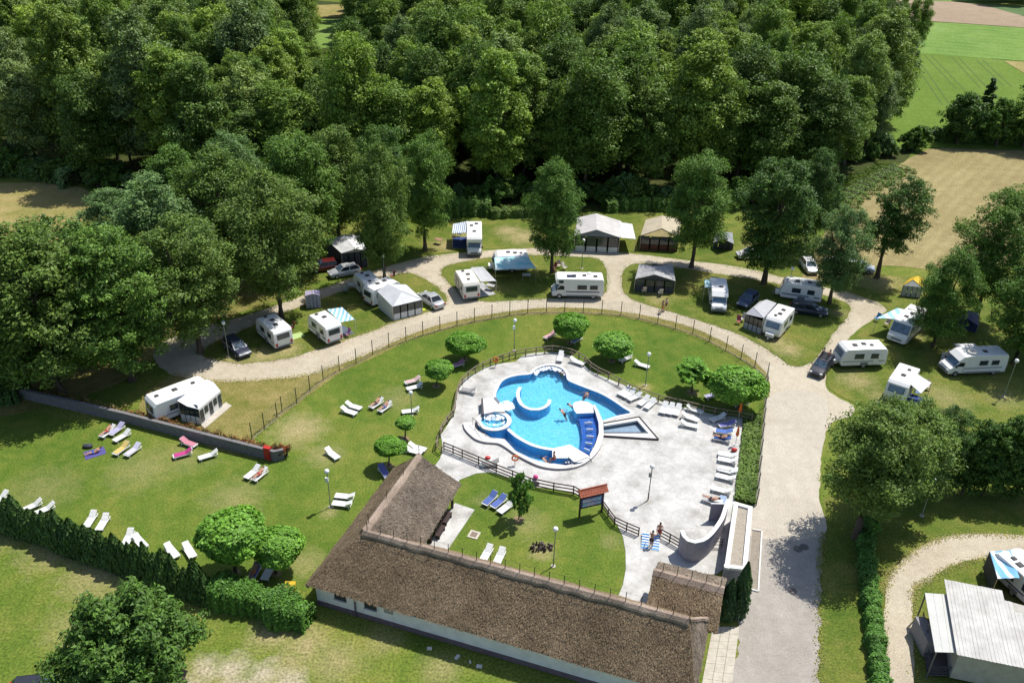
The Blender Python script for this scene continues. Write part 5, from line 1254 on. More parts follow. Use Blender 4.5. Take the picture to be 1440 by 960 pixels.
def motorhome(label, loc, rz, L=6.3, W=2.2, H=2.75, kind='low', trim=None, paint=None, win=((-1.9, .8), (-.5, .9)), hatches=((-2.2, .2), (-.8, 0), (.5, .1)), sat=True, solar=False, cab=None, group='motorhomes on the pitches'):
    paint = paint or m_van; cab = cab or paint; t = thing('motorhome', label, 'motorhome', loc, rz, group); h = L / 2
    if kind == 'integrated':
        prof = [(-h, .42), (-h - .02, 1.4), (-h + .08, H - .3), (-h + .3, H - .03), (0, H), (h - 1.3, H), (h - .95, H - .16), (h - .32, 1.35), (h - .02, 1.0), (h, .55), (h - .1, .36)]
        shell(prof, W).build('body', paint, t)
        end_window(t, h - .60, 1.93, W * .86, 1.02, .47, GLB, 'windscreen')
        for s in (-1, 1): side_window(t, h - 1.35, 1.72, .85, .6, s * W / 2, g=GLB)
        MB().box((h + .02, 0, .72), (.06, 1.2, .2)).build('grille', m_grey, t); fx = h
    else:
        be = h - (1.75 if kind == 'low' else 1.55)
        top = [(be, H)] if kind == 'low' else [(be + .9, H - .02), (be + 1.15, H - .25), (be + 1.1, H - .75), (be + .55, H - .85)]
        prof = [(-h, .45), (-h - .02, 1.4), (-h + .06, H - .25), (-h + .22, H - .03), (-.5, H)] + (([(be - .5, H), (be + .25, H - .12), (be + .85, H - .62), (be + .6, H - .82), (be, 1.8)]) if kind == 'low' else top + [(be, 1.75)]) + [(be, .45)]
        shell(prof, W).build('body', paint, t)
        Wc = W - .2
        c = [(be - .1, .4), (be - .1, 1.95), (be + .5, 1.95), (be + 1.12, 1.22), (h - .12, .98), (h, .7), (h - .04, .36)]
        shell(c, Wc, .09, .2).build('cab', cab, t)
        a = Vector((be + .53, 0, 1.92)); b = Vector((be + 1.1, 0, 1.27)); d = b - a
        q = lambda k, w: a + d * k + Vector((.03, w, .03))
        MB().slab([q(.04, -Wc * .40), q(.04, Wc * .40), q(.98, Wc * .46), q(.98, -Wc * .46)], .04).build('windscreen', GLB, t)
        for s in (-1, 1):
            y = s * (Wc / 2 + .005)
            MB().add([(be + .02, y, 1.25), (be + 1.0, y, 1.25), (be + .5, y * .995, 1.85), (be + .02, y * .995, 1.85), (be + .02, y - s * .03, 1.25), (be + 1.0, y - s * .03, 1.25), (be + .5, y - s * .03, 1.85), (be + .02, y - s * .03, 1.85)], [(0, 1, 2, 3), (3, 2, 1, 0), (0, 1, 5, 4), (1, 2, 6, 5), (2, 3, 7, 6)]).build('cab_window', GL, t)
            MB().box((be + 1.0, s * (Wc / 2 + .14), 1.35), (.1, .2, .26)).build('wing_mirror', m_black, t)
        MB().box((h + .01, 0, .72), (.05, Wc * .5, .16)).build('grille', m_grey, t); fx = h
        if kind == 'alcove': side_window(t, be + .45, H - .42, .5, .3, W / 2); side_window(t, be + .45, H - .42, .5, .3, -W / 2)
    for s in (-1, 1):
        MB().box((h - .05, s * (W * .34), .76), (.14, .32, .17)).build('headlight', m_ambl, t)
        MB().box((-h - .03, s * (W / 2 - .2), .85), (.05, .2, .4)).build('tail_light', m_redl, t)
        for x, w in win: side_window(t, x, 1.68, w, .5, s * W / 2)
        if trim: MB().box((-.6, s * (W / 2 + .006), 1.05), (L - 2.3, .02, .14)).build('stripe', trim, t)
        MB().box((-.6, s * (W / 2 - .02), .5), (L - 2.4, .04, .2)).build('skirt', m_greystripe, t)
    wheels(t, (-h + 1.3, h - .95), W / 2 - .02, .34, .22)
    MB().box((0, 0, .42), (L - .5, W - .4, .14)).build('chassis', m_grey, t)
    MB().box((h + .0, 0, .5), (.16, W - .3, .2)).build('bumper', m_grey if kind != 'integrated' else paint, t)
    end_window(t, -h, 1.75, .9, .45, .04)
    d = MB().box((.35, -W / 2 - .008, 1.3), (.62, .03, 1.7)).build('door', paint, t); MB().box((.1, -W / 2 - .03, 1.3), (.05, .03, .14)).build('handle', m_grey, d)
    for x, y in hatches: hatch(t, x, y, H - .02, .48, .48)
    if sat: MB().tube([(-1.5, -.6, H), (-1.5, -.6, H + .12), (-1.5, -.6, H + .14)], [.3, .3, .05], 14).build('satellite_dome', paint, t)
    if solar: MB().box((.9, .3, H + .05), (1.1, .6, .05)).build('solar_panel', mat('solar_cells', (.03, .04, .09), .2), t)
    return t
def car(label, loc, rz, paint, L=4.3, W=1.72, H=1.45, kind='hatch', group='parked cars'):
    t = thing('car', label, 'car', loc, rz, group); h = L / 2; w = W / 2
    st = [(-h, .80, .34, .66 if kind != 'sedan' else .74), (-h + .1, .93, .24, .84), (-h + .55, .98, .2, .92), (-L * .12, 1, .18, .93), (L * .2, 1, .18, .91), (h - .75, .97, .2, .84), (h - .18, .90, .24, .70), (h, .74, .32, .56)]
    rings = []
    for x, k, z0, z1 in st:
        a = w * k; rings.append([Vector(p) for p in [(x, -a * .9, z0), (x, -a, z0 + .12), (x, -a, z1 - .16), (x, -a * .86, z1), (x, 0, z1 + .03), (x, a * .86, z1), (x, a, z1 - .16), (x, a, z0 + .12), (x, a * .9, z0)]])
    MB().loft(rings).build('body', paint, t, smooth=True)
    rb = {'sedan': -h + .75, 'hatch': -h + .16, 'estate': -h + .12}[kind]; rt = {'sedan': -h + 1.35, 'hatch': -h + .62, 'estate': -h + .35}[kind]
    f0, f1 = L * .24, L * .05; zb, zt = .90, H - .05; wb, wt = w * .90, w * .72
    MB().loft([[Vector((rb, -wb, zb)), Vector((rb, wb, zb)), Vector((f0, wb, zb)), Vector((f0, -wb, zb))][::-1], [Vector((rt, -wt, zt)), Vector((rt, wt, zt)), Vector((f1, wt, zt)), Vector((f1, -wt, zt))][::-1]]).build('cabin', paint, t)
    MB().loft([[Vector((rt - .03, -wt - .02, zt)), Vector((rt - .03, wt + .02, zt)), Vector((f1 + .03, wt + .02, zt)), Vector((f1 + .03, -wt - .02, zt))][::-1], [Vector((rt + .15, -wt + .12, H)), Vector((rt + .15, wt - .12, H)), Vector((f1 - .2, wt - .12, H)), Vector((f1 - .2, -wt + .12, H))][::-1]]).build('roof', paint, t)
    def pane(name, P_, g=GL):
        n = (P_[1] - P_[0]).cross(P_[3] - P_[0]).normalized(); c = sum(P_, Vector()) / 4
        if n.dot(c - Vector((0, 0, .9))) < 0: n = -n
        Q = [c + (p - c) * .88 + n * .012 for p in P_]; b = MB(); b.add(Q + [q - n * .03 for q in Q], [(0, 1, 2, 3), (3, 2, 1, 0), (0, 1, 5, 4), (1, 2, 6, 5), (2, 3, 7, 6), (3, 0, 4, 7)]); b.build(name, g, t)
    V = Vector
    pane('windscreen', [V((f0, -wb, zb)), V((f0, wb, zb)), V((f1, wt, zt)), V((f1, -wt, zt))], GLB)
    pane('rear_window', [V((rb, -wb, zb)), V((rb, wb, zb)), V((rt, wt, zt)), V((rt, -wt, zt))])
    for s in (-1, 1):
        mb_, mt_ = (f0 + rb) / 2, (f1 + rt) / 2
        pane('side_window', [V((rb, s * wb, zb)), V((mb_, s * wb, zb)), V((mt_, s * wt, zt)), V((rt, s * wt, zt))]); pane('side_window', [V((mb_, s * wb, zb)), V((f0, s * wb, zb)), V((f1, s * wt, zt)), V((mt_, s * wt, zt))])
        MB().box((h - .12, s * w * .66, .64), (.16, .3, .14)).build('headlight', m_ambl, t); MB().box((-h + .05, s * w * .72, .72), (.12, .26, .2)).build('tail_light', m_redl, t)
        MB().box((f0 - .25, s * (w + .07), .95), (.12, .16, .12)).build('wing_mirror', paint, t)
    MB().box((h - .02, 0, .45), (.1, W * .5, .14)).build('grille', m_black, t); MB().box((-h + .01, 0, .5), (.06, .52, .12)).build('number_plate', m_white, t)
    wheels(t, (-h + .8, h - .85), w + .01, .31, .19); return t
def paint(name, c): return mat(name, c, .28, .05, 2, spec=.5, coat=.5, metal=.1)
V3 = lambda x, y: (x, y, .04)
def at(px, py, z=1.2):
    p = G(px, py, z); return (p.x, p.y, .05)
caravan('white caravan facing away beside the parched yellow strip at the left end of the camp', V3(-27.4, 85.3), R(130), 4.9, 2.25, trim=m_greystripe, hatches=((1.5, .2), (.3, -.1), (-.9, .1)))
caravan('white caravan with blue striped awning at its right side on the left island', V3(-21.8, 86.5), R(130), 4.6, 2.1, trim=m_bluestripe, hatches=((1.2, .3), (.1, -.1)))
caravan('grey shaded caravan beneath the tall olive tree behind the big pale awning', V3(-18.4, 97.3), R(121), 5.5, 2.15, trim=m_greystripe, hatches=((1.6, .2), (.6, -.1), (-1.0, .2)))
caravan('cream caravan with grey side awning on the middle island', V3(-6.0, 98.8), R(108), 4.9, 2.2, paint=m_cream, trim=mat('brown_trim', (.3, .2, .13), .6), hatches=((1.3, .2), (.2, -.2), (-1.2, .1)), win=((-1.4, .7), (.2, .8), (1.3, .6)))
gc_ = (G(694, 352, 2.5) + G(742, 351, 2.5)) / 2
caravan('white caravan behind a teal patterned awning on the middle island', (gc_.x, gc_.y - 1.1, .05), R(187), 5.0, 2.2, hatches=((-.6, .1), (.3, -.2), (-1.4, .2)))
motorhome('white motorhome parked nose to camera with a blue checked awning on the upper pitch', (G(667, 324, 2.7).x, G(667, 324, 2.7).y, .03), R(-87), 6.8, 2.15, 2.8, 'alcove', hatches=((-2.2, .3), (-1.5, -.4), (.6, 0)), sat=False)
motorhome('white overcab motorhome seen from its left side beside the middle gravel link', at(812, 403, 1.3), R(181), 6.6, 2.2, 2.85, 'alcove', trim=m_bluestripe, win=((-2.0, .9), (-.5, 1.1)), solar=True)
motorhome('small white panel van motorhome facing the camera with a teal awning', (26.1, 97.4, .05), R(-97), 5.4, 2.05, 2.6, 'low', hatches=((.2, .2),), sat=False)
caravan('bluish white caravan behind the dark blue estate car on the right island', at(1126, 408, 1.3), R(164), 5.2, 2.2, trim=m_bluestripe, hatches=((.6, .2), (-.9, .1)))
caravan('white caravan with attached grey awning tent at the front of the right island', V3(32.1, 90.8), R(-124), 4.9, 2.1, hatches=((-.8, .1), (.4, .1), (1.1, -.2)))
caravan('white caravan standing broadside right of the road behind the car with bicycle rack', at(1209, 498, 1.3), R(186), 5.4, 2.15, trim=m_greystripe, hatches=((-1.0, .2), (-.2, -.1), (.9, .1)), group='caravans on the pitches')
motorhome('white motorhome with a large front windscreen under the right hand tree', at(1277, 456, 1.5), R(-132), 6.4, 2.25, 2.8, 'integrated', hatches=((-1.8, .3), (-.4, 0), (.9, -.2)))
caravan('caravan with white roof panels and a small cloth awning behind the shrub at the right', V3(41.8, 77.4), R(-126), 5.0, 2.15, hatches=((-1.2, .2), (.3, 0)), trim=m_greystripe, hitch=False)
motorhome('low profile white motorhome with a ring shaped object on its roof at the right edge', at(1369, 506, 1.5), R(187), 6.8, 2.15, 2.65, 'low', trim=m_greystripe, hatches=((-.9, .2),), sat=False)
tp_ = at(1367, 496, 2.7); ringm = MB(); k = 24
ringm.tube([(.42 * math.cos(2 * math.pi * i / k), .42 * math.sin(2 * math.pi * i / k), 0) for i in range(k + 1)], .12, 8)
o = ringm.build('rubber_ring', m_cream, smooth=True); o.location = (tp_[0], tp_[1], 2.83); tag(o, 'pale rubber ring lying on the low motorhome roof', 'ring')
q0 = caravan('long white caravan with lean-to porch behind the garden wall', at(252, 548, 2.5), R(44), 6.3, 2.4, 2.6, hatches=((-2.2, .2), (-.4, .1), (1.5, .1)), hitch=False, trim=m_greystripe)
car('dark blue car with its nose to the camera beside the left lamp post', at(333, 487, .7), R(-47), paint('car_navy', (.04, .045, .075)), 4.3, kind='estate')
car('silver saloon parked right of the big pale awning by the gravel road', at(606, 420, .7), R(128), paint('car_silver', (.42, .43, .44)), 4.5, kind='sedan')
bc_ = at(1156, 513, .7)
CB = car('dark car with a bicycle rack parked in front of the broadside caravan on the road', (bc_[0], bc_[1], .04), R(-125), paint('car_black', (.035, .035, .045)), 4.4, kind='estate')
car('metallic blue car under the dark tree on the right island', at(1052, 420, .7), R(-125), paint('car_blue', (.07, .10, .17)), 4.2, kind='hatch')
car('dark blue estate car in front of the bluish caravan', at(1138, 433, .8), R(-16), paint('car_darkblue', (.015, .02, .05)), 4.6, kind='estate')
car('white car facing the camera beyond the upper road', at(1138, 373, .7), R(-88), paint('car_white', (.7, .7, .7)), 4.0, kind='hatch')
car('white car half hidden behind the pale feathery willow', at(1180, 368, .7), R(150), paint('car_white', (.7, .7, .7)), 4.2, kind='hatch')
car('pale car parked behind the willow, further right', at(1208, 374, .7), R(-20), paint('car_pale', (.6, .6, .62)), 4.3, kind='estate')
car('red car in the shade left of the white canopy shelter', at(456, 373, .7), R(200), paint('car_red', (.12, .012, .012)), 4.1, kind='hatch')
car('silver car in front of the white canopy shelter', at(484, 380, .7), R(-150), paint('car_silver', (.42, .43, .44)), 4.3, kind='hatch')
car('dark car just visible in the shade at the lower left corner', at(58, 968, .7), R(10), paint('car_black', (.035, .035, .045)), 4.3)
car('pale car under the trees behind the caravan with attached grey awning', at(1056, 356, .7), R(-170), paint('car_white', (.7, .7, .7)), 4.1, kind='hatch')
# bicycles on the rack
bt = tree_of(CB)
def bicycle(label, loc, rz, frame):
    t = thing('bicycle', label, 'bicycle', loc, rz, 'bicycles on the car rack'); n = 18
    for x in (-.52, .52): MB().tube([(x + .33 * math.cos(6.2832 * i / n), 0, .33 + .33 * math.sin(6.2832 * i / n)) for i in range(n + 1)], .022, 6).build('wheel', m_black, t)
    b = MB()
    for p, q in [((-.52, 0, .33), (-.1, 0, .3)), ((-.52, 0, .33), (-.2, 0, .85)), ((-.1, 0, .3), (-.2, 0, .85)), ((-.1, 0, .3), (.35, 0, .8)), ((-.2, 0, .8), (.35, 0, .85)), ((.52, 0, .33), (.33, 0, .95))]: b.tube([p, q], .022, 6)
    b.build('frame', frame, t); MB().box((-.22, 0, .9), (.26, .12, .06)).build('saddle', m_black, t); MB().tube([(.32, -.28, 1.0), (.32, .28, 1.0)], .02, 6).build('handlebar', m_black, t); return t
u = Vector((math.cos(R(-125)), math.sin(R(-125)), 0)); v = Vector((-u.y, u.x, 0)); cb0 = Vector(CB.location)
for i, s in enumerate((-.35, .35)):
    p = cb0 - u * .6 + v * s; bicycle(('bicycle standing on the roof of the dark car, right hand one', 'bicycle standing on the roof of the dark car, left hand one')[i], (p.x, p.y, 1.52), R(-125), (m_black, m_red)[i])
r_ = thing('roof_rack', 'roof rack bars carrying bicycles on the dark car', 'rack', (cb0.x, cb0.y, 1.45), R(-125))
for x in (-1.2, -.1): MB().bar((x, -.7, .05), (x, .7, .05), .05).build('bar', m_steel, r_)
# ------------------------------------------------------------------ awnings, tents, shelters
def cloth(name, c, c2=None, per=None, ax=0, duty=.5):
    return stripe_mat(name, c, c2, per, ax, duty=duty) if c2 else mat(name, c, .85, .08, 3)
def awning(label, corners, mt, posts=(2, 3), name='awning', th=.03, walls=(), wm=None, cat='awning', floor=None, fm=None):
    """corners: (px, py, z); slung cloth with a slight belly, poles under the named corners, optional hanging walls (i, j)"""
    P_ = [G(x, y, z) for x, y, z in corners]; b0 = Vector((sum(p.x for p in P_) / len(P_), sum(p.y for p in P_) / len(P_), 0))
    t = thing(name, label, cat, b0); Q = [p - b0 for p in P_]; b = MB(); n = 8
    vs = []
    for j in range(n + 1):
        for i in range(n + 1):
            s, u_ = i / n, j / n; p = Q[0].lerp(Q[1], s).lerp(Q[3].lerp(Q[2], s), u_); p = p - Vector((0, 0, .12 * math.sin(math.pi * s) * math.sin(math.pi * u_))) + Vector((0, 0, .02 * math.sin(s * 14 + u_ * 3))); vs.append(p)
    m1 = len(vs); fs = [(j * (n + 1) + i, j * (n + 1) + i + 1, (j + 1) * (n + 1) + i + 1, (j + 1) * (n + 1) + i) for j in range(n) for i in range(n)]
    vs2 = [p - Vector((0, 0, th)) for p in vs]; b.add(vs + vs2, fs + [tuple(reversed([k + m1 for k in f])) for f in fs]); b.build('canopy', mt, t)
    for i in posts: MB().tube([(Q[i].x, Q[i].y, 0), Q[i] + Vector((0, 0, .03))], .03, 6).build('pole', m_alu, t)
    for i in posts:
        o = Q[i].copy(); o.z = 0; o = o.normalized() * .9; MB().tube([Q[i], (Q[i].x + o.x, Q[i].y + o.y, .03)], .008, 4).build('guy_line', mat('yellow_line', (.7, .6, .1), .6), t)
    for (i, j, z0) in walls: MB().slab([Q[i], Q[j], Vector((Q[j].x, Q[j].y, z0)), Vector((Q[i].x, Q[i].y, z0))], .025).build('side_wall', wm or mt, t)
    if floor is not None: MB().prism([(p.x * floor, p.y * floor) for p in Q], .05, .075).build('ground_mat', fm, t)
    return t
m_tealcl = mat('teal_cloth', (.25, .55, .58), .8, .15, 1.2, c2=(.62, .70, .70)); m_greycl = mat('grey_cloth', (.46, .46, .47), .85, .08, 1.5)
m_lightcl = mat('pale_cloth', (.66, .66, .66), .85, .07, 1.5); m_bluecl = stripe_mat('blue_striped_cloth', (.25, .48, .72), (.70, .76, .80), .5, 0, duty=.55)
m_chk = stripe_mat('checked_cloth', (.22, .30, .42), (.72, .74, .76), .3, 0); m_dk = mat('dark_cloth', (.06, .065, .075), .8, .15, 3); m_mat = mat('ground_mat', (.10, .13, .17), .9, .1, 4)
m_gmat = mat('grey_mat', (.40, .41, .42), .9, .1, 4); m_bluem = mat('blue_mat', (.04, .07, .22), .85)
awning('blue and white striped awning beside the white caravan on the left island', [(460,435,2.4),(481,432,2.4),(499,449,2.0),(479,453,2.0)], m_bluecl, (2, 3), floor=.9, fm=m_mat)
awning('plain grey awning at the right side of the cream caravan', [(662,376,2.45),(679,375,2.3),(698,395,2.0),(676,396,2.3)], m_greycl, (1, 2), floor=.95, fm=m_gmat)
awning('teal patterned awning in front of the white caravan on the middle island', [(695,362,2.5),(741,360,2.5),(754,377,2.05),(697,379,2.05)], m_tealcl, (2, 3))
awning('blue checked awning at the left side of the nose forward motorhome', [(637,315,2.2),(657,311,2.6),(657,327,2.6),(636,328,2.2)], m_chk, (0, 3), floor=1.0, fm=m_bluem)
awning('small teal awning at the left side of the panel van', [(991,393,2.3),(1001,393,2.45),(1002,404,2.45),(991,404,2.3)], m_tealcl, (0, 3))
awning('light blue awning stretched left of the big windscreen motorhome', [(1262,433,2.5),(1284,437,2.6),(1272,449,2.6),(1233,447,2.1)], stripe_mat('sky_striped_cloth', (.32, .55, .74), (.62, .70, .76), 1.1, 0), (0, 3))
awning('white cloth awning in front of the roof panel caravan at the right', [(1278,538,2.4),(1287,524,2.5),(1310,538,2.0),(1295,553,1.9)], m_lightcl, (2, 3), floor=.85, fm=m_bluem)
awning('whitish awning behind the low profile motorhome', [(1341,483,2.1),(1370,483,2.3),(1382,493,2.5),(1352,494,2.5)], m_lightcl, (0, 1))
awning('blue and white broad striped awning by the trailer at the lower right edge', [(1392,775,2.1),(1421,773,2.5),(1434,812,2.5),(1403,813,2.1)], stripe_mat('broad_blue_stripes', (.20, .45, .72), (.70, .74, .78), .85, 0, duty=.62), (0, 3), walls=((0, 3, .3),), wm=m_dk)
def tent(label, ridge, eaves, roofm, wallm, name='tent', cat='tent', wins=True, z0=.05, gable=None, lift=0):
    """ridge: 2 (px,py,z); eaves: front-left, front-right, back-right, back-left (px,py,z); ridge[0] is the front end"""
    Rg = [G(*p) for p in ridge]; E_ = [G(*p) for p in eaves]; b0 = sum(E_, Vector()) / 4; b0.z = 0
    t = thing(name, label, cat, b0); Rg = [p - b0 for p in Rg]; E_ = [p - b0 for p in E_]; fl, fr, br_, bl = E_
    MB().slab([fl, Rg[0], Rg[1], bl], .04).build('roof_panel', roofm, t); MB().slab([fr, Rg[0] + Vector((0, 0, .004)), Rg[1] + Vector((0, 0, .004)), br_], .04).build('roof_panel', roofm, t)
    dn = lambda p: Vector((p.x, p.y, z0))
    for a, c in ((fl, bl), (fr, br_), (bl, br_)): MB().slab([a * .98, c * .98, dn(c) * .98, dn(a) * .98], .03).build('side_wall', wallm, t)
    MB().slab([fl * .985, fr * .985, Rg[0] * .985], .03).build('gable', gable or wallm, t)
    for p in (fl, fr): MB().tube([(p.x * .98, p.y * .98, 0), p * .985], .035, 6).build('pole', m_alu, t)
    f0, f1 = fl * .97, fr * .97
    for k in range(4):
        a, c = f0.lerp(f1, k / 4 + .02), f0.lerp(f1, (k + 1) / 4 - .02)
        lo = .9 if wins else fl.z
        MB().slab([Vector((a.x, a.y, lo)), Vector((c.x, c.y, lo)), dn(c), dn(a)], .03).build('front_panel', wallm, t)
        if wins: MB().slab([Vector((a.x, a.y, fl.z - .12)), Vector((c.x, c.y, fl.z - .12)), Vector((c.x, c.y, lo + .06)), Vector((a.x, a.y, lo + .06))], .02).build('tent_window', GL, t)
    return t
m_shelter = mat('shelter_roof', (.52, .50, .48), .8, .1, .7); m_shwall = mat('shelter_wall', (.55, .57, .56), .8, .1, 2)
tent('large grey gabled shelter tent with white panels on the upper pitch', [(839,323,3.4),(838,300,3.4)], [(808,331,2.5),(872,334,2.5),(874,311,2.5),(812,306,2.5)], m_shelter, m_shwall, 'shelter_tent', gable=mat('shelter_gable', (.25, .25, .25), .8))
awning('pale side canopy at the right of the grey gabled shelter', [(869,312,2.6),(889,315,2.3),(894,336,2.1),(873,334,2.5)], m_lightcl, (1, 2))
m_ysh = mat('yellow_canvas', (.52, .42, .19), .85, .12, 1.5); m_brown = mat('red_brown_canvas', (.16, .06, .04), .85, .15, 3)
tent('yellowish canvas shelter with dark red front behind the tree', [(931,321,3.2),(931,303,3.2)], [(901,331,2.3),(955,334,2.3),(958,308,2.3),(908,309,2.3)], mat('beige_canvas', (.46, .40, .29), .85, .1, 1), m_brown, 'shelter_tent', gable=m_ysh)
tent('white canopy shelter partly hidden by the tall olive tree', [(500,350,3.3),(484,330,3.3)], [(480,356,2.5),(516,352,2.5),(505,330,2.5),(459,337,2.5)], m_lightcl, m_dk, 'shelter_tent', gable=m_shwall, wins=False)
tent('big grey white awning tent with front windows on the left island', [(565,409,3.0),(545,399,3.0)], [(552,431,2.0),(594,421,2.0),(571,400,2.4),(530,409,2.4)], mat('awning_grey', (.55, .56, .58), .85, .07, 1.2), m_lightcl, 'awning_tent', 'awning')
caravan('white caravan hidden behind the big grey white awning tent', at(538, 410, 1.3), R(45), 4.6, 2.1, hatches=((.5, .2), (-.6, .1)))
tent('silver grey domed awning tent with two deckchairs at its front', [(921,386,2.75),(921,374,2.75)], [(893,392,1.9),(950,395,1.9),(946,372,2.3),(899,371,2.3)], mat('silver_canvas', (.42, .41, .41), .55, .2, 2.2), m_dk, 'awning_tent', 'awning', gable=m_dk)
tent('attached grey awning tent left of the front caravan on the right island', [(1060,432,2.5),(1078,421,2.6)], [(1048,441,2.0),(1074,447,2.35),(1092,426,2.45),(1068,424,2.1)], m_greycl, mat('grey_tent_wall', (.36, .37, .40), .85), 'awning_tent', 'awning')
tent('light purple pavilion tent under the trees on the left island', [(440,413,2.1),(440,408,2.1)], [(429,416,1.75),(450,415,1.75),(449,407,1.75),(429,409,1.75)], mat('lilac_cloth', (.45, .40, .55), .8), mat('lilac_wall', (.40, .38, .48), .8), 'pavilion_tent', wins=False)
tent('tent with a yellow roof and grey sides beside the right hand trees', [(1284,393,2.3),(1290,388,2.3)], [(1270,401,1.6),(1298,404,1.6),(1303,393,1.6),(1280,391,1.6)], mat('yellow_cloth', (.72, .46, .03), .7), mat('grey_white_wall', (.48, .49, .46), .8), 'tent', wins=False)
tent('dark blue tent in the shade under the right hand trees', [(1358,446,2.0),(1362,436,2.0)], [(1344,452,1.0),(1376,458,1.0),(1376,440,1.0),(1346,438,1.0)], mat('blue_tent', (.03, .04, .16), .7), mat('blue_tent_wall', (.03, .04, .13), .7), 'tent', wins=False)
tent('silver dome tent beyond the upper road beside the beige shelter', [(1018,336,2.2),(1018,326,2.2)], [(1003,341,1.0),(1032,343,1.0),(1030,327,1.0),(1005,326,1.0)], mat('silver_tent', (.35, .37, .40), .4, .2, 2), m_dk, 'dome_tent', wins=False)
# lean-to porch of the long caravan
tent('white lean-to porch with glazed front attached to the long caravan', [(263,571,2.5),(300,537,2.5)], [(249,563,2.5),(279,575,1.95),(310,549,1.95),(290,533,2.5)], m_lightcl, m_van, 'porch_tent', 'porch')
pt_ = [o for o in bpy.data.objects if o.get('label', '').startswith('white lean-to porch')][0]
a_, b_ = G(279, 575, 1.95), G(310, 549, 1.95); n_ = Vector((b_.y - a_.y, a_.x - b_.x, 0)).normalized() * .03
for k in range(5):
    p, q = a_.lerp(b_, k / 5 + .03) + n_, a_.lerp(b_, (k + 1) / 5 - .03) + n_
    MB().slab([Vector((p.x, p.y, 1.7)), Vector((q.x, q.y, 1.7)), Vector((q.x, q.y, .95 if k % 2 else .3)), Vector((p.x, p.y, .95 if k % 2 else .3))], .03).build('tent_window', GL, pt_, world=True)
P_ = [G(280, 595), G(318, 566), G(326, 571), G(288, 603)]
MB().prism([(p.x, p.y) for p in P_], 0, .08).build('porch_paving', m_pave, kind='structure')
# ------------------------------------------------------------------ mobile home at the lower right
mz = 3.0
A = [G(1328, 814, mz), G(1413, 831, mz), G(1424, 857, mz), G(1470, 945, mz), G(1346, 920, mz)]
mh = thing('mobile_home', 'mobile home with a weathered white corrugated roof and side canopy at the lower right corner', 'mobile home', (A[0].x, A[0].y - 4, 0)); mb0 = mh.location
m_corr = mat('corrugated_sheet', (.50, .49, .46), .6, .1, .8, c2=(.36, .345, .32)); m_corr2 = mat('pale_roof_sheet', (.50, .50, .47), .6, .05, 1)
tl, tr_, bl, br_ = A[0], G(1440, 836, mz), A[4], A[3]
npan = 11
for i in range(npan):
    a, c = tl.lerp(tr_, i / npan), tl.lerp(tr_, (i + 1) / npan); d_, e_ = bl.lerp(br_, i / npan), bl.lerp(br_, (i + 1) / npan)
    if i >= 8: a = a.lerp(d_, .14 * (i - 7)); c = c.lerp(e_, .14 * (i - 7))
    dz = Vector((0, 0, .012 * (i % 2)))
    pn = MB().slab([a + dz, c + dz, e_ + dz, d_ + dz], .05).build('roof_panel', m_corr, mh, world=True)
    ribs = MB()
    for k in (0.06, .53): ribs.bar(a.lerp(c, k) + Vector((0, 0, .0)), d_.lerp(e_, k) + Vector((0, 0, .0)), .09, .05)
    ribs.v = [(x - mb0.x, y - mb0.y, z) for x, y, z in ribs.v]; ribs.build('roof_rib', m_corr, pn)
cz = 2.72; C_ = [G(1300.5, 833, cz), G(1336, 835.5, cz), G(1347, 917, cz), G(1315, 916, cz)]
for i in range(3):
    MB().slab([C_[0].lerp(C_[1], i / 3 + .004), C_[0].lerp(C_[1], (i + 1) / 3 - .004), C_[3].lerp(C_[2], (i + 1) / 3 - .004), C_[3].lerp(C_[2], i / 3 + .004)], .05).build('canopy_panel', m_corr2, mh, world=True)
for p in (C_[0], C_[3], C_[0].lerp(C_[3], .5)): MB().box((p.x + .1, p.y, 1.33), (.08, .08, 2.66)).build('canopy_post', m_wframe, mh, world=True)
W_ = [bl.lerp(tl, .04) + Vector((.25, 0, 0)), br_.lerp(tr_, .04), tr_.lerp(br_, .15), tl.lerp(bl, .06) + Vector((.3, -.1, 0))]
MB().prism([(p.x, p.y) for p in W_], .35, 2.93).build('wall', mat('beige_cladding', (.42, .40, .35), .8, .1, 2), mh, world=True)
nb = 12
for k in range(nb):
    p, q = W_[0].lerp(W_[1], k / nb), W_[0].lerp(W_[1], (k + 1) / nb); n_ = Vector((q.y - p.y, p.x - q.x, 0)).normalized() * .012
    MB().slab([Vector((p.x, p.y, 2.8)) + n_, Vector((q.x, q.y, 2.8)) + n_ * 1.5, Vector((q.x, q.y, .4)) + n_ * 1.5, Vector((p.x, p.y, .4)) + n_], .02).build('cladding_panel', mat('beige_cladding', (.42, .40, .35), .8, .1, 2), mh, world=True)
fl = [C_[3] + Vector((.1, .0, 0)), C_[2], C_[1] + Vector((0, -.5, 0)), C_[0] + Vector((.1, -.5, 0))]
MB().prism([(p.x, p.y) for p in fl], .3, .42).build('porch_floor', mat('porch_boards', (.12, .09, .10), .8), mh, world=True)
def lattice(a, c, z0, z1, n):
    b = MB(); a, c = Vector(a), Vector(c)
    for k in range(n):
        p, q = a.lerp(c, k / n), a.lerp(c, (k + 1) / n); b.bar((p.x, p.y, z0), (q.x, q.y, z1), .035); b.bar((p.x, p.y, z1), (q.x, q.y, z0), .035)
    for z in (z0, z1): b.bar((a.x, a.y, z), (c.x, c.y, z), .06)
    b.build('lattice', m_dk, mh, world=True)
lattice(fl[0], fl[1], .42, 1.25, 7); lattice(fl[3], fl[0].lerp(fl[3], .7), .42, 1.25, 3); lattice(fl[0].lerp(fl[3], .3), fl[0], .42, 1.25, 3)
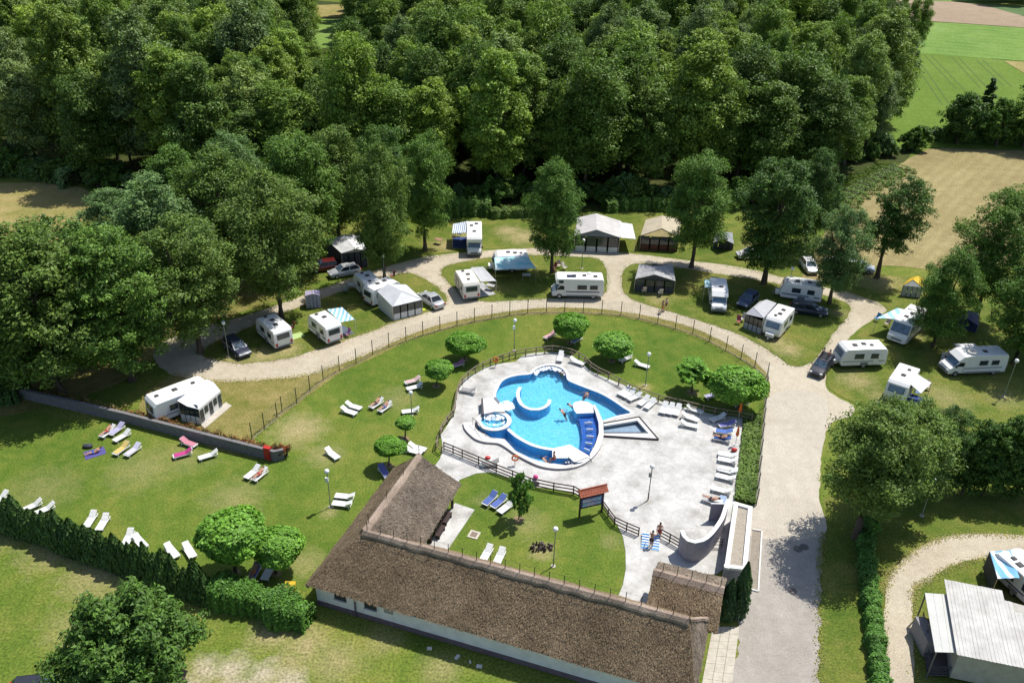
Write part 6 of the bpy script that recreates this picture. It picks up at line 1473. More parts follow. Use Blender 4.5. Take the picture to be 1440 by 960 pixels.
sp = G(1295, 905); MB().box((sp.x, sp.y, .8), (.75, 2.3, 1.6)).build('store_box', mat('grey_store', (.28, .26, .27), .8), mh, world=True)
q = G(1320, 895); p = G(1348, 912)
MB().box((C_[1].x + .15, (C_[1].y + C_[2].y) / 2, 1.5), (.06, 1.0, 2.0)).build('door', m_dk, mh, world=True)
nc = G(1448, 800, 2.4)
caravan('white trailer cut by the right edge beside the broad striped awning', (nc.x, nc.y, .02), R(108), 5.4, 2.3, 2.5, hatches=((1.2, .4), (.5, .5)), trim=m_bluestripe)
p = G(1431, 853, .8); t = thing('orange_crate', 'orange box beside the mobile home roof at the right edge', 'box', (p.x, p.y, 0)); MB().box((0, 0, .4), (1.0, .5, .7)).build('box', mat('orange_plastic', (.55, .14, .03), .6), t); MB().box((0, 0, .78), (1.06, .56, .05)).build('lid', mat('orange_plastic', (.55, .14, .03), .6), t)
# ------------------------------------------------------------------ sun loungers
m_pl = mat('white_resin', (.72, .72, .70), .45, .05, 4)
def make_lounger():
    t = thing('sun_lounger', 'white resin sun lounger', 'sun lounger', (0, 0, -50))
    b = MB()
    for k in range(8): b.box((-.92 + .14 * k, 0, .34), (.115, .58, .025))
    b.box((-.36, 0, .325), (1.14, .5, .012)); b.build('seat', m_pl, t)
    b = MB(); a = R(28); Mx = Matrix.Rotation(-a, 3, 'Y')
    for k in range(6): d = .08 + .125 * k; b.box((.2 + d * math.cos(a), 0, .34 + d * math.sin(a)), (.105, .58, .025), M=Mx)
    b.box((.2 + .40 * math.cos(a), 0, .33 + .40 * math.sin(a)), (.78, .5, .012), M=Mx); b.build('backrest', m_pl, t)
    b = MB()
    for s in (-1, 1): b.box((-.1, s * .32, .32), (1.84, .06, .07))
    b.box((-1.0, 0, .32), (.05, .66, .07)); b.box((.8, 0, .32), (.05, .66, .07)); b.build('frame', m_pl, t)
    for x in (-.8, .6):
        for s in (-1, 1): MB().bar((x, s * .31, .3), (x + (.06 if x > 0 else -.06), s * .33, 0), .06).build('leg', m_pl, t)
    return t
LG = make_lounger(); LG.scale = (.93, .93, .95); LGT = tree_of(LG); first = True; LCOUNT = 0
def lounger(fx, fy, hx, hy, label, z0=.015, towel=None):
    """foot and head end in the photograph"""
    global first
    a, b = G(fx, fy, .35), G(hx, hy, .42); c = (a + b) / 2; d = b - a; rz = math.atan2(d.y, d.x); loc = (c.x, c.y, z0)
    if first: LG.location = loc; LG.rotation_euler = (0, 0, rz); LG['label'] = label; LG['group'] = 'white sun loungers'; t = LG; first = False
    else: t = dup(LG, loc, rz, label, 'white sun loungers', LGT)
    if towel:
        nm, mt, lab = towel; a = R(28)
        pts = [(-.9, .372), (-.3, .374), (.19, .374), (.19 + .3 * math.cos(a), .378 + .3 * math.sin(a)), (.19 + .72 * math.cos(a), .378 + .72 * math.sin(a))]
        tw = MB(); rings = [[Vector((x, -.31, z)), Vector((x, .31, z)), Vector((x, .31, z + .022)), Vector((x, -.31, z + .022))] for x, z in pts]
        tw.loft(rings); o = tw.build('towel', mt); o.location = loc; o.scale = (.93, .93, .96); o.rotation_euler = (0, 0, rz); tag(o, lab, 'towel')
    return t, rz
def c48(ox, oy, k, *p): return [ox + v / k if i % 2 == 0 else oy + v / k for i, v in enumerate(p)]
def tw(c, lab, name=None): return ('towel', mat(name or 'towel_' + lab.split()[0], c, .95, .12, 9), lab)
BLUE = (.09, .14, .36); PINK = (.55, .22, .28); YEL = (.62, .46, .16); LIL = (.42, .40, .58); MAG = (.48, .05, .22)
A5 = lambda *p: c48(0, 560, 4.8, *p); B6 = lambda *p: c48(180, 500, 4.8, *p); C8 = lambda *p: c48(420, 460, 6, *p); D1 = lambda *p: c48(600, 460, 4.8, *p)
E2 = lambda *p: c48(840, 500, 6, *p); F3 = lambda *p: c48(840, 620, 6, *p); H4 = lambda *p: c48(600, 620, 4.8, *p); K7 = lambda *p: c48(240, 660, 4.8, *p); Q4 = lambda *p: c48(0, 700, 3.69, *p)
RL = {}
RL['a'] = lounger(*A5(690, 250, 768, 190), 'lounger with a sunbather, leftmost of three by the long dark wall')
lounger(*A5(745, 240, 835, 172), 'lounger with lilac towel between the sunbather and an empty lounger', towel=tw(LIL, 'lilac towel over the middle lounger by the long wall'))
lounger(*A5(768, 285, 885, 215), 'empty white lounger, right one of three by the long wall')
lounger(*A5(775, 372, 868, 300), 'lounger with a yellow towel on the left lawn', towel=tw(YEL, 'yellow towel on a lounger of the left lawn'))
lounger(*A5(850, 382, 948, 308), 'lounger with pale lilac towel right beside the yellow towel', towel=tw((.55, .53, .66), 'pale lilac towel beside the yellow one'))
lounger(*A5(1325, 318, 1215, 275), 'lounger with pink towel nearest the dark wall', towel=tw(PINK, 'pink towel on the lounger below the dark wall'))
lounger(*A5(1175, 388, 1300, 350), 'lounger with magenta towel on the left lawn', towel=tw(MAG, 'magenta towel on the left lawn'))
lounger(*B6(478, 690, 612, 645), 'empty white lounger right of the magenta towel')
lounger(*A5(-20, 690, 20, 655), 'lounger cut by the left picture edge behind the thuja hedge')
lounger(*A5(170, 745, 262, 698), 'lounger behind the thuja hedge, first of the leftmost pair')
lounger(*A5(260, 765, 345, 722), 'lounger behind the thuja hedge, second of the leftmost pair')
lounger(*A5(592, 845, 630, 780), 'lounger behind the hedge, left one of the middle pair')
lounger(*A5(668, 880, 722, 785), 'lounger behind the hedge, right one of the middle pair')
lounger(*Q4(655, 225, 675, 180), 'lounger peeping over the hedge right of the middle pair'); lounger(*Q4(745, 245, 705, 200), 'lounger peeping over the hedge, half hidden by its tip')
lounger(*Q4(905, 290, 875, 252), 'lounger half hidden by the hedge left of the ball tree pair'); lounger(*Q4(1000, 300, 962, 238), 'lounger on the grass just left of the ball tree pair')
lounger(*B6(805, 815, 880, 750), 'lounger of the pair below the red cabinet, left one'); RL['r'] = lounger(*B6(855, 830, 930, 765), 'lounger with a sunbather below the red cabinet, right one')
lounger(*B6(1420, 692, 1335, 625), 'single white lounger in the open lawn right of the red cabinet')
lounger(*K7(1120, 172, 1240, 180), 'upper lounger of the pair beside the lamp with a small box'); lounger(*K7(1100, 222, 1225, 232), 'lower lounger of the pair beside the lamp with a small box')
RL['u'] = lounger(*K7(540, 735, 590, 640), 'lounger in the shade of the ball tree pair, with a reclining person', towel=tw((.20, .18, .42), 'dark violet towel under the shaded sunbather')); lounger(*K7(640, 720, 680, 640), 'dark shaded lounger right under the ball tree pair')
lounger(*C8(525, 682, 395, 640), 'upper lounger of the leftmost pair on the open pool lawn'); lounger(*C8(478, 725, 362, 682), 'lower lounger of the leftmost pair on the open pool lawn')
RL['w'] = lounger(*C8(618, 668, 700, 610), 'lounger with a sunbather, left of the middle lawn pair'); RL['w2'] = lounger(*C8(690, 700, 772, 638), 'lounger with a sunbather, right of the middle lawn pair')
lounger(*C8(905, 465, 1025, 430), 'pinkish lounger beside the round shadow of a ball tree', towel=tw((.60, .42, .42), 'rose towel beside the round tree shadow')); lounger(*C8(925, 515, 1040, 482), 'lounger with yellow bag beside the round shadow of a ball tree')
lounger(*C8(880, 710, 1018, 690), 'lounger at the foot of the small green lamp')
lounger(*c48(400, 620, 4, 785, 45, 705, 20), 'lounger above the roof tip, upper one'); lounger(*c48(400, 620, 4, 760, 62, 685, 40), 'lounger above the roof tip, lower one')
lounger(*c48(400, 620, 4, 575, 190, 545, 145), 'blue covered lounger between ball tree and thatched roof', towel=tw((.16, .17, .40), 'indigo towel by the roof tip'))
lounger(*H4(400, 415, 460, 355), 'lounger with a big blue towel on the small lawn', towel=tw(BLUE, 'big blue towel on the small lawn lounger')); lounger(*H4(455, 435, 525, 375), 'second blue towelled lounger on the small lawn', towel=tw((.10, .15, .40), 'blue towel next to the slender young tree'))
lounger(*H4(500, 470, 575, 410), 'slatted white lounger under the slender young tree')
lounger(*H4(380, 800, 430, 708), 'white lounger near the roof ridge, left one of two'); lounger(*H4(470, 825, 515, 725), 'white lounger near the roof ridge, right one of two')
Z = DZ + .005
lounger(*D1(893, 232, 912, 165), 'lounger pointing up on the top edge of the pool deck', Z); lounger(*D1(1060, 248, 968, 212), 'lounger lying along the railing on the top edge of the deck', Z)
lounger(*D1(235, 418, 335, 432), 'grey shaded lounger on the left part of the deck', Z, tw((.3, .29, .29), 'grey cover painting the shadow tone on the left deck lounger'))  # the cover's grey carries the shadow lying on this lounger
lounger(*D1(1310, 222, 1380, 190), 'lounger under the wide ball tree above the pool'); lounger(*E2(430, 92, 315, 52), 'lounger on the lawn left of the lamp above the deck')
lounger(*E2(185, 325, 275, 272), 'first lounger of the fan of three right of the pool tip', Z); lounger(*E2(225, 345, 320, 295), 'second lounger of the fan of three right of the pool tip', Z); lounger(*E2(268, 368, 370, 322), 'third lounger of the fan of three right of the pool tip', Z)
lounger(*E2(348, 418, 438, 342), 'left lounger of the slanted pair on the upper right deck', Z); lounger(*E2(402, 448, 488, 365), 'right lounger of the slanted pair on the upper right deck', Z)
for i, x in enumerate((0, 55, 112)): lounger(*E2(540 + x, 490 + i * 9, 585 + x, 392 + i * 9), ['left', 'middle', 'right'][i] + ' lounger of the tight row of three by the railing', Z)
lounger(*E2(885, 475, 755, 432), 'lounger alone beneath the railing right of the tight row', Z); lounger(*E2(850, 545, 710, 492), 'upper lounger of the parallel pair on the right deck', Z); lounger(*E2(845, 598, 702, 562), 'lower lounger of the parallel pair on the right deck', Z)
lounger(*E2(950, 545, 1092, 498), 'lounger slanting up to the right near the closed orange parasol', Z)
lounger(*E2(1030, 588, 1168, 566), 'lounger with violet blue towel, upper of the blue group', Z, tw((.20, .20, .48), 'violet blue towel near the orange parasol')); lounger(*E2(995, 632, 1150, 648), 'lounger with blue towel, middle of the blue group', Z, tw((.10, .18, .48), 'bright blue towel in the blue group')); RL['p'] = lounger(*E2(985, 688, 1132, 712), 'lounger with blue towel, lowest of the blue group, with a person', Z, tw((.08, .15, .42), 'deep blue towel under a sunbather'))
for i, (y0, y1, lab) in enumerate([(822, 848, 'first'), (868, 892, 'second'), (950, 972, 'third')]): lounger(*E2(1032, y0, 1178, y1), lab + ' empty lounger below the closed orange parasol at the right deck edge', Z)
for i, (x, y, lab) in enumerate([(1105, 248, 'fourth'), (1088, 302, 'fifth'), (1055, 410, 'sixth')]): lounger(*F3(x - 75, y - 14, x + 75, y + 18), lab + ' empty lounger counted down the right deck edge', Z)
RL['q'] = lounger(*F3(925, 488, 1030, 520), 'lounger with a person lying near the curved wall', Z)
lounger(*F3(1042, 600, 1062, 468), 'lounger with a long pale blue towel beside the flat block', Z, tw((.42, .54, .72), 'long pale blue towel beside the flat roofed block'))
lounger(*E2(915, 345, 1035, 312), 'lilac blue lounger in the shade of the young tree', towel=tw((.30, .32, .58), 'lilac towel in the shade of the young tree')); lounger(*E2(1155, 405, 1280, 385), 'dark shaded lounger under the largest rounded tree', towel=tw((.15, .17, .28), 'slate towel under the largest rounded tree'))
lounger(*D1(165, 262, 250, 232), 'lounger with pink towel under the ball tree left of the pool', towel=tw((.55, .25, .40), 'rosy towel under the ball tree left of the pool')); lounger(*D1(800, 70, 870, 35), 'lounger with pinkish towel left of the topmost ball tree', towel=tw((.6, .35, .36), 'salmon towel left of the topmost ball tree')); lounger(*D1(990, 95, 1040, 62), 'violet lounger in the shade of the topmost ball tree', towel=tw((.2, .2, .4), 'dusky violet towel beside the topmost ball tree'))
lounger(*c48(640, 560, 9.6, 360, 885, 600, 862), 'grey lounger behind the dark railing below the pool', Z, tw((.32, .31, .30), 'stone grey cover behind the dark railing'))
# ------------------------------------------------------------------ notice board with tiled roof
pa, pb = G(814.5, 727), G(846, 719.5); nbd = thing('notice_board', 'notice board with blue white panels under a small red tiled roof', 'notice board', pa)
ax = (pb - pa); W_ = ax.length; ang = math.atan2(ax.y, ax.x); nbd.rotation_euler = (0, 0, ang)
for x in (0, W_): MB().box((x, 0, 1.4), (.13, .13, 2.8)).build('post', m_wood2, nbd)
for z in (.98, 2.02): MB().box((W_ / 2, 0, z), (W_, .09, .1)).build('beam', m_wood2, nbd)
bd = MB().box((W_ / 2, 0, 1.5), (W_ - .13, .06, .96)).build('board', mat('board_blue', (.10, .11, .36), .5, .1, 5), nbd)
cols = [(.40, .70, .78), (.50, .50, .78), (.72, .74, .86), (.40, .62, .82), (.72, .70, .84)]
for r_ in range(2):
    for k in range(5):
        pnl = MB().box((.2 + (W_ - .4) * (k + .5) / 5, -.04, 1.28 + .44 * r_), ((W_ - .5) / 5, .02, .34)).build('panel', mat('panel%d' % ((k + r_) % 5), cols[(k * 2 + r_) % 5], .5, .1, 6), bd)
        for q_ in range(3): MB().box((.2 + (W_ - .4) * (k + .5) / 5 - .02 * q_, -.055, 1.36 + .44 * r_ - .08 * q_), ((W_ - .5) / 5 * (.8 - .14 * q_), .012, .03)).build('print_line', m_white if q_ else mat('print_dark', (.05, .05, .2), .6), pnl)
for s in (-1, 1):
    n_ = 10
    for k in range(n_):
        x0 = -.25 + (W_ + .5) * k / n_; x1 = -.25 + (W_ + .5) * (k + .94) / n_
        for j in range(3):
            y0, y1 = s * (.52 - .17 * j), s * (.52 - .17 * (j + 1) - .02); z0, z1 = 2.60 + .14 * j + .02, 2.60 + .14 * (j + 1) + .0
            rt_ = MB().slab([(x0, y0, z0), (x1, y0, z0), (x1, y1, z1), (x0, y1, z1)], .035).build('roof_tile', mat('roof_tile_red', (.36, .10, .055), .75, .2, 5), nbd)
MB().tube([(-.28, 0, 3.04), (W_ + .28, 0, 3.04)], .07, 8).build('ridge_tile', mat('roof_tile_red', (.36, .10, .055), .75, .2, 5), nbd)
for s in (-1, 1): MB().bar((W_ / 2, s * .46, 2.6), (W_ / 2, 0, 2.1), .07).build('strut', m_wood2, nbd)
# ------------------------------------------------------------------ small things on lawn and deck
sp = G(761, 771); st = thing('tree_stump', 'old dark tree stump with roots in a bare patch on the small lawn', 'stump', sp)
st.scale = (1.35, 1.35, 1.25)
rnd = random.Random(8)
for k in range(34):
    a = rnd.uniform(0, 6.28); r0 = rnd.uniform(.05, .75) ; x, y = r0 * math.cos(a), r0 * math.sin(a) * .6
    MB().tube([(x, y, -.05), (x + rnd.uniform(-.08, .08), y + rnd.uniform(-.08, .08), rnd.uniform(.12, .5) * (1.1 - r0 * .6))], [rnd.uniform(.06, .13), rnd.uniform(.03, .08)], 5).build('root', mat('stump_wood%d' % (k % 3), ((.07, .055, .045), (.16, .13, .11), (.24, .2, .17))[k % 3], .95, .3, 7), st)
dc = G(666.5, 752); t = thing('drain_cover', 'square pale concrete drain cover in the small lawn', 'drain cover', dc, R(-20))
MB().box((0, 0, .04), (.9, .9, .08)).build('frame', mat('pale_concrete', (.55, .5, .42), .9), t); MB().box((0, 0, .06), (.55, .55, .09)).build('lid', mat('lid_brown', (.24, .19, .15), .9), t)
for i, (x, y, lab) in enumerate([(1122, 772, 'left manhole cover in the asphalt road'), (1131, 769, 'right manhole cover in the asphalt road'), (1114, 831, 'round manhole cover further down the asphalt road')]):
    t = thing('manhole_cover', lab, 'manhole cover', G(x, y)); MB().tube([(0, 0, .0), (0, 0, .036)], .33, 18).build('lid', mat('iron_lid', (.15, .135, .12), .8, .2, 12), t); MB().tube([(0, 0, .0), (0, 0, .033)], .4, 18).build('ring', mat('asph_ring', (.20, .18, .16), .9), t)
m_or = mat('orange_canvas', (.72, .16, .02), .7, .1, 6)
def parasol(x, y, lab, h=2.3):
    t = thing('closed_parasol', lab, 'parasol', G(x, y)); MB().tube([(0, 0, 0), (0, 0, h)], .025, 7).build('pole', m_alu, t)
    MB().tube([(0, 0, h - 1.15), (0, 0, h - .95), (0, 0, h - .4), (0, 0, h + .02)], [.10, .17, .11, .03], 9).build('folded_canopy', m_or, t); MB().tube([(0, 0, 0), (0, 0, .1)], .28, 12).build('foot', mat('parasol_foot', (.5, .5, .5), .8), t)
parasol(1038, 592, 'closed orange parasol at the right end of the upper railing'); parasol(1034, 626, 'closed orange parasol between the blue loungers and the white row')
def lifebuoy(x, y, lab, z=1.0):
    t = thing('lifebuoy', lab, 'lifebuoy', G(x, y)); MB().tube([(0, 0, 0), (0, 0, z + .35)], .03, 7).build('stand', m_wood2, t)
    MB().tube([(.28 * math.cos(6.2832 * i / 20), -.06, z + .28 * math.sin(6.2832 * i / 20)) for i in range(21)], .075, 8).build('ring', m_or, t, smooth=True)
lifebuoy(697, 516, 'orange lifebuoy on the railing at the upper left of the deck'); lifebuoy(724, 654, 'orange lifebuoy stand at the lower pool edge', .9)
def blob(name, x, y, rr, m, lab, cat, z=.0):
    o = MB().sphere((0, 0, rr[2] * .95), rr, 14, 9).build(name, m, smooth=True); o.location = (*G(x, y).to_2d(), DZ + z); tag(o, lab, cat); return o
blob('beach_ball', 753, 674, (.24, .24, .24), mat('pink_vinyl', (.62, .06, .24), .3), 'pink ball by the dark railing left of the notice board', 'ball')
blob('bag', 753, 682, (.38, .25, .2), m_dk, 'dark bag under the railing by the pink ball', 'bag', -.03)
blob('bag', 1032, 635, (.3, .22, .2), m_red, 'red bag at the head of the white lounger row', 'bag'); blob('bag', 686, 645, (.28, .2, .12), m_red, 'small red bag on the deck below the pool', 'bag')
blob('bag', 124, 629, (.5, .3, .2), m_dk, 'dark bag beside the picnic blanket on the left lawn', 'bag', -.04)
b = G(133, 637); o = MB().prism([(-.9, -.65), (.9, -.65), (.95, .6), (-.85, .68)], .02, .035).build('blanket', mat('navy_blanket', (.10, .09, .28), .95)); o.location = b; o.rotation_euler = (0, 0, R(35)); tag(o, 'navy picnic blanket with a person on it in the left lawn', 'blanket')
def chair(x, y, rz, c, lab, z=.0):
    t = thing('camping_chair', lab, 'camping chair', (*G(x, y).to_2d(), z + .05), rz); m = mat('chair_' + '%03d' % int(c[0] * 999), c, .8)
    MB().box((0, 0, .42), (.5, .52, .04)).build('seat', m, t); MB().box((.27, 0, .75), (.04, .52, .66), M=Matrix.Rotation(R(14), 3, 'Y')).build('backrest', m, t)
    for sx in (-.22, .24):
        for sy in (-.24, .24): MB().bar((sx, sy, .42), (sx, sy, 0), .03).build('leg', m_alu, t)
    for sy in (-.28, .28): MB().box((0, sy, .62), (.5, .05, .03)).build('armrest', m_grey, t)
RD = (.34, .06, .06)
for x, y, a, c, lab in [(779, 380, 40, RD, 'red camping chair under the single tree on the middle island, left'), (786, 377, 100, (.55, .45, .40), 'beige camping chair under the single tree on the middle island'), (781, 387, 200, (.40, .12, .12), 'dark red camping chair under the single tree, nearest'), (794, 380, 150, (.6, .55, .52), 'pale camping chair under the single tree, right'),
    (905, 413, -80, (.55, .60, .75), 'left blue white deckchair before the silver awning tent'), (928, 416, -80, (.60, .64, .78), 'right blue white deckchair before the silver awning tent'), (638, 337, 0, (.5, .08, .03), 'red chair under the blue checked awning'), (646, 333, 90, (.1, .12, .2), 'dark chair under the blue checked awning'),
    (411, 465, 30, RD, 'red folding chair right of the caravan beside the parched strip'), (1043, 452, 30, (.6, .6, .62), 'pale chair left of the attached grey awning tent'), (1038, 456, 80, (.4, .15, .13), 'reddish chair left of the attached grey awning tent'), (1330, 505, 20, (.6, .2, .3), 'pink chair beside the low profile motorhome'), (1325, 509, 60, (.6, .6, .62), 'white chair beside the low profile motorhome'),
    (1303, 548, 100, (.55, .2, .08), 'orange chair behind the white cloth awning'), (1288, 556, 160, (.15, .25, .45), 'blue chair under the white cloth awning'), (996, 542, 90, (.72, .2, .03), 'orange deckchair behind the young tree'), (486, 412, 60, (.3, .36, .3), 'green chair beside the shaded caravan'), (1246, 459, 30, (.55, .62, .12), 'lime green chair under the light blue awning'), (1232, 452, 30, (.05, .28, .55), 'blue chair under the light blue awning'), (552, 392, 30, RD, 'red chair behind the big awning tent'), (489, 474, 40, (.35, .12, .3), 'purple chair under the striped awning on the left island'), (1075, 472, 10, (.1, .1, .12), 'dark chair at the hitch of the front caravan')]:
    chair(x, y, R(a), c, lab)
def table(x, y, rz, m, lab):
    t = thing('camping_table', lab, 'table', (*G(x, y).to_2d(), .05), rz); MB().box((0, 0, .70), (1.1, .7, .04)).build('table_top', m, t)
    for sx in (-.48, .48):
        for sy in (-.28, .28): MB().bar((sx, sy, .69), (sx * 1.05, sy * 1.05, 0), .035).build('leg', m_alu, t)
for x, y, a, m, lab in [(740, 393, 5, m_lightcl, 'white table in front of the teal awning'), (496, 407, 0, m_lightcl, 'small white table left of the shaded caravan'), (617, 343, -25, mat('brown_table', (.35, .2, .14), .8), 'brown low table left of the checked awning'), (690, 408, -20, m_greycl, 'grey table under the plain grey awning'), (925, 404, 0, YEL and mat('tan_table', (.45, .32, .12), .8), 'tan table between the two deckchairs')]:
    table(x, y, R(a), m, lab)
blob('towel', 595, 436, (.35, .2, .04), mat('lime_cloth', (.62, .7, .05), .8), 'lime yellow cloth on the grass by the big awning tent', 'towel')
g_ = G(416, 473); o = MB().prism([(-.9, -.6), (.9, -.6), (.9, .6), (-.9, .6)], .05, .065).build('ground_mat', mat('lime_mat', (.42, .55, .22), .9)); o.location = (g_.x, g_.y, 0); o.rotation_euler = (0, 0, R(40)); tag(o, 'pale green ground mat right of the caravan beside the parched strip', 'mat')
p = G(408, 826, .8); t = thing('yellow_bin', 'yellow box standing behind the light green hedge', 'bin', (p.x, p.y, 0)); m_ye = mat('yellow_plastic', (.68, .42, .03), .5); MB().box((0, 0, .55), (.75, .6, 1.1)).build('body', m_ye, t); MB().box((0, 0, 1.13), (.8, .65, .06)).build('lid', m_ye, t)
for i, (x, y, s) in enumerate([(604, 912, .35), (643, 924, .4), (661, 931, .2), (674, 937, .4)]):
    o = MB().box((0, 0, .06), (s, s * .6, .12)).build('stone', m_coping); o.location = G(x, y); o.rotation_euler = (0, 0, i); tag(o, ['flat pale stone in the shade along the house wall', 'largest pale stone in the shade along the house wall', 'smallest pale pebble along the house wall', 'pale long stone at the right of the wall shade'][i], 'stone')
hp = G(228, 958, 2.6); hut = thing('garden_hut', 'small hut with a brown roof edge under the corner maple', 'hut', (hp.x, hp.y, 0)); MB().box((0, 0, 1.1), (1.8, 2.2, 2.2)).build('wall', m_wood1, hut)
for s in (-1, 1): MB().slab([(s * 1.15, -1.3, 2.1), (s * 1.15, 1.3, 2.1), (0, 1.3, 2.75), (0, -1.3, 2.75 + s * .003)], .06).build('roof_panel', mat('hut_roof', (.22, .15, .11), .85, .2, 6), hut)
for x, y in ((1014, 857), (1037, 862)): pass
a, b = G(1014, 862), G(1038, 872); t = thing('low_gate', 'low pale metal gate between cypresses and paved strip', 'gate', a); d = b - a
for z in (.15, .85): MB().bar((0, 0, z), (d.x, d.y, z), .05).build('rail', m_alu, t)
for k in range(9): MB().bar((d.x * k / 8, d.y * k / 8, 0), (d.x * k / 8, d.y * k / 8, .9), .03).build('bar', m_alu, t)
# ------------------------------------------------------------------ people
m_skin = mat('skin', (.50, .27, .18), .55, .06, 12); m_hair = mat('dark_hair', (.03, .022, .018), .7); m_hair2 = mat('brown_hair', (.12, .07, .04), .7)
def J(pose):
    """joint table for a standing figure facing +x, bent by the pose"""
    j = {'pel': ((0, 0, .93), .115), 'sp': ((0, 0, 1.10), .115), 'ch': ((0, 0, 1.32), .135), 'nk': ((.01, 0, 1.47), .055), 'hd': ((.03, 0, 1.60), .088), 'tp': ((.02, 0, 1.69), .07), 'ns': ((.115, 0, 1.585), .018)}
    for n, s in (('l', 1), ('r', -1)):
        j['sh' + n] = ((0, .17 * s, 1.40), .06); j['el' + n] = ((-.02, .24 * s, 1.13), .042); j['wr' + n] = ((.06, .26 * s, .90), .029); j['pa' + n] = ((.085, .26 * s, .83), .034)
        for k in range(4): j['f%d' % k + n] = ((.065 + .018 * k, (.265 + .004 * k) * s, .745 + abs(k - 1.4) * .008), .009)
        j['th' + n] = ((.13, .25 * s, .79), .010)
        j['hp' + n] = ((0, .09 * s, .86), .098); j['kn' + n] = ((.03, .10 * s, .48), .060); j['an' + n] = ((0, .10 * s, .08), .040); j['to' + n] = ((.15, .12 * s, .03), .034)
    E_ = [('pel', 'sp'), ('sp', 'ch'), ('ch', 'nk'), ('nk', 'hd'), ('hd', 'tp'), ('hd', 'ns')]
    for n in 'lr': E_ += [('ch', 'sh' + n), ('sh' + n, 'el' + n), ('el' + n, 'wr' + n), ('wr' + n, 'pa' + n), ('pa' + n, 'th' + n), ('pel', 'hp' + n), ('hp' + n, 'kn' + n), ('kn' + n, 'an' + n), ('an' + n, 'to' + n)] + [('pa' + n, 'f%d' % k + n) for k in range(4)]
    P_ = {k: (Vector(v[0]), v[1]) for k, v in j.items()}
    def rot(keys, piv, axis, deg):
        m = Matrix.Rotation(R(deg), 3, axis); c = P_[piv][0].copy()
        for k in keys: P_[k] = (c + m @ (P_[k][0] - c), P_[k][1])
    arm = lambda n: ['el' + n, 'wr' + n, 'pa' + n, 'th' + n] + ['f%d' % k + n for k in range(4)]; leg = lambda n: ['kn' + n, 'an' + n, 'to' + n]; low = lambda n: ['an' + n, 'to' + n]
    upper = ['sp', 'ch', 'nk', 'hd', 'tp', 'ns'] + ['sh' + n for n in 'lr'] + arm('l') + arm('r')
    if pose == 'walk':
        rot(leg('l'), 'hpl', 'Y', -24); rot(leg('r'), 'hpr', 'Y', 20); rot(low('r'), 'knr', 'Y', 22); rot(arm('l'), 'shl', 'Y', 22); rot(arm('r'), 'shr', 'Y', -24); rot(arm('r')[1:], 'elr', 'Y', -25)
    elif pose == 'reach':
        rot(upper, 'pel', 'Y', 14)
        for n in 'lr': rot(arm(n), 'sh' + n, 'Y', -55); rot(arm(n)[1:], 'el' + n, 'Y', -20)
        rot(leg('l'), 'hpl', 'Y', -8)
    elif pose == 'sit':
        for n in 'lr': rot(leg(n), 'hp' + n, 'Y', -85); rot(low(n), 'kn' + n, 'Y', 80); rot(arm(n), 'sh' + n, 'Y', 12)
    elif pose == 'lie':
        rot(upper, 'pel', 'Y', 28)     # becomes the raised back once laid down
        rot(leg('l'), 'hpl', 'Y', -14); rot(low('l'), 'knl', 'Y', 24); rot(arm('r'), 'shr', 'X', 16); rot(arm('l'), 'shl', 'X', -12)
        m = Matrix.Rotation(R(90), 3, 'Y'); P_ = {k: (Vector((v[0].z - .93, v[0].y, -v[0].x)), v[1]) for k, v in P_.items()}
        P_ = {k: (Vector((v[0].x, v[0].y, v[0].z)), v[1]) for k, v in P_.items()}
        P_ = {k: (Vector((v[0].x, -v[0].y, v[0].z * -1)), v[1]) for k, v in P_.items()}
    elif pose == 'swim':
        rot(upper, 'pel', 'Y', 50)
        for n, s in (('l', 1), ('r', -1)): rot(arm(n), 'sh' + n, 'X', 60 * s); rot(leg(n), 'hp' + n, 'Y', 25)
    return P_, E_
POSE = {}
def body_mesh(pose):
    if pose in POSE: return POSE[pose]
    P_, E_ = J(pose); keys = list(P_); keys.sort(key=lambda k: k != 'pel'); ix = {k: i for i, k in enumerate(keys)}
    me = bpy.data.meshes.new('person_body'); me.from_pydata([P_[k][0] for k in keys], [(ix[a], ix[b]) for a, b in E_], [])
    o = bpy.data.objects.new('tmp', me); COL.objects.link(o); o.modifiers.new('skin', 'SKIN'); sv = me.skin_vertices[0].data
    for k in keys: r_ = P_[k][1]; sv[ix[k]].radius = (r_, r_)
    sv[0].use_root = True; s = o.modifiers.new('sub', 'SUBSURF'); s.levels = 1; s.render_levels = 1
    dg = bpy.context.evaluated_depsgraph_get(); ev = o.evaluated_get(dg); nm = bpy.data.meshes.new_from_object(ev); bpy.data.objects.remove(o)
    nm.materials.clear(); nm.materials.append(m_skin); nm.polygons.foreach_set('use_smooth', [True] * len(nm.polygons)); POSE[pose] = (nm, P_); return POSE[pose]
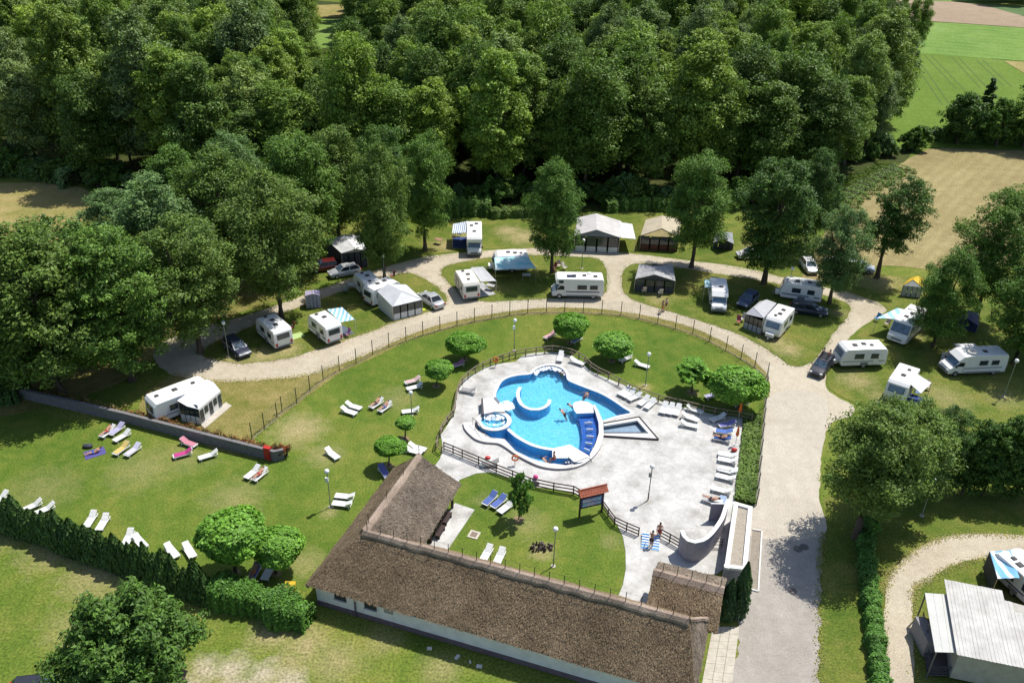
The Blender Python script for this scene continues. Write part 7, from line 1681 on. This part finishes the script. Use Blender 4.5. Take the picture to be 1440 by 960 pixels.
def person(pose, loc, rz, label, shorts, hair=None, top=None):
    nm, P_ = body_mesh(pose); t = thing('person', label, 'person', loc, rz); inst('body', nm, t); hd, tp = P_['hd'][0], P_['tp'][0]; up = (tp - hd).normalized(); fw = (P_['ns'][0] - hd).normalized()
    MB().sphere(hd + up * .035 - fw * .025, (.105, .1, .105), 12, 8).build('hair', hair or m_hair, t, smooth=True)
    b = MB(); pel = P_['pel'][0]; sp = P_['sp'][0]; b.tube([pel + (sp - pel) * .35, pel - (sp - pel) * .25], [.15, .165], 12)
    for n in 'lr': h = P_['hp' + n][0]; k = P_['kn' + n][0]; b.tube([h, h.lerp(k, .42)], [.115, .105], 10)
    b.build('shorts', shorts, t, smooth=True)
    if top is not None: MB().tube([sp, sp.lerp(P_['ch'][0], .5), P_['ch'][0], P_['ch'][0].lerp(P_['nk'][0], .45)], [.135, .15, .165, .10], 12).build('top', top, t, smooth=True)
    return t
m_blk = mat('black_swimwear', (.03, .03, .04), .7); m_rsw = mat('red_swimwear', (.42, .05, .04), .7); m_bsw = mat('blue_swimwear', (.06, .12, .4), .7); m_osw = mat('orange_shorts', (.6, .22, .04), .8)
def standp(pose, x, y, ang, lab, sh, z=DZ, **k): g = G(x, y); return person(pose, (g.x, g.y, z), R(ang), lab, sh, **k)
standp('reach', 915, 770, 70, 'man in dark trunks bending over the zigzag mattress at the deck steps', m_blk)
standp('walk', 926, 757, -100, 'man in red trunks stepping through the gap in the dark railing', m_rsw)
standp('walk', 931, 440, 200, 'person in orange shorts walking along the gravel ring road', m_osw, .03, top=mat('tan_shirt', (.55, .36, .2), .8)); standp('walk', 936, 436, 190, 'person in a white top walking behind the orange shorts on the gravel road', m_blk, .03, top=m_lightcl)
def lying(key, lab, sh, dz=.0, **k):
    t, rz = RL[key]; l = t.location; return person('lie', (l.x - .12 * math.cos(rz), l.y - .12 * math.sin(rz), l.z + .50 + dz), rz, lab, sh, **k)
lying('a', 'tanned person lying on the leftmost lounger by the long wall', m_rsw); lying('r', 'tanned person lying on the lounger below the red cabinet', m_rsw, hair=m_hair2); lying('w', 'person lying on the left lounger of the middle lawn pair', m_blk); lying('w2', 'person lying on the right lounger of the middle lawn pair', m_bsw, hair=m_hair2)
lying('u', 'person reclining in the shade of the ball tree pair', m_osw); lying('p', 'person lying on the lowest blue towelled lounger', m_blk); lying('q', 'person lying head up on the lounger near the curved wall', m_blk)
g_ = G(133, 637); person('lie', (g_.x, g_.y, .13), R(35), 'fair person lying on the navy picnic blanket', m_bsw, hair=m_hair2)
def swim(x, y, ang, lab, sh, z=-.95, **k): g = G(x, y, -.1); return person('swim', (g.x, g.y, z), R(ang), lab, sh, **k)
swim(794, 582, 160, 'dark haired swimmer standing in the middle of the pool', m_blk, -1.0); swim(822, 556, 30, 'swimmer with red swimwear in front of the curved island', m_rsw, -1.15); swim(790, 524, 250, 'bather in the bubbling bay at the top of the pool', m_osw, -1.15)
swim(805, 570, 200, 'bather leaning at the left corner of the white island', m_bsw, -1.2)
g_ = G(779, 645, .25); person('sit', (g_.x, g_.y, -.58), R(200), 'person in red sitting at the white pool steps', m_rsw); g_ = G(769, 648, -.2); person('swim', (g_.x, g_.y, -1.2), R(180), 'head and shoulders of a bather in the lower channel', m_blk)
# zigzag air mattresses at the deck steps
m_zig = stripe_mat('zigzag_vinyl', (.08, .30, .62), (.78, .80, .82), .34, 0)
for i, (x, y, a, lab) in enumerate([(907, 762, 80, 'blue and white zigzag mattress at the deck steps, left one'), (922, 764, 80, 'blue and white zigzag mattress at the deck steps, right one')]):
    p = G(x, y); b = MB()
    for k in range(7): b.tube([(-.95 + .3 * k, -.3, .16), (-.95 + .3 * k, .3, .16)], .14, 8)
    o = b.build('air_mattress', m_zig, smooth=True); o.location = (p.x, p.y, DZ + .0); o.rotation_euler = (0, R(-8), R(a)); o.scale = (.85, 1, .7); tag(o, lab, 'air mattress')
